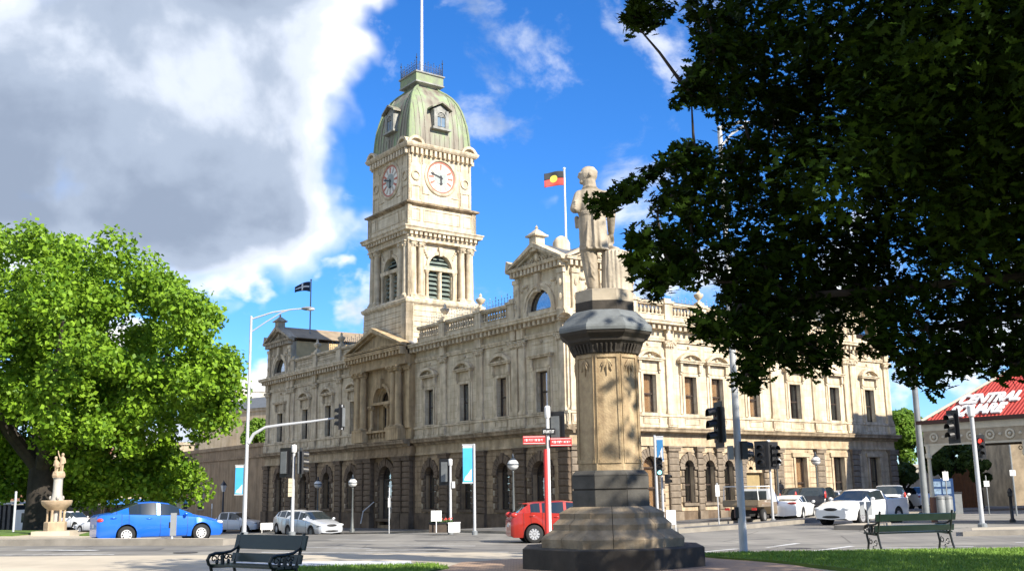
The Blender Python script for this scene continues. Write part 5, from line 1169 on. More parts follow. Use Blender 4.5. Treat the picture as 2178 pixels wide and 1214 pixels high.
car('black_suv', 'black four wheel drive parked nose in right of the white liftback', None, on_road(1742, 60), R_(62), paint=BLACKC, wmesh=W_SUV, tails=(.86, 1.25, .7, 2.6), **SUV)
car('bronze_wagon', 'bronze wagon mostly hidden left of the black four wheel drive', None, on_road(1706, 63), R_(62), paint=BRONZE, wmesh=W_SUV, tails=(.86, 1.2, .7, 2.0), **SUV)
car('white_estate', 'white wagon partly hidden behind the white utility', None, on_road(1893, 60), R_(70), paint=WHITE, wmesh=W_AL, tails=(.84, 1.15, .9, 2), **SUV)
car('white_van_car', 'small far white car beyond the right end of the town hall', None, on_road(1917, 82), R_(120), paint=WHITE, wmesh=W_AL, **SUV)
car('silver_hatch', 'silver car glimpsed between the black four wheel drive and white utility', None, on_road(1772, 66), R_(62), paint=SILV, wmesh=W_AL, **HATCH)
# tray-back ute parked nose in
TAN = carpaint('tan_paint', (.20, .15, .09)); 
def tray():
    t = empty('tray_ute', on_road(1607, 55), R_(58), 'tan tray-back ute with white ladder rack, parked nose in behind the signal pole', 'ute')
    MB().box(-2.3, -.2, -.92, .92, .78, .86).build('tray_floor', TAN, t); MB().box(-2.34, -2.28, -.92, .92, .86, 1.12).build('tailgate', TAN, t)
    for s in (-1, 1): MB().box(-2.28, -.2, s*.92-.03*(s > 0), s*.92+.03*(s < 0), .86, 1.12).build('tray_side', TAN, t); MB().box(-2.36, -2.3, s*.7-.12, s*.7+.12, .62, .74).build('taillight', REDL, t)
    b = MB(); b.extr([(-.1, -.84), (1.0, -.84), (2.2, -.8), (2.4, -.6), (2.4, .6), (2.2, .8), (1.0, .84), (-.1, .84)], .4, 1.0); b.build('body', TAN, t)
    b = MB(); b.add([(-.1, -.82, 1.0), (1.35, -.82, 1.0), (1.35, .82, 1.0), (-.1, .82, 1.0), (-.02, -.68, 1.66), (.75, -.68, 1.66), (.75, .68, 1.66), (-.02, .68, 1.66)], [(0,3,2,1),(4,5,6,7),(0,1,5,4),(1,2,6,5),(2,3,7,6),(3,0,4,7)]); b.build('cab', WHITE, t)
    MB().box(-.12, -.06, -.6, .6, 1.1, 1.55).build('rear_window', CGL, t)
    r = MB()
    for x in (-2.2, -.25):
        r.tube([(x, -.9, 1.1), (x, -.86, 1.78), (x, .86, 1.78), (x, .9, 1.1)], .03, 6)
    for y in (-.86, .86): r.tube([(-2.2, y, 1.78), (-.25, y, 1.78)], .025, 6)
    r.build('ladder_rack', WHITEP, t)
    tm, rm, rmm = W_STEEL
    for x in (-1.2, 1.7):
        for s in (1, -1):
            w = link('wheel', tm, TYRE, t); w.location = (x, s*.75, .33); w.rotation_euler = (0, 0, 0 if s > 0 else math.pi); link('rim', rm, rmm, w)
    MB().box(-2.2, 2.2, -.4, .4, .32, .6).build('chassis', UNDER, t)
tray()
# box truck in the shade at the far left
def truck():
    t = empty('stake_truck', on_road(-6, 70), R_(-10), 'dark truck with slatted sides at the left edge under the tree', 'truck')
    GR = mat('grimy_grey_slat', (.12, .11, .1), .7, .2, 3); MB().box(-2.8, 1.9, -1.1, 1.1, .9, 1.05).build('tray_floor', GR, t)
    for k in range(14): MB().box(-2.75+k*.34, -2.57+k*.34, -1.12, -1.06, 1.05, 2.7).build('slat', GR, t)
    MB().box(-2.8, 1.95, -1.06, 1.06, 1.06, 2.6).build('load_box', UNDER, t); MB().box(-2.85, 2.0, -1.15, 1.15, 2.66, 2.8).build('top_rail', WHITEP, t)
    MB().extr([(2.0, -1.0), (3.6, -1.0), (3.75, -.8), (3.75, .8), (3.6, 1.0), (2.0, 1.0)], .6, 2.3).build('cab', WHITE, t); MB().box(2.6, 3.3, -1.02, -1.0, 1.5, 2.1).build('side_window', CGL, t)
    tm, rm, rmm = W_STEEL
    for x in (-1.6, 2.9):
        for s in (1, -1):
            w = link('wheel', tm, TYRE, t); w.scale = (1.35, 1.35, 1.35); w.location = (x, s*.92, .445); w.rotation_euler = (0, 0, 0 if s > 0 else math.pi); link('rim', rm, rmm, w)
truck()
# ================================================================== street furniture
GALV = mat('galvanised_steel', (.50, .51, .52), .45, .08, 4, metal=.2); POLEW = mat('pale_grey_pole_paint', (.44, .45, .46), .45, .05, 3); GREYP = mat('dull_grey_steel', (.20, .215, .22), .5, .1, 3)
SIGB = mat('signal_black', (.012, .012, .013), .45, .05, 4); SIGL = mat('dark_signal_lens', (.03, .03, .03), .2, 0); SIGBK = mat('signal_back_grey', (.17, .18, .18), .5, .1, 4)
SKYB = mat('banner_blue', (.06, .42, .78), .7, .05, 2); BANW = mat('banner_white', (.74, .74, .74), .7, 0); REDP = mat('red_pole_paint', (.48, .03, .025), .45, .05, 3); SIGNW = mat('sign_white', (.74, .74, .72), .5, .03, 3); SIGNG = mat('sign_back_grey', (.28, .29, .29), .5, .05, 3); REDS = mat('sign_red', (.5, .03, .03), .5, 0)
def glow(name, col, s):
    m = bpy.data.materials.new(name); m.use_nodes = True; b = m.node_tree.nodes['Principled BSDF']; b.inputs['Base Color'].default_value = (*col, 1); b.inputs['Emission Color'].default_value = (*col, 1); b.inputs['Emission Strength'].default_value = s; return m
GLR = glow('lit_red_signal', (1, .05, .03), 1.2); GLG = glow('lit_green_signal', (.35, .9, .85), 1.2)
def A(u, v, Y): return tuple(atd(u, v, Y))
def TXT(s, size, name, m, parent, M, depth=.004, bold=0.0, shear=0.0):
    cu = bpy.data.curves.new(name, 'FONT'); cu.body = s; cu.size = size; cu.extrude = depth; cu.align_x = 'CENTER'; cu.offset = bold; cu.shear = shear
    t = bpy.data.objects.new(name, cu); COL.objects.link(t); dg = bpy.context.evaluated_depsgraph_get(); me = bpy.data.meshes.new_from_object(t.evaluated_get(dg)); bpy.data.objects.remove(t)
    me.transform(M); o = link(name, me, m, parent); return o
def signal(name, label, p, face, group=None, n=3, lit=None, board=True, s=1.0, dz=0):
    """traffic light head, p = centre, face = heading its lenses point to"""
    t = empty(name, p, face-math.pi/2, label, 'traffic light', group)     # lenses look along +y
    h = .34*n*s; w = .34*s
    MB().box(-w/2, w/2, -.12*s, .1*s, -h/2, h/2).build('housing', SIGB, t)
    if board: MB().extr([(-w*.95, -.01*s), (w*.95, -.01*s), (w*.95, .015*s), (-w*.95, .015*s)], -h/2-.15*s, h/2+.15*s).build('backing_board', SIGB, t); MB().box(-w*.5, w*.5, -.14*s, -.121*s, -h/2+.02, h/2-.02).build('back_cover', SIGBK, t)
    for k in range(n):
        z = h/2-.17*s-.34*s*k; b = MB().lathe([(.125*s, 0), (.11*s, .02*s), (.001, .035*s)], (0, 0), 14, cap=False); b.v = [(x, .1*s+zz_, z+y) for x, y, zz_ in b.v]
        b.build('lens', (GLR if k == 0 else GLG) if lit == k else SIGL, t, smooth=True)
        v = MB(); ring = []
        for q in (0, 1):
            for j in range(9):
                a = R_(-20+220*j/8); ring.append((.15*s*math.cos(a), .1*s+(.24*s*q), z+.15*s*math.sin(a)-.03*q))
        v.add(ring, [(j, j+1, 10+j, 9+j) for j in range(8)]); o = v.build('visor', SIGB, t, recalc=False); sd = o.modifiers.new('solid', 'SOLIDIFY'); sd.thickness = .012
    return t
def pole(name, label, u, Y, vtop, r0, r1, m, utop=None, cat='pole', cap=None, group=None, base=True, z0=None):
    p = gd(u, Y); zt = atd(utop or u, vtop, Y)[2]; H = zt-p[2]-.0
    t = empty(name, (p[0], p[1], p[2]), 0, label, cat, group)
    MB().lathe([(r0, -.1), (r0, .2), (r0*.96, .25), (r1, H-.02), (r1*.6, H)], (0, 0), 12).build('shaft', m, t, smooth=True)
    if base: MB().lathe([(r0*1.9, -.05), (r0*1.9, .02+.14), (r0*1.3, .06+.14)], (0, 0), 12).build('base_flange', GREYP, t)
    if cap: MB().lathe([(r1*1.3, H-cap), (r1*1.7, H-cap+.03), (r1*1.7, H-.02), (r1, H+.02)], (0, 0), 12).build('cap', SIGNW, t, smooth=True)
    return t, p, H
# --- tall lamp with traffic mast arm, left
t, p, H = pole('street_lamp', 'tall pale lamp pole with curved mast arm rising behind the left bench', 522, 47, 672, .095, .055, POLEW, 522, 'street lamp')
q = lambda u, v: tuple(np.array(atd(u, v, 47))-np.array(p))
MB().tube([(0, 0, H-.15), q(580, 664), q(620, 658), q(645, 656)], [.04, .036, .032, .03], 8).build('lamp_arm', POLEW, t, smooth=True); MB().tube([(0, 0, H-.75), q(565, 685), q(600, 664), q(615, 659)], .028, 6).build('arm_brace', POLEW, t, smooth=True)
c = q(655, 656); MB().ball(c, .26, 14, 8, sx=1.2, sy=.7, sz=.34).build('lamp_head', GREYP, t, smooth=True); MB().ball((c[0]+.1, c[1], c[2]-.03), .2, 12, 8, sx=1.1, sy=.8, sz=.42).build('lamp_lens', HEADL, t, smooth=True)
MB().tube([q(528, 942), q(540, 922), q(565, 908), q(600, 903), q(660, 896), q(731, 886)], [.09, .075, .065, .06, .05, .04], 8).build('mast_arm', POLEW, t, smooth=True)
signal('traffic_light', 'traffic light hanging at the end of the long curved mast arm', tuple(np.array(A(727, 887, 46.8))+np.array((0, -.1, 0))), R_(165), s=.85)
MB().box(-.03, .03, -.05, .05, -.55, .55).build('bracket', POLEW, bpy.data.objects['traffic_light'])
# --- signal pole with stacked sign plates
t, p, H = pole('signal_pole', 'white signal pole with cream sign plates in front of the silver sedan', 623, 48, 946, .085, .07, POLEW, cat='signal pole', cap=.35)
for k in range(4): MB().box(-.09-.11, .0-.02, -.1, -.085, H-2.3+k*.205-.0, H-2.3+k*.205+.19).build('sign_plate', mat('cream_sign', (.62, .54, .38), .6, .1, 5), t)
signal('traffic_light', 'left one of the two signal heads on the white pole before the silver sedan', A(607, 983, 47.8), R_(60), s=1.0)
signal('traffic_light', 'right one of the two signal heads on the white pole before the silver sedan', A(640, 983, 47.9), R_(20), s=1.0)
# --- corner signal pole by the planter
t, p, H = pole('signal_pole', 'slim white signal pole beside the flower planter', 958, 50.5, 976, .07, .06, POLEW, 961, 'signal pole', cap=.3)
signal('traffic_light', 'signal head seen from behind on the slim pole by the flower planter', A(947, 1003, 50.6), R_(70), s=.95)
MB().box(.08, .22, -.1, .05, H-1.35, H-1.05).build('push_button_box', SIGNW, t)
# --- banners
def banner(label, u, Y, vtop, vb0, vb1, w, side, m=SKYB):
    t, p, H = pole('banner_pole', label, u, Y, vtop, .07, .06, POLEW, cat='banner'); zt = atd(u, vb0, Y)[2]-p[2]; zb = atd(u, vb1, Y)[2]-p[2]
    x0, x1 = sorted((side*.08, side*(.08+w)))
    MB().box(x0, x1, -.012, .012, zb, zt).build('banner', m, t); MB().box(x0-.03, x1+.03, -.03, .03, zt, zt+.07).box(x0-.03, x1+.03, -.03, .03, zb-.07, zb).build('banner_arms', POLEW, t)
    MB().add([], []); b = MB(); b.prism([(x0+.05, zb+.08), (x1-.05, zb+.05), (x1-.04, zb+.6), ((x0+x1)/2, zb+.35), (x0+.12, zb+.25)], -.016, -.013); b.build('banner_emblem', BANW, t)
    MB().box(x0, x1, -.016, -.013, zt-.1, zt-.02).build('banner_header', BANW, t)
    return t
banner('blue street banner on a white pole in front of the arched windows', 1009, 49, 943, 947, 1024, .44, -1)
banner('blue street banner on a pole at the right of the monument', 1397, 49, 925, 930, 978, .3, 1, mat('banner_deep_blue', (.02, .16, .36), .7, .05, 2))
banner('blue street banner behind the tall lamp pole at the left', 519, 66, 985, 990, 1050, .5, -1)
# --- heritage lantern posts
def lantern_mesh():
    return None
def lantern(label, u, Y, vtop, group='round lantern lamp posts', arm=False, zbase=None):
    p = gd(u, Y); H = atd(u, vtop, Y)[2]-p[2]; k = H/4.0
    t = empty('lantern_post', p, 0, label, 'lamp post', group)
    MB().lathe([(.16, -.1), (.16, .3), (.1, .38), (.075, .9), (.06, 1.0), (.045, 3.0*k), (.06, 3.05*k), (.04, 3.1*k), (.09, 3.2*k)], (0, 0), 10).build('post', mat('lamp_grey_paint', (.10, .11, .11), .5, .1, 4), t, smooth=True)
    MB().ball((0, 0, 3.42*k), .3*k, 16, 10, sz=.95).build('globe', mat('lamp_glass', (.66, .66, .64), .25, .05, 3), t, smooth=True)
    MB().lathe([(.31*k, 3.40*k), (.315*k, 3.44*k), (.3*k, 3.46*k)], (0, 0), 16, cap=False).build('globe_band', IRON, t); MB().lathe([(.17*k, 3.66*k), (.12*k, 3.74*k), (.05*k, 3.78*k), (.07*k, 3.86*k), (.02*k, 4.0*k)], (0, 0), 10).build('crown', IRON, t, smooth=True)
    return t
lantern('lantern lamp post right of the silver sedan', 750, 63.5, 1008); lantern('lantern lamp post directly behind the silver sedan', 676, 74, 1013)
lantern('lantern lamp post behind the red hatchback', 1092, 53.5, 964); lantern('lantern lamp post by the right end windows', 1740, 63, 960); lantern('lantern lamp post by the side door', 1656, 60, 962)
def small_lantern(u, Y, vtop):
    p = gd(u, Y); H = atd(u, vtop, Y)[2]-p[2]; t = empty('street_lantern', p, 0, 'small dark four sided lantern post before the green shop awning', 'lamp post')
    MB().lathe([(.14, -.2), (.1, .5), (.06, H*.78)], (0, 0), 8).build('post', IRON, t); MB().lathe([(.12, H*.78), (.26, H*.9)], (0, 0), 4).build('lamp_glass', MATS['lamp_glass'], t); MB().lathe([(.3, H*.9), (.05, H*.97), (.02, H)], (0, 0), 4).build('lamp_roof', IRON, t)
small_lantern(475, 88, 1020)
# --- planter, boards and bins at the corner
def planter():
    p = gd(938, 49.3, .13); t = empty('flower_planter', p, R_(5), 'dark flower planter with red blooms at the corner kerb', 'planter')
    MB().extr([(-.55, -.3), (.55, -.3), (.55, .3), (-.55, .3)], 0, .42).build('box', mat('planter_brown', (.07, .05, .035), .8, .2, 3), t); MB().box(-.58, .58, -.33, .33, .38, .45).build('rim', SIGB, t)
    b = MB(); r = MB()
    for k in range(40):
        x, y = rng.uniform(-.5, .5), rng.uniform(-.27, .27); b.ball((x, y, .47+rng.uniform(0, .08)), .06, 5, 4)
        if k % 2: r.ball((x+.02, y-.03, .56+rng.uniform(0, .06)), .04, 5, 4)
    b.build('leaves', mat('planter_leaf', (.06, .12, .03), .8, .2, 5), t, kind='stuff'); r.build('blooms', mat('bloom_red', (.6, .08, .06), .7, .2, 5), t, kind='stuff')
planter()
p = gd(928, 48.8, .13); t = empty('notice_board', p, 0, 'small blank white notice board standing beside the flower planter', 'notice board'); MB().box(-.02, .02, -.02, .02, 0, .5).build('leg', SIGNW, t); MB().box(-.24, .24, -.015, .015, .5, .98).build('panel', SIGNW, t)
p = gd(966, 49.2, .13); t = empty('white_crate', p, 0, 'white utility box beside the slim signal pole', 'utility box'); MB().box(-.26, .26, -.25, .25, 0, .4).build('box', SIGNW, t); MB().box(-.28, .28, -.27, .27, .4, .45).build('lid', SIGNW, t)
p = gd(569, 72, .05); t = empty('notice_board', p, R_(20), 'pale low notice board left of the silver sedan by the wall', 'notice board'); MB().box(-.4, .4, -.02, .02, .15, .6).build('panel', SIGNW, t)
for x in (-.3, .3): MB().box(x-.02, x+.02, -.02, .02, -.1, .15).build('leg', SIGNW, t)
# --- thin sign posts
def thin(label, u, Y, vtop, plate=None, pm=SIGNW, r=.03, m=POLEW, cat='sign post', rot=0.0):
    t, p, H = pole('sign_post', label, u, Y, vtop, r, r, m, cat=cat, base=False)
    t.rotation_euler = (0, 0, rot)
    if plate: w, h, dz = plate; MB().box(-w/2, w/2, -.045, -.033, H-dz-h, H-dz).build('sign_plate', pm, t)
    return t, p, H
thin('thin pale sign post in front of the entrance arch', 828, 58, 1036, (.12, .5, .55)); thin('thin post with white plate before the narrow side windows', 1526, 52, 1026, (.2, .55, .1))
thin('white post with white panel rising behind the blue sedan', 383, 60, 1044, (.3, 1.1, .0), r=.05); thin('thin white post before the dark shop verandah', 452, 86, 1070, (.1, .4, 0))
thin('white post by the slatted truck at the left edge', 34, 46, 1044, None, r=.05)
t, p, H = thin('grey parking sign box on a short post in front of the blue sedan', 370, 36.1, 1090, None, r=.04); MB().box(-.06, .12, -.05, .05, H-.75, H).build('meter_box', SIGNG, t); MB().box(-.12, -.05, -.03, .02, H-.5, H-.3).build('meter_handle', SIGB, t)
t, p, H = thin('grey backed keep-left sign on the small island before the white ute', 1842, 40.3, 1066, None, r=.035, m=GREYP)
for x in (-.2, .08): MB().box(x-.09, x+.09, -.04, -.03, H-.5, H-.0).build('sign_plate', SIGNG, t)
t, p, H = thin('post with white parking plate near the blue poster panel', 2014, 52, 1000, (.28, .42, .05), r=.03, m=GREYP); t, p, H = thin('post with white plate between the red verandah posts', 2100, 58, 1010, (.3, .3, .3), r=.03, m=GREYP); thin('post with white plate at the right edge beyond the verandah', 2158, 55, 920, (.3, .3, 1.9), r=.05, m=GREYP)
t, p, H = thin('small white frame sign on two legs right of the monument', 1425, 44.5, 1084, None, r=.02); MB().box(-.2, .2, -.02, .02, .3, H).build('panel', SIGNW, t); MB().box(.17, .2, -.02, .02, -.02, .3).build('leg', SIGNW, t)
# --- red and white street-name pole in front of the red hatchback
t, p, H = pole('street_sign_pole', 'red and white pole with red bordered street signs before the red hatchback', 1168, 31, 864, .05, .05, SIGNW, 1164, 'street sign', cap=.34)
MB().lathe([(.055, -.05), (.055, H-1.25)], (-.085, -.01), 10).build('red_post', REDP, t, smooth=True)
for u0, u1, v0, v1 in ((1112, 1160, 927, 944), (1170, 1216, 931, 948)):
    a = np.array(atd(u0, v0, 31))-np.array(p); b_ = np.array(atd(u1, v1, 31))-np.array(p)
    s = MB().box(a[0], b_[0], -.1, -.08, b_[2], a[2]).build('street_sign', REDS, t); MB().box(a[0]+.015, b_[0]-.015, -.105, -.1, b_[2]+.02, b_[2]+.035).box(a[0]+.015, b_[0]-.015, -.105, -.1, a[2]-.035, a[2]-.02).build('sign_border', SIGNW, s)
    xx = a[0]+.05
    lt = MB()
    while xx < b_[0]-.06:     # lettering too worn and far to read
        w_ = rng.uniform(.02, .035); hh = rng.uniform(.05, .075); zc = (a[2]+b_[2])/2; lt.box(xx, xx+.009, -.106, -.1, zc-hh/2, zc+hh/2).box(xx+.009, xx+w_, -.106, -.1, zc+rng.choice((-.5, .0, .38))*hh, zc+hh*.5); xx += w_+.012
    lt.build('worn_lettering', SIGNW, s, kind='stuff')
s = MB().box(-.17, .22, -.1, -.08, H-.83, H-.65).build('street_sign', SIGB, t); TXT('STURT ST', .1, 'sign_lettering', SIGNW, s, Matrix.Translation((.025, -.104, H-.78)) @ Matrix.Rotation(R_(90), 4, 'X') @ Matrix.Diagonal((.75, 1.1, 1, 1)), .002, .003)
signal('traffic_light', 'signal head seen from behind beside the red and white street sign pole', A(1184, 913, 31.1), R_(62), s=.8)
# --- signals by the monument, right
t, p, H = pole('signal_pole', 'signal pole with lit green lens right of the monument', 1409, 47.5, 960, .06, .05, POLEW, cat='signal pole')
signal('traffic_light', 'signal head with a pale green lit lens right of the monument', A(1402, 991, 47.2), R_(268), lit=2, s=.78, board=False); signal('pedestrian_light', 'small pedestrian signal below the green lit head', A(1419, 1018, 47.3), R_(330), n=2, s=.6, board=False)
# --- tall combined lamp and signal pole, right
t, p, H = pole('street_lamp', 'tall pale lamp and signal pole standing on the lawn edge under the dark tree', 1575, 25, 268, .10, .06, POLEW, 1575, 'street lamp')
MB().tube([(0, 0, H-.05), (.5, .1, H+.12), (1.3, .3, H+.2)], [.05, .045, .04], 8).build('lamp_arm', POLEW, t, smooth=True); MB().tube([(0, 0, H-.55), (.3, .06, H-.2), (.75, .16, H+.12)], .03, 6).build('arm_brace', POLEW, t, smooth=True); MB().ball((1.55, .35, H+.2), .26, 12, 8, sx=1.2, sy=.7, sz=.36).build('lamp_head', GREYP, t, smooth=True)
signal('traffic_light', 'large signal head facing left on the tall pole at the lawn edge', A(1529, 903, 24.9), R_(190), s=.82); signal('pedestrian_light', 'pedestrian signal on the right of the tall pole at the lawn edge', A(1582, 957, 24.9), R_(10), n=2, s=.62, board=False)
MB().box(-.24, -.12, -.08, .08, 2.3, 2.62).build('junction_box', SIGNG, t); MB().box(-.16, -.08, -.06, .06, .95, 1.2).build('push_button_box', SIGB, t)
# --- signal pole by the tray ute
t, p, H = pole('signal_pole', 'grey signal pole with two dark heads in front of the tray ute', 1641, 51.5, 936, .065, .055, POLEW, 1636, 'signal pole', cap=.25)
signal('traffic_light', 'left dark signal head in front of the fan-lit side door', A(1620, 968, 51.3), R_(240), s=1.05); signal('traffic_light', 'right dark signal head in front of the fan-lit side door', A(1645, 968, 51.4), R_(300), s=1.0)
# --- signal pole by the verandah
t, p, H = pole('signal_pole', 'white signal pole in front of the red roofed verandah', 2083, 38, 862, .085, .075, POLEW, 2083, 'signal pole', cap=.4)
signal('traffic_light', 'black signal head left of the white pole before the red roof', A(2028, 907, 37.9), R_(200), s=.9); signal('traffic_light', 'signal head with the red lens lit right of the white verandah pole', A(2083, 950, 38.3), R_(265), lit=0, s=.66)
t, p, H = pole('power_pole', 'thick dull grey pole at the right end of the town hall', 1966, 50, 740, .17, .13, GREYP, 1966, 'pole')
# ================================================================== benches
BG = mat('dark_green_bench_paint', (.012, .026, .020), .35, .15, 6); BI = mat('black_green_cast_iron', (.008, .012, .010), .4, .1, 6)
def bench(label, loc, rz, L=1.75, slat=.24):
    t = empty('park_bench', loc, rz, label, 'bench')       # seat looks along -y
    back = MB().box(-L/2-.04, L/2+.04, 0, .04, -slat/2, slat/2); back.xf(Matrix.Translation((0, .30, .80)) @ Matrix.Rotation(R_(-14), 4, 'X')); back.build('back_board', BG, t)
    b2 = MB().box(-L/2-.03, L/2+.03, 0, .035, -.07, .07); b2.xf(Matrix.Translation((0, .225, .55)) @ Matrix.Rotation(R_(-14), 4, 'X')); b2.build('lower_back_board', BG, t)
    for k in range(3): MB().box(-L/2-.03, L/2+.03, -.24+k*.15, -.115+k*.15, .42, .455).build('seat_slat', BG, t)
    for s in (-1, 1):
        x = s*(L/2-.06); e = MB()
        e.tube([(x, .36, .94), (x, .27, .62), (x, .2, .42), (x, .26, .2), (x, .34, 0)], .026, 8)
        e.tube([(x, -.26, 0), (x, -.2, .2), (x, -.26, .42)], .026, 8); e.tube([(x, -.26, .42), (x, .2, .4)], .022, 8)
        fo = e.build('end_frame', BI, t, smooth=True)
        MB().tube([(x, .29, .72), (x, .14, .645), (x, -.02, .625), (x, -.18, .625), (x, -.28, .6), (x, -.325, .53), (x, -.30, .46), (x, -.26, .43)], [.024, .024, .026, .028, .03, .028, .026, .022], 8).build('arm_rest', BI, fo, smooth=True)
        sc = MB()
        for (cy, cz, r, t0) in ((-.2, .54, .055, 0), (-.08, .55, .05, 1.5), (.05, .56, .045, .8), (.13, .57, .04, 2.2)):
            sc.tube([(x, cy+r*(1-.07*i)*math.cos(t0+i*.75), cz+r*(1-.07*i)*math.sin(t0+i*.75)) for i in range(9)], .012, 5)
        for cy in (-.14, -.02, .09): sc.ball((x, cy, .49), .03, 6, 5, sz=1.5)
        sc.tube([(x, -.03, .6), (x, -.03, .42)], [.03, .035], 6); sc.build('scroll_work', BI, fo, kind='stuff')
        lg = MB()
        for (cy, cz, r, t0) in ((.1, .2, .09, 0), (-.1, .25, .08, 2), (0, .1, .06, 4)): lg.tube([(x, cy+r*(1-.07*i)*math.cos(t0+i*.75), cz+r*(1-.07*i)*math.sin(t0+i*.75)) for i in range(10)], .011, 5)
        lg.build('leg_scroll', BI, fo, kind='stuff')
    return t
p = gd(545, 17.4, .125); bench('dark green park bench at the left with scrolled iron arms', p, R_(-38), 1.7, .23)
p = gd(1926, 25.4, .12); bench('dark green park bench on the lawn at the right, seen from behind', (p[0], p[1], p[2]), R_(180+14), 2.05, .16)
# ================================================================== fountain
def fountain():
    FS = mat('fountain_sandstone', (.44, .33, .21), .85, .15, 2.5, .2); FG = mat('fountain_grey_stone', (.42, .40, .35), .8, .12, 2.5, .2)
    p = gd(122, 42.5, -.02); t = empty('drinking_fountain', p, R_(8), 'stone drinking fountain with wide basin and figures on a column, left', 'fountain')
    MB().box(-1.35, 1.35, -1.1, 1.1, -.3, .16).build('lower_step', CONC, t); MB().box(-1.0, 1.0, -.85, .85, .16, .34).build('upper_step', CONC, t)
    MB().lathe([(.6, .34), (.6, .66), (.55, .7)], (0, 0), 8, math.pi/8).build('base_block', FS, t)
    for k in range(6):
        a = k*math.pi/3+.3; MB().lathe([(.085, .68), (.07, .74), (.065, 1.08), (.09, 1.15)], (.42*math.cos(a), .42*math.sin(a)), 8).build('colonnette', FS, t, smooth=True)
    MB().lathe([(.22, .68), (.22, 1.15)], (0, 0), 8).build('core', FG, t)
    MB().lathe([(.45, 1.14), (.55, 1.22), (.74, 1.34), (.8, 1.42), (.82, 1.5), (.78, 1.53), (.7, 1.47), (.3, 1.4)], (0, 0), 20).build('basin', FS, t, smooth=True)
    MB().lathe([(.36, 1.42), (.36, 1.52), (.3, 1.6), (.25, 1.85), (.24, 2.35), (.3, 2.42)], (0, 0), 16).build('column', FG, t, smooth=True); MB().lathe([(.33, 2.42), (.36, 2.5), (.34, 2.58), (.3, 2.62)], (0, 0), 8).build('capital', FS, t)
    for k in range(3): MB().ball((.36*math.cos(k*2.1-1.2), .36*math.sin(k*2.1-1.2), 1.62), .09, 8, 6).build('spout', FG, t, smooth=True)
    t.scale = (.72, .72, 1.0)
    g = p; s = empty('statuette', (g[0], g[1], g[2]+2.6), R_(8), 'small stone statuette of two figures on the fountain column', 'statuette')
    b = MB()
    for x, lean, h in ((-.1, -.03, .62), (.09, .02, .75)):
        capsule(b, [(x-.03, .02, .05), (x-.03, 0, .3)], [.04, .055], 8); capsule(b, [(x+.04, -.02, .05), (x+.03, 0, .3)], [.04, .055], 8); capsule(b, [(x, 0, .3), (x+lean, 0, h-.17)], [.085, .09], 8)
        b.ball((x+lean*1.3, 0, h-.02), .065, 8, 6, sz=1.15); capsule(b, [(x+lean, 0, h-.14), (x+lean*1.2, 0, h-.05)], [.035, .03], 6)
        capsule(b, [(x+lean+.08, 0, h-.18), (x+.15, -.04, h-.34), (x+.06, -.1, h-.4)], [.035, .03, .025], 6)
    capsule(b, [(.02, 0, .56), (-.04, -.02, .74), (-.07, -.03, .88)], [.035, .028, .022], 6); capsule(b, [(-.18, 0, .42), (-.21, -.03, .3)], [.033, .026], 6); b.lathe([(.24, -.02), (.22, .06)], (0, 0), 10)
    remesh(b, 'figures', FS, s, .018, 2)
fountain()
# ================================================================== flags
def flag(name, label, pole_label, base, ztop, w, h, dirv, kind):
    x, y, z0 = base
    t = empty('flagpole', (x, y, z0), 0, pole_label, 'flagpole'); MB().lathe([(.06, -.2), (.05, ztop-z0), (.01, ztop-z0+.05)], (0, 0), 8).build('shaft', WHITEP if kind == 'tri' else GREYP, t); MB().ball((0, 0, ztop-z0+.05), .08, 8, 6).build('truck_ball', WHITEP if kind == 'tri' else GREYP, t)
    f = empty(name, (x, y, ztop-.1), 0, label, 'flag'); d = Vector((dirv[0], dirv[1], 0)).normalized(); nrm = Vector((-d.y, d.x, 0))
    def P(s, q, off=0.0):   # s along fly 0..1, q down 0..1
        droop = (.22 if kind == 'tri' else .5)*s*s*h*1.2; wv = .1*math.sin(s*7+q*1.2)*s
        hh = 1-(.0 if kind == 'tri' else .45)*s
        return d*(.06+s*w)+nrm*(wv+off)+Vector((0, 0, -q*h*hh-droop))
    def cloth(nm, s0, s1, q0, q1, m, off=0.0):
        b = MB(); ns, nq = 14, 5; b.v = [tuple(P(s0+(s1-s0)*i/ns, q0+(q1-q0)*j/nq, off)) for j in range(nq+1) for i in range(ns+1)]
        b.f = [(j*(ns+1)+i, j*(ns+1)+i+1, (j+1)*(ns+1)+i+1, (j+1)*(ns+1)+i) for j in range(nq) for i in range(ns)]; o = b.build(nm, m, f, smooth=True, recalc=False); sd = o.modifiers.new('solid', 'SOLIDIFY'); sd.thickness = .008; sd.offset = 0; return o
    if kind == 'tri':
        cloth('upper_band', 0, 1, 0, .5, mat('flag_black', (.02, .022, .025), .8, .05, 3)); cloth('lower_band', 0, 1, .5, 1, mat('flag_red', (.6, .06, .045), .8, .05, 3))
        for off in (-.012, .012):
            b = MB(); n = 20; b.v = [tuple(P(.5, .5, off))]+[tuple(P(.5+.25*h/w*math.cos(2*math.pi*k/n), .5+.25*math.sin(2*math.pi*k/n), off)) for k in range(n)]; b.f = [(0, 1+k, 1+(k+1) % n) for k in range(n)]; b.build('disc', mat('flag_yellow', (.75, .6, .08), .8, .05, 3), f, recalc=False)
    else:
        cloth('field', 0, 1, 0, 1, mat('flag_navy', (.01, .018, .04), .8, .05, 3))
        for off in (-.012, .012): cloth('cross_bar', .05, .95, .42, .58, WHITEP, off); cloth('cross_upright', .46, .56, .05, .95, WHITEP, off)
wx, wy = HW(2.0, 2.25); flag('flag', 'black and red flag with yellow disc flying above the corner pavilion', 'white flagpole on the corner pavilion roof', (wx, wy, 16.2), 20.4, 1.15, .85, (-1, -.15), 'tri')
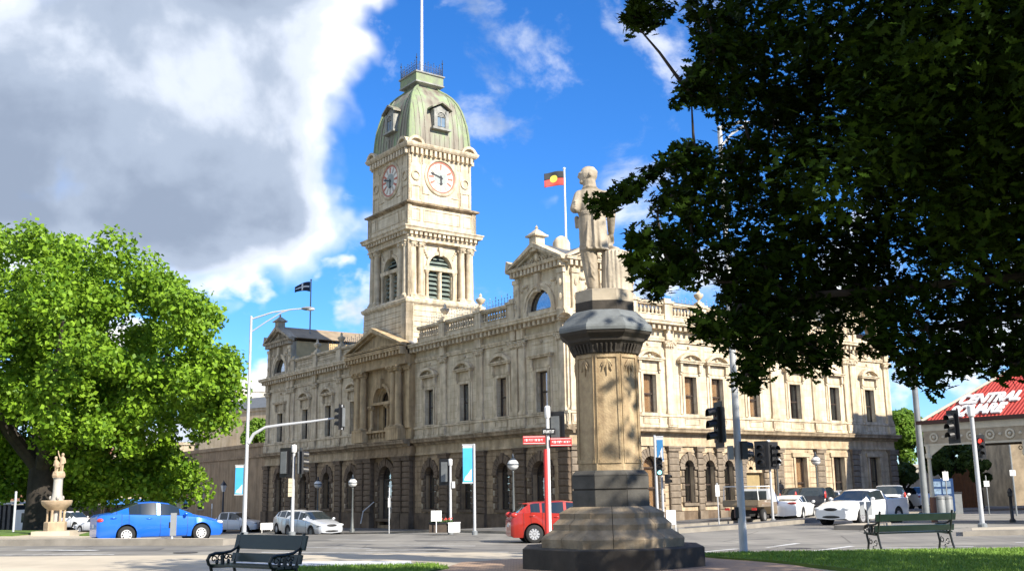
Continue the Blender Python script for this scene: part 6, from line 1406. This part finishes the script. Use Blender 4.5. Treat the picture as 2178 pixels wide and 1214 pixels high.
wx, wy = HW(2.0, 35.6); flag('flag', 'dark navy flag with white cross drooping above the left pavilion', 'dark flagpole behind the left pavilion', (wx, wy, 14.6), 19.6, 1.25, .85, (-1, -.2), 'cross')
# ================================================================== verandah with the red roof
def verandah():
    o = gd(1976, 45.5); ang = HA-R_(90)     # local +x runs along the eave towards the camera's right, +y goes back up the slope
    t = empty('shop_verandah', o, ang, 'verandah with red corrugated roof, white lettering and iron lace frieze at the right', 'verandah')
    ex, dn = 16.0, 3.9; ze = 4.25; zr = 6.7; CREAM = mat('verandah_cream', (.55, .50, .40), .7, .1, 2)
    RR = mat('red_roof_paint', (.42, .045, .03), .55, .12, 2, spec=.3)
    nrm = Vector((0, -(zr-ze), dn)).normalized(); slope = Vector((0, dn, zr-ze))
    # corrugated sheets, each sheet of ribs a part
    x = 0.0; W_ = .16; b = MB()
    n = int(ex/W_)
    for k in range(n):
        x0, x1 = k*W_, (k+1)*W_; hip = min(1.0, (x0+.02)/2.6); S = slope*hip
        prof = [(0, 0), (.05, .0), (.07, .025), (.11, .025), (.13, 0), (.16, 0)]
        vs = [Vector((x0+a, 0, ze))+nrm*h for a, h in prof]+[Vector((x0+a, 0, ze))+nrm*h+S for a, h in prof]
        q = MB(); q.add([tuple(v) for v in vs], [(i, i+1, i+7, i+6) for i in range(5)]); q.build('roof_sheet', RR, t, recalc=False)
    MB().add([], []); b = MB(); b.add([(-.05, 0, ze), (2.6, dn, zr), (-.05, dn, ze)], [(0, 1, 2)]); b.build('hip_end', RR, t)
    MB().tube([(-.05, 0, ze+.03), (2.6, dn, zr+.05), (ex, dn, zr+.05)], .07, 6).build('ridge_cap', CREAM, t)
    MB().box(-.2, ex, -.2, -.02, ze-.13, ze+.03).build('gutter', mat('dark_brown_gutter', (.06, .02, .012), .6, .1, 3), t)
    MB().box(-.05, ex, -.05, .05, ze-.42, ze-.14).build('fascia', CREAM, t); fr = MB().box(0, ex, -.03, .02, ze-.98, ze-.42).build('frieze', mat('frieze_stone', (.36, .3, .22), .8, .15, 4), t)
    k = 0; x = .5
    while x < 9:
        rr = MB(); rr.lathe([(.2, 0), (.2, .03), (.13, .03), (.13, 0)], (0, 0), 12, cap=False); rr.ball((0, 0, .02), .08, 8, 5); rr.v = [(x+a, -.035-c, ze-.7+b2) for a, b2, c in rr.v]; rr.build('rosette', CREAM, fr)
        d = MB(); d.ball((x+.42, -.035, ze-.7), .07, 8, 5); d.build('rosette', CREAM, fr); x += .84
    MB().box(0, ex, -.05, .04, ze-1.05, ze-.97).build('frieze_rail', CREAM, t)
    lc = MB()
    for k in range(36):
        xx = 2.2+k*.19; lc.tube([(xx+.08*math.cos(a), dn-.1, ze-1.15+.08*math.sin(a)) for a in np.linspace(0, 6.28, 9)], .018, 4, cap=False)
    lc.build('iron_lace', SIGB, t, kind='stuff')
    MB().box(-.1, ex, dn-.05, dn+.05, ze-1.0, ze-.4).build('rear_beam', mat('dark_timber', (.05, .035, .02), .8, .1, 3), t); MB().box(0, ex, 0, dn, ze-.12, ze-.06).build('soffit', MATS['dark_timber'], t)
    def vpost(x, y, m, mb, nm='post'):
        g0 = -.4; w = MB().lathe([(.11, g0+1.0), (.09, 1.3), (.075, ze-1.6), (.13, ze-1.55), (.13, ze-1.4), (.09, ze-1.35), (.11, ze-1.0)], (x, y), 10).build(nm, m, t, smooth=True); MB().lathe([(.13, g0), (.13, 1.0), (.11, 1.05)], (x, y), 10).build('post_base', mb, w, smooth=True)
        return w
    BRN = mat('brown_post_base', (.12, .045, .02), .6, .1, 3)
    vpost(.15, .0, CREAM, BRN); MB().prism([(.2, ze-1.0), (1.0, ze-1.0), (.24, ze-1.5)], -.02, .02).build('post_bracket', CREAM, t)
    for x in (4.4, 8.6): vpost(x, .0, CREAM, BRN)
    for x, y in ((3.1, 9.0), (3.9, 10.5), (5.2, 10.5)): vpost(x, y, REDP, REDP, 'rear_post')
    # lettering fixed to the slope
    M0 = Matrix(((1, slope.normalized().x, nrm.x, 0), (0, slope.normalized().y, nrm.y, 0), (0, slope.normalized().z, nrm.z, 0), (0, 0, 0, 1)))
    for s, x, up_ in (('CENTRAL', 2.45, 1.22), ('SQUARE', 2.25, .28)):
        TXT(s, 1.08, 'roof_lettering', SIGNW, t, Matrix.Translation(Vector((x, 0, ze))+slope.normalized()*up_+nrm*.06) @ M0 @ Matrix.Diagonal((.58, 1.0, 1, 1)), .03, .05, 0.0)
    return t
verandah()
# ================================================================== other buildings
def building(name, label, x0, y0, x1, y1, ang, z0, z1, m, wins=(), roof=None, parapet=.3, cat='building', origin=None, awn=None):
    """box building in its own frame: front face along +x at y=0 looking -y"""
    t = empty(name, origin, ang, label, cat); Wd, Dp = x1-x0, y1-y0
    MB().box(0, Wd, 0, Dp, z0, z1).build('wall', m, t); MB().box(-.08, Wd+.08, -.12, Dp+.05, z1, z1+parapet).build('parapet', m, t)
    MB().box(-.03, Wd+.03, -.1, 0, z1-.9, z1-.75).build('string_course', m, t)
    for (wx0, wx1, wz0, wz1) in wins:
        f = MB().box(wx0-.08, wx1+.08, -.07, .02, wz0-.08, wz1+.08).build('window', mat('pale_window_frame', (.5, .46, .38), .7, .1, 2), t); MB().box(wx0, wx1, -.075, -.065, wz0, wz1).build('pane', CGL, f)
    if roof: gm = gable_roof(-.2, Wd+.2, -.2, Dp+.2, z1+parapet, z1+parapet+roof, 'x', 0); o = gm.build('roof', SLATE, t)
    if awn:
        zA, dA, cm = awn; a = MB().box(0, Wd, -dA, -.0, zA, zA+.12).build('awning', MATS['dark_timber'], t); MB().box(0, Wd, -dA-.05, -dA, zA-.1, zA+.45).build('awning_fascia', cm, a); MB().box(.2, Wd-.2, -.05, -.02, z0+.2, zA-.1).build('shopfront', CGL, t)
        for k in range(int(Wd/3.5)+1): MB().lathe([(.06, z0), (.06, zA)], (.1+k*(Wd-.2)/max(1, int(Wd/3.5)), -dA+.1), 6).build('awning_post', MATS['dark_timber'], t)
    return t
TANW = mat('tan_render', (.36, .26, .165), .9, .15, .8, .1, streak=.25); CREAMW = mat('cream_render', (.55, .46, .33), .9, .12, .8, streak=.2); PALEW = mat('pale_render', (.55, .52, .46), .9, .1, .8, streak=.15); BRICKR = mat('red_brown_brick', (.26, .13, .08), .9, .2, 1.5, .2)
wx, wy = HW(0.4, 39.35)
building('brown_annex', 'plain brown rendered wall building joined to the left end of the town hall', 0, 0, 22, 14, HA-R_(90), -2.5, 6.2, TANW, origin=HW(.4, 61.3)+(0,), wins=[(2, 3.2, 1, 3), (6, 7.2, 1, 3)])
building('cream_gabled_building', 'far cream gabled building above the brown wall left of the town hall', 0, 0, 12, 14, HA-R_(70), -2, 10.5, CREAMW, origin=(-33, 110, 0), roof=2.0, wins=[(2, 3, 5, 7), (5, 6, 5, 7), (8, 9, 5, 7)])
building('pale_tower_block', 'far pale block with small windows left of the tall lamp pole', 0, 0, 9, 12, R_(20), -2, 17, PALEW, origin=(-43, 150, 0), wins=[(1+2.4*k, 2.2+2.4*k, 12.5, 14.5) for k in range(3)]+[(1+2.4*k, 2.2+2.4*k, 8.5, 10.5) for k in range(3)])
GRS = mat('lime_green_fascia', (.18, .42, .03), .7, .1, 2); BLS = mat('blue_fascia', (.05, .2, .5), .7, .1, 2); GYS = mat('grey_fascia', (.22, .2, .17), .7, .1, 2)
sx = -72.0
for nm, lab, w_, h_, mm, aw in (('row_shop', 'grey fronted shop at the left edge behind the slatted truck', 16, 7.5, TANW, (2.6, 2.6, GYS)), ('row_shop', 'shop with broad grey awning panel behind the fountain', 14, 8.0, BRICKR, (2.6, 2.4, GYS)), ('row_shop', 'shop with a blue awning sign behind the blue sedan roof', 9, 8.5, CREAMW, (2.6, 2.4, BLS)), ('row_shop', 'tan two storey shop with lime green awning fascia', 17, 8.2, TANW, (2.3, 2.4, GRS))):
    building(nm, lab, 0, 0, w_, 12, R_(4), -3, h_, mm, origin=(sx, 108+.07*(sx+72), -1.0), wins=[(1.2+2.6*k, 2.4+2.6*k, 4.4, 6.4) for k in range(int((w_-1.5)/2.6))], awn=aw); sx += w_
building('far_stone_building', 'rough stone building beyond the verandah posts at the right', 0, 0, 26, 12, R_(-8), -1, 7.5, mat('rough_pale_stone', (.40, .32, .22), .9, .25, .9, .5, bscale=3), origin=(39.5, 84, 0), wins=[(9, 10.2, 3.6, 5.6), (14, 15.2, 3.6, 5.6)])
building('pale_rear_wall', 'pale rendered low building past the right end of the town hall', 0, 0, 11, 8, R_(-6), -1, 3.6, PALEW, origin=(25.5, 92, 0), wins=[(3, 4, 1, 2.6)])
building('brick_emporium', 'brick commercial block beyond the verandah outside the right edge', 0, 0, 18, 22, HA-R_(90), -1, 15.3, BRICKR, origin=(32.2, 60, 0), wins=[(1.5+2.8*k, 3+2.8*k, 5, 8) for k in range(5)])
def street_bits():
    p = gd(2005, 60); t = empty('poster_panel', p, R_(-20), 'blue poster panel with pale pictures beyond the verandah', 'poster'); MB().box(-.6, .6, -.08, .08, .2, 2.0).build('panel', mat('poster_blue', (.02, .06, .17), .5, .1, 3), t)
    for k in range(8): MB().box(-.5+(k % 2)*.52, -.06+(k % 2)*.52, -.09, -.081, .35+(k//2)*.4, .65+(k//2)*.4).build('picture', mat('poster_pale', (.3, .42, .55), .6, .3, 5), t)
    for x in (-.5, .5): MB().box(x-.05, x+.05, -.05, .05, -.1, .2).build('foot', SIGB, t)
    for i, (u, lab) in enumerate(((1998, 'grey litter bin left of the pair near the verandah post'), (2013, 'grey litter bin right of the pair near the verandah post'))):
        p = gd(u, 50); t = empty('litter_bin', p, 0, lab, 'bin', 'litter bins by the verandah'); MB().lathe([(.24, 0), (.25, .9), (.22, .95)], (0, 0), 12).build('drum', GREYP, t, smooth=True); MB().lathe([(.26, .95), (.24, 1.05), (.1, 1.12)], (0, 0), 12).build('lid', SIGBK, t, smooth=True)
    p = gd(2027, 62); t = empty('waste_bin', p, 0, 'dark tall waste bin beside the poster panel', 'bin'); MB().extr([(-.35, -.35), (.35, -.35), (.35, .35), (-.35, .35)], 0, 1.15).build('body', SIGBK, t); MB().box(-.38, .38, -.38, .38, 1.15, 1.25).build('lid', SIGB, t)
    p = gd(2148, 43); t = empty('bollard', p, 0, 'black heritage bollard between the verandah posts', 'bollard'); MB().lathe([(.12, -.05), (.12, .1), (.07, .16), (.06, 1.0), (.1, 1.05), (.09, 1.15), (.11, 1.2), (.06, 1.32), (.01, 1.36)], (0, 0), 10).build('post', SIGB, t, smooth=True)
    p = gd(2052, 78); t = empty('arched_gate', p, R_(-10), 'brown timber arched gate beyond the white verandah signal pole', 'gate'); 
    for k in range(8):
        x = -1.2+k*.3; MB().box(x+.01, x+.29, -.05, .05, 0, 2.4+.9*(1-((x+.15)/1.3)**2)*.9).build('board', mat('gate_brown', (.2, .09, .035), .7, .15, 3), t)
street_bits()
# ================================================================== trees
def leafmat(name, c1, c2, trans=.35, spec=.2):
    m = bpy.data.materials.new(name); m.use_nodes = True; nt = m.node_tree; N = nt.nodes; L = nt.links; N.clear()
    out = N.new('ShaderNodeOutputMaterial'); d = N.new('ShaderNodeBsdfPrincipled'); d.inputs['Roughness'].default_value = .5; d.inputs['Specular IOR Level'].default_value = spec; tr = N.new('ShaderNodeBsdfTranslucent'); mx = N.new('ShaderNodeMixShader'); mx.inputs[0].default_value = trans
    g = N.new('ShaderNodeNewGeometry'); r = N.new('ShaderNodeValToRGB'); r.color_ramp.elements[0].color = (*c1, 1); r.color_ramp.elements[1].color = (*c2, 1)
    L.new(g.outputs['Random Per Island'], r.inputs[0]); L.new(r.outputs[0], d.inputs['Base Color']); L.new(r.outputs[0], tr.inputs[0]); L.new(d.outputs[0], mx.inputs[1]); L.new(tr.outputs[0], mx.inputs[2]); L.new(mx.outputs[0], out.inputs[0]); return m
BARK = mat('bark', (.035, .028, .022), .95, .3, 3, .6)
def mesh_np(name, V, Fs):
    me = bpy.data.meshes.new(name); n = Fs.shape[1]; me.vertices.add(len(V)); me.vertices.foreach_set('co', V.astype(np.float32).ravel()); me.loops.add(Fs.size); me.loops.foreach_set('vertex_index', Fs.astype(np.int32).ravel())
    me.polygons.add(len(Fs)); me.polygons.foreach_set('loop_start', np.arange(0, Fs.size, n, dtype=np.int32)); me.polygons.foreach_set('loop_total', np.full(len(Fs), n, dtype=np.int32)); me.update(calc_edges=True); return me
def leaves(P, Nn, size, shape, r, roll=None):
    """P points, Nn rough facing; shape: (k,2) leaf outline, one polygon per leaf"""
    n = len(P); Nn = Nn/np.linalg.norm(Nn, axis=1, keepdims=True)
    a = r.normal(size=(n, 3)); T = a-Nn*(a*Nn).sum(1, keepdims=True); T /= np.linalg.norm(T, axis=1, keepdims=True); B = np.cross(Nn, T)
    S = (size*r.uniform(.65, 1.2, n))[:, None, None]; sh = np.array(shape)
    V = P[:, None, :]+S*(T[:, None, :]*sh[None, :, 0:1]+B[:, None, :]*sh[None, :, 1:2])
    V += (S*.25)*(np.abs(sh[None, :, 1:2])**1.5)*Nn[:, None, :]
    k = len(sh); F_ = np.arange(n*k).reshape(n, k); return V.reshape(-1, 3), F_
QUAD = [(-.5, 0), (-.1, -.36), (.5, -.05), (.05, .36)]
OAK = [(-.5, -.015), (-.3, -.1), (-.22, -.2), (-.1, -.1), (.02, -.27), (.12, -.12), (.25, -.24), (.32, -.09), (.5, 0), (.32, .1), (.22, .24), (.12, .11), (0, .27), (-.1, .1), (-.24, .19), (-.3, .09), (-.5, .015)]
def clump_pts(c, rad, n, r, shell=.62):
    d = r.normal(size=(n, 3)); d /= np.linalg.norm(d, axis=1, keepdims=True); q = r.uniform(shell**3, 1, n)**(1/3.); P = np.array(c)+d*(q[:, None])*np.array(rad); return P, d
def inpoly(x, y, poly):
    c = False; j = len(poly)-1
    for i in range(len(poly)):
        if (poly[i][1] > y) != (poly[j][1] > y) and x < (poly[j][0]-poly[i][0])*(y-poly[i][1])/(poly[j][1]-poly[i][1]+1e-9)+poly[i][0]: c = not c
        j = i
    return c
def px(p):
    d = np.array(p)-CAM; z = d @ fw; return CX+F*(d @ rt)/z, CY-F*(d @ upv)/z
def limb(b, pts, r0, r1, n=8):
    m = len(pts); b.tube(pts, [r0+(r1-r0)*i/(m-1) for i in range(m)], n)
# ---------- big lit tree on the left
def left_tree():
    r = np.random.default_rng(11); base = gd(85, 52); t = empty('shade_tree', base, 0, 'large bright green leafy tree filling the left side', 'tree')
    B = np.array(base); outline = [(-420, 560), (-330, 490), (-200, 470), (-90, 500), (20, 488), (90, 500), (175, 482), (235, 520), (322, 528), (345, 590), (408, 588), (425, 640), (455, 660), (440, 740), (500, 752), (525, 800), (505, 870), (512, 930), (520, 985), (480, 1040), (400, 1035), (330, 1050), (250, 1045), (150, 1050), (60, 1040), (-60, 1045), (-200, 1040), (-380, 1030), (-460, 800)]
    cx, cz = B[0]+.9, 9.3; Vs = []; Fs = []; off = 0; cl = []
    tries = 0
    while len(cl) < 330 and tries < 9000:
        tries += 1
        d = r.normal(size=3); d /= np.linalg.norm(d); q = r.uniform(.62, 1.0) if r.random() < .8 else r.uniform(.2, .62)
        c = np.array([cx+d[0]*q*11.6, B[1]+d[1]*q*9.5, cz+d[2]*q*(6.8 if d[2] > 0 else 5.6)]); rad = r.uniform(.5, 1.25)
        u, v = px(c); rp = rad*F/(c[1])*.3
        ok = all(inpoly(u+rp*math.cos(a), v+rp*math.sin(a), outline) for a in np.linspace(0, 6.28, 8)) if d[1] < .75 else True
        if ok and inpoly(u, v, outline) and c[2] > 2.9: cl.append((c, rad))
    for k in range(90):     # low boughs on the shaded far side
        c = np.array([cx+r.uniform(-9, 4.6), B[1]+r.uniform(1.5, 8), r.uniform(2.4, 5.2)]); cl.append((c, r.uniform(.7, 1.2)))
    for c, rad in cl:
        n = int(430*rad**1.6); P, d = clump_pts(c, (rad*r.uniform(.7, 1.3), rad*r.uniform(.8, 1.2), rad*r.uniform(.55, 1.1)), n, r, .35); P = P+r.normal(size=P.shape)*.16; nn = d*.35+r.normal(size=(n, 3))*.6+np.array([.15, -.2, .35]); V, F_ = leaves(P-B, nn, .27, QUAD, r); Vs.append(V); Fs.append(F_+off); off += len(V)
    me = mesh_np('foliage', np.concatenate(Vs), np.concatenate(Fs)); link('foliage', me, leafmat('bright_leaf', (.065, .15, .008), (.25, .41, .03), .3), t, 'stuff')
    b = MB(); limb(b, [(0, 0, -.5), (.05, 0, 1.5), (0, 0, 3.2), (-.1, 0, 5.0)], .75, .5, 12)
    for a, ln in ((0.4, 6), (1.7, 5.5), (2.9, 6), (4.0, 5), (5.2, 6.5)): limb(b, [(0, 0, 3.0), (ln*.35*math.cos(a), ln*.35*math.sin(a), 5), (ln*.75*math.cos(a), ln*.75*math.sin(a), 7.3), (ln*math.cos(a), ln*math.sin(a), 9.5)], .38, .07, 8)
    b.build('trunk', BARK, t, smooth=True)
left_tree()
# ---------- other trees
def bushy(name, label, u, Y, vtop, wpx, vbot, seed, col, n=40, dens=260, group=None, leaf=.3):
    r = np.random.default_rng(seed); base = gd(u, Y); B = np.array(base); t = empty(name, base, 0, label, 'tree', group); zt = atd(u, vtop, Y)[2]; zb = atd(u, vbot, Y)[2]; w = wpx*Y/F/2
    cz = (zt+zb)/2; hz = (zt-zb)/2; Vs = []; Fs = []; off = 0
    for k in range(n):
        d = r.normal(size=3); d /= np.linalg.norm(d); q = r.uniform(.35, .85); c = np.array([B[0]+d[0]*q*w, B[1]+d[1]*q*w, cz+d[2]*q*hz]); rad = r.uniform(.25, .42)*min(w, hz)
        P, dd = clump_pts(c, (rad,)*3, int(dens), r, .5); V, F_ = leaves(P-B, dd*.6+r.normal(size=P.shape)*.5+np.array([0, -.2, .4]), leaf, QUAD, r); Vs.append(V); Fs.append(F_+off); off += len(V)
    link('foliage', mesh_np('foliage', np.concatenate(Vs), np.concatenate(Fs)), leafmat('leaf_'+str(seed), *col), t, 'stuff')
    b = MB(); h = zb-B[2]+hz*.5; limb(b, [(0, 0, -.4), (.05, .0, h*.5), (0, 0, h)], .22, .1, 8)
    for a in (0, 2.1, 4.2): limb(b, [(0, 0, h*.6), (w*.3*math.cos(a), w*.3*math.sin(a), h*.9), (w*.5*math.cos(a), w*.5*math.sin(a), h*1.15)], .1, .03, 6)
    b.build('trunk', BARK, t, smooth=True)
BR = ((.09, .19, .02), (.19, .31, .04)); DK = ((.03, .06, .012), (.07, .12, .025))
bushy('street_tree', 'bright green tree just past the right end of the town hall', 1922, 86, 868, 120, 985, 21, BR, 46, 300); bushy('street_tree', 'dark olive tree seen under the verandah frieze', 2015, 74, 925, 140, 1010, 22, DK, 40, 260); bushy('street_tree', 'low dark tree below the bright tree by the hall end', 1925, 80, 985, 90, 1035, 23, DK, 26, 220)
bushy('street_tree', 'small green tree in the gap left of the brown building', 545, 100, 880, 70, 960, 24, BR, 24, 220); bushy('street_tree', 'green shrub tree between the red verandah posts', 2085, 72, 975, 60, 1030, 25, DK, 20, 200); bushy('street_tree', 'small bright tree at the far left beside the slatted truck', 12, 95, 1030, 60, 1070, 26, BR, 16, 160)
# ---------- dark oak overhanging from the right
def oak():
    r = np.random.default_rng(5); base = G(11.5, 8.0, .15); B = np.array(base); t = empty('oak_tree', base, 0, 'dark shaded oak tree overhanging the scene from the upper right', 'tree')
    C1 = [  # (u, v, radius px, Y) leafy boughs as they stand in the air
      (1365,25,42,9.5),(1395,10,36,9.5),(1345,45,26,9.5),(1500,20,50,10),(1545,60,75,10.5),(1520,120,60,10),(1490,180,52,10),(1470,205,38,9.8),(1560,170,90,11),(1545,220,42,10.5),(1600,60,110,12),
      (1270,438,20,9.2),(1295,428,24,9.2),(1320,412,26,9.3),(1345,395,26,9.4),(1375,375,28,9.5),(1405,362,30,9.6),(1440,350,42,9.8),(1480,345,55,10),(1430,420,42,10),(1400,435,28,9.6),(1480,430,80,10.5),(1530,385,70,11),(1600,320,50,11),
      (1345,510,20,9.3),(1365,525,34,9.4),(1405,505,48,9.6),(1355,565,26,9.3),(1390,585,46,9.5),(1430,560,60,10),(1392,615,30,9.5),(1440,590,36,9.8),(1480,540,85,10.5),(1345,545,18,9.2),
      (1485,690,30,9.5),(1510,695,38,9.6),(1545,690,48,10),(1520,715,24,9.6),(1600,645,66,10.5),(1570,600,62,10.5),(1600,720,48,10),(1600,795,36,9.7),(1585,810,22,9.6),(1615,765,36,9.8),(1640,700,70,10.5),(1690,735,50,10.2),(1728,775,28,10),(1750,752,36,10),(1700,700,85,11),(1775,728,28,10),
      (1650,150,130,11.5),(1650,330,130,12),(1620,480,120,11.5),(1700,560,130,12),(1640,600,100,11),(1760,250,150,12.5),(1780,440,150,12.5),(1800,90,150,12),(1800,600,100,12),(1835,630,44,11),(1880,560,110,12),(1900,300,150,13),(1930,120,150,12.5),(1960,430,120,13),
      (1865,725,38,10.2),(1895,740,32,10.2),(1850,690,40,10.5),(1905,690,45,10.6),(1950,660,70,11),(1935,770,46,10.3),(1965,800,34,10.2),(1985,750,56,10.6),(2030,760,48,10.5),(2070,765,46,10.4),(2110,745,50,10.6),(2030,700,100,11.5),(2080,550,130,12.5),(2060,300,160,13),(2100,120,160,12.5),(2140,690,110,11.5),(2160,450,140,12.5),(2200,250,160,12),(2200,760,60,10.5),(2010,520,60,12),(1990,815,22,10.2),(2160,775,36,10.4),(2230,600,150,12)]
    pts = []; nrm = []; ctr = []
    C1 = [(u, v, rp*(.82 if u < 1500 and v > 300 else 1), Y) for u, v, rp, Y in C1]
    for (u, v, rp, Y) in C1:
        c = atd(u, v, Y); rad = rp*Y/F*1.0; depth = max(rad, min(1.6, rad*1.5)); n = int(16+(rp*rp)*(.12 if v < 620 else .085))
        # leaf rosettes: groups of leaves round twig tips
        ng = max(3, n//7); d = r.normal(size=(ng, 3)); d /= np.linalg.norm(d, axis=1, keepdims=True); q = r.uniform(.15, 1, ng)**(1/2.2); G_ = np.array(c)+d*q[:, None]*np.array([rad, depth, rad])
        for g in G_:
            k = r.integers(5, 9); e = r.normal(size=(k, 3)); e /= np.linalg.norm(e, axis=1, keepdims=True); pts.append(g+e*r.uniform(.03, .10, k)[:, None]); nrm.append(np.array([0, -.35, .8])+r.normal(size=(k, 3))*.55)
        ctr.append((np.array(c), rad))
    P = np.concatenate(pts); Nn = np.concatenate(nrm)
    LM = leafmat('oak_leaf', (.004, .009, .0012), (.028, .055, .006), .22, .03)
    near = np.argsort(P[:, 1])[:300]; rest = np.ones(len(P), bool); rest[near] = False
    V, F_ = leaves(P[rest]-B, Nn[rest], .125, OAK, r); link('foliage', mesh_np('foliage', V, F_), LM, t, 'stuff')
    lv, lf = leaves(np.zeros((1, 3)), np.array([[0, 0, 1.]]), .125, OAK, np.random.default_rng(1)); lm = mesh_np('leaf', lv, lf)
    for i in near:
        o = link('leaf', lm, LM, t); o.location = P[i]-B; o.rotation_euler = (r.normal(0, .7), r.normal(0, .7), r.uniform(0, 6.28)); s = r.uniform(.75, 1.2); o.scale = (s, s, s)
    # the rest of the crown, over and to the right of the camera
    Q = []
    for c, rad in ctr:      # boughs nearer the sun that keep the visible ones in shade
        for tt in (2.2, 3.6, 5.2):
            c2 = c+SV*tt+r.normal(size=3)*.3; u, v = px(c2) if c2[1] > 1 else (9999, 0)
            if rad < .16 or px(c)[0] < 1530 or (c2[1] > 1 and u < 1640 and v > -60): continue
            Q.append(clump_pts(c2, (rad*1.25+.2, rad*1.25+.2, rad+.2), int(60+rad*260), r, .1))
    for k in range(190):
        d = r.normal(size=3); d /= np.linalg.norm(d); q = r.uniform(.3, 1)**.5; c = np.array([11.5, 8.5, 10.0])+d*q*np.array([9.0, 9.5, 5.0]); 
        if c[2] < 5.0: continue
        u, v = px(c) if c[1] > 1 else (9999, 0)
        if c[1] > 1 and -200 < u < 2178 and v > -250: continue
        Pk, dk = clump_pts(c, (1.5, 1.5, 1.1), 150, r, .2); Q.append((Pk, dk))
    Pq = np.concatenate([a for a, _ in Q]); nq = np.concatenate([b for _, b in Q])*.3+np.array([0, 0, .8])+r.normal(size=Pq.shape)*.4
    dd = Pq-CAM; zc = dd @ fw; uu = CX+F*(dd @ rt)/np.maximum(zc, .1); vv = CY-F*(dd @ upv)/np.maximum(zc, .1); vis = (zc > .3) & (uu > -300) & (uu < 2500) & (vv > -300) & (vv < 1400)
    core = [(1530, -300), (1500, 160), (1610, 290), (1560, 400), (1540, 540), (1600, 590), (1650, 620), (1780, 590), (1880, 580), (2000, 640), (2500, 660), (2500, -300)]
    ok = np.array([(not a) or inpoly(b_, c_, core) for a, b_, c_ in zip(vis, uu, vv)]); Pq, nq, vis = Pq[ok], nq[ok], vis[ok]
    # keep an opening in the crown through which some sun reaches the monument
    tl = ((Pq-np.array([MX, MY, 4.5])) @ SV)[:, None]; dist = np.linalg.norm(Pq-(np.array([MX, MY, 4.5])+tl*SV), axis=1); keep = (dist > 2.6) | (r.random(len(Pq)) < .10)
    V, F_ = leaves(Pq[~vis & keep]-B, nq[~vis & keep], .34, QUAD, r); link('crown', mesh_np('crown', V, F_), LM, t, 'stuff')
    Pv = np.repeat(Pq[vis], 3, 0)+r.normal(size=(3*vis.sum(), 3))*.12; V, F_ = leaves(Pv-B, np.repeat(nq[vis], 3, 0)+r.normal(size=Pv.shape)*.3, .13, OAK, r); link('inner_foliage', mesh_np('inner_foliage', V, F_), LM, t, 'stuff')
    b = MB(); limb(b, [(0, 0, -.4), (.05, .1, 1.5), (-.1, .2, 3.4)], .55, .42, 12)
    hubs = [((1560, 640, 10.8), .12), ((1960, 700, 11.3), .13), ((1850, 100, 12.3), .2), ((2100, 500, 12.5), .2)]
    H_ = []
    for (h, r1) in hubs:
        p1 = np.array(atd(*h))-B; mid = p1*.5+np.array([0, 0, 1.8]); up_ = np.array([.6, 1.6, 1.6]); limb(b, [(-.1, .2, 3.2), tuple(p1*.3+up_*1.2), tuple(p1*.6+up_*1.1), tuple(p1*.85+up_*.4), tuple(p1)], .085, .03, 8); H_.append(p1)
    b.build('trunk', BARK, t, smooth=True)
    tw = MB()
    for c, rad in ctr:
        p = c-B; hub = min(H_, key=lambda q: np.linalg.norm(q-p)); dh_ = np.linalg.norm(hub-p)
        cand = [q[0]-B for q in ctr if np.linalg.norm(q[0]-B-hub) < dh_-.02]+[hub]; h = min(cand, key=lambda q: np.linalg.norm(q-p)); m_ = (h+p)/2+r.normal(size=3)*.05
        if np.linalg.norm(h-p) < 3.2: tw.tube([tuple(h), tuple(m_), tuple(p)], [.022, .014, .006], 5)
    tw.build('twigs', BARK, t, kind='stuff')
oak()
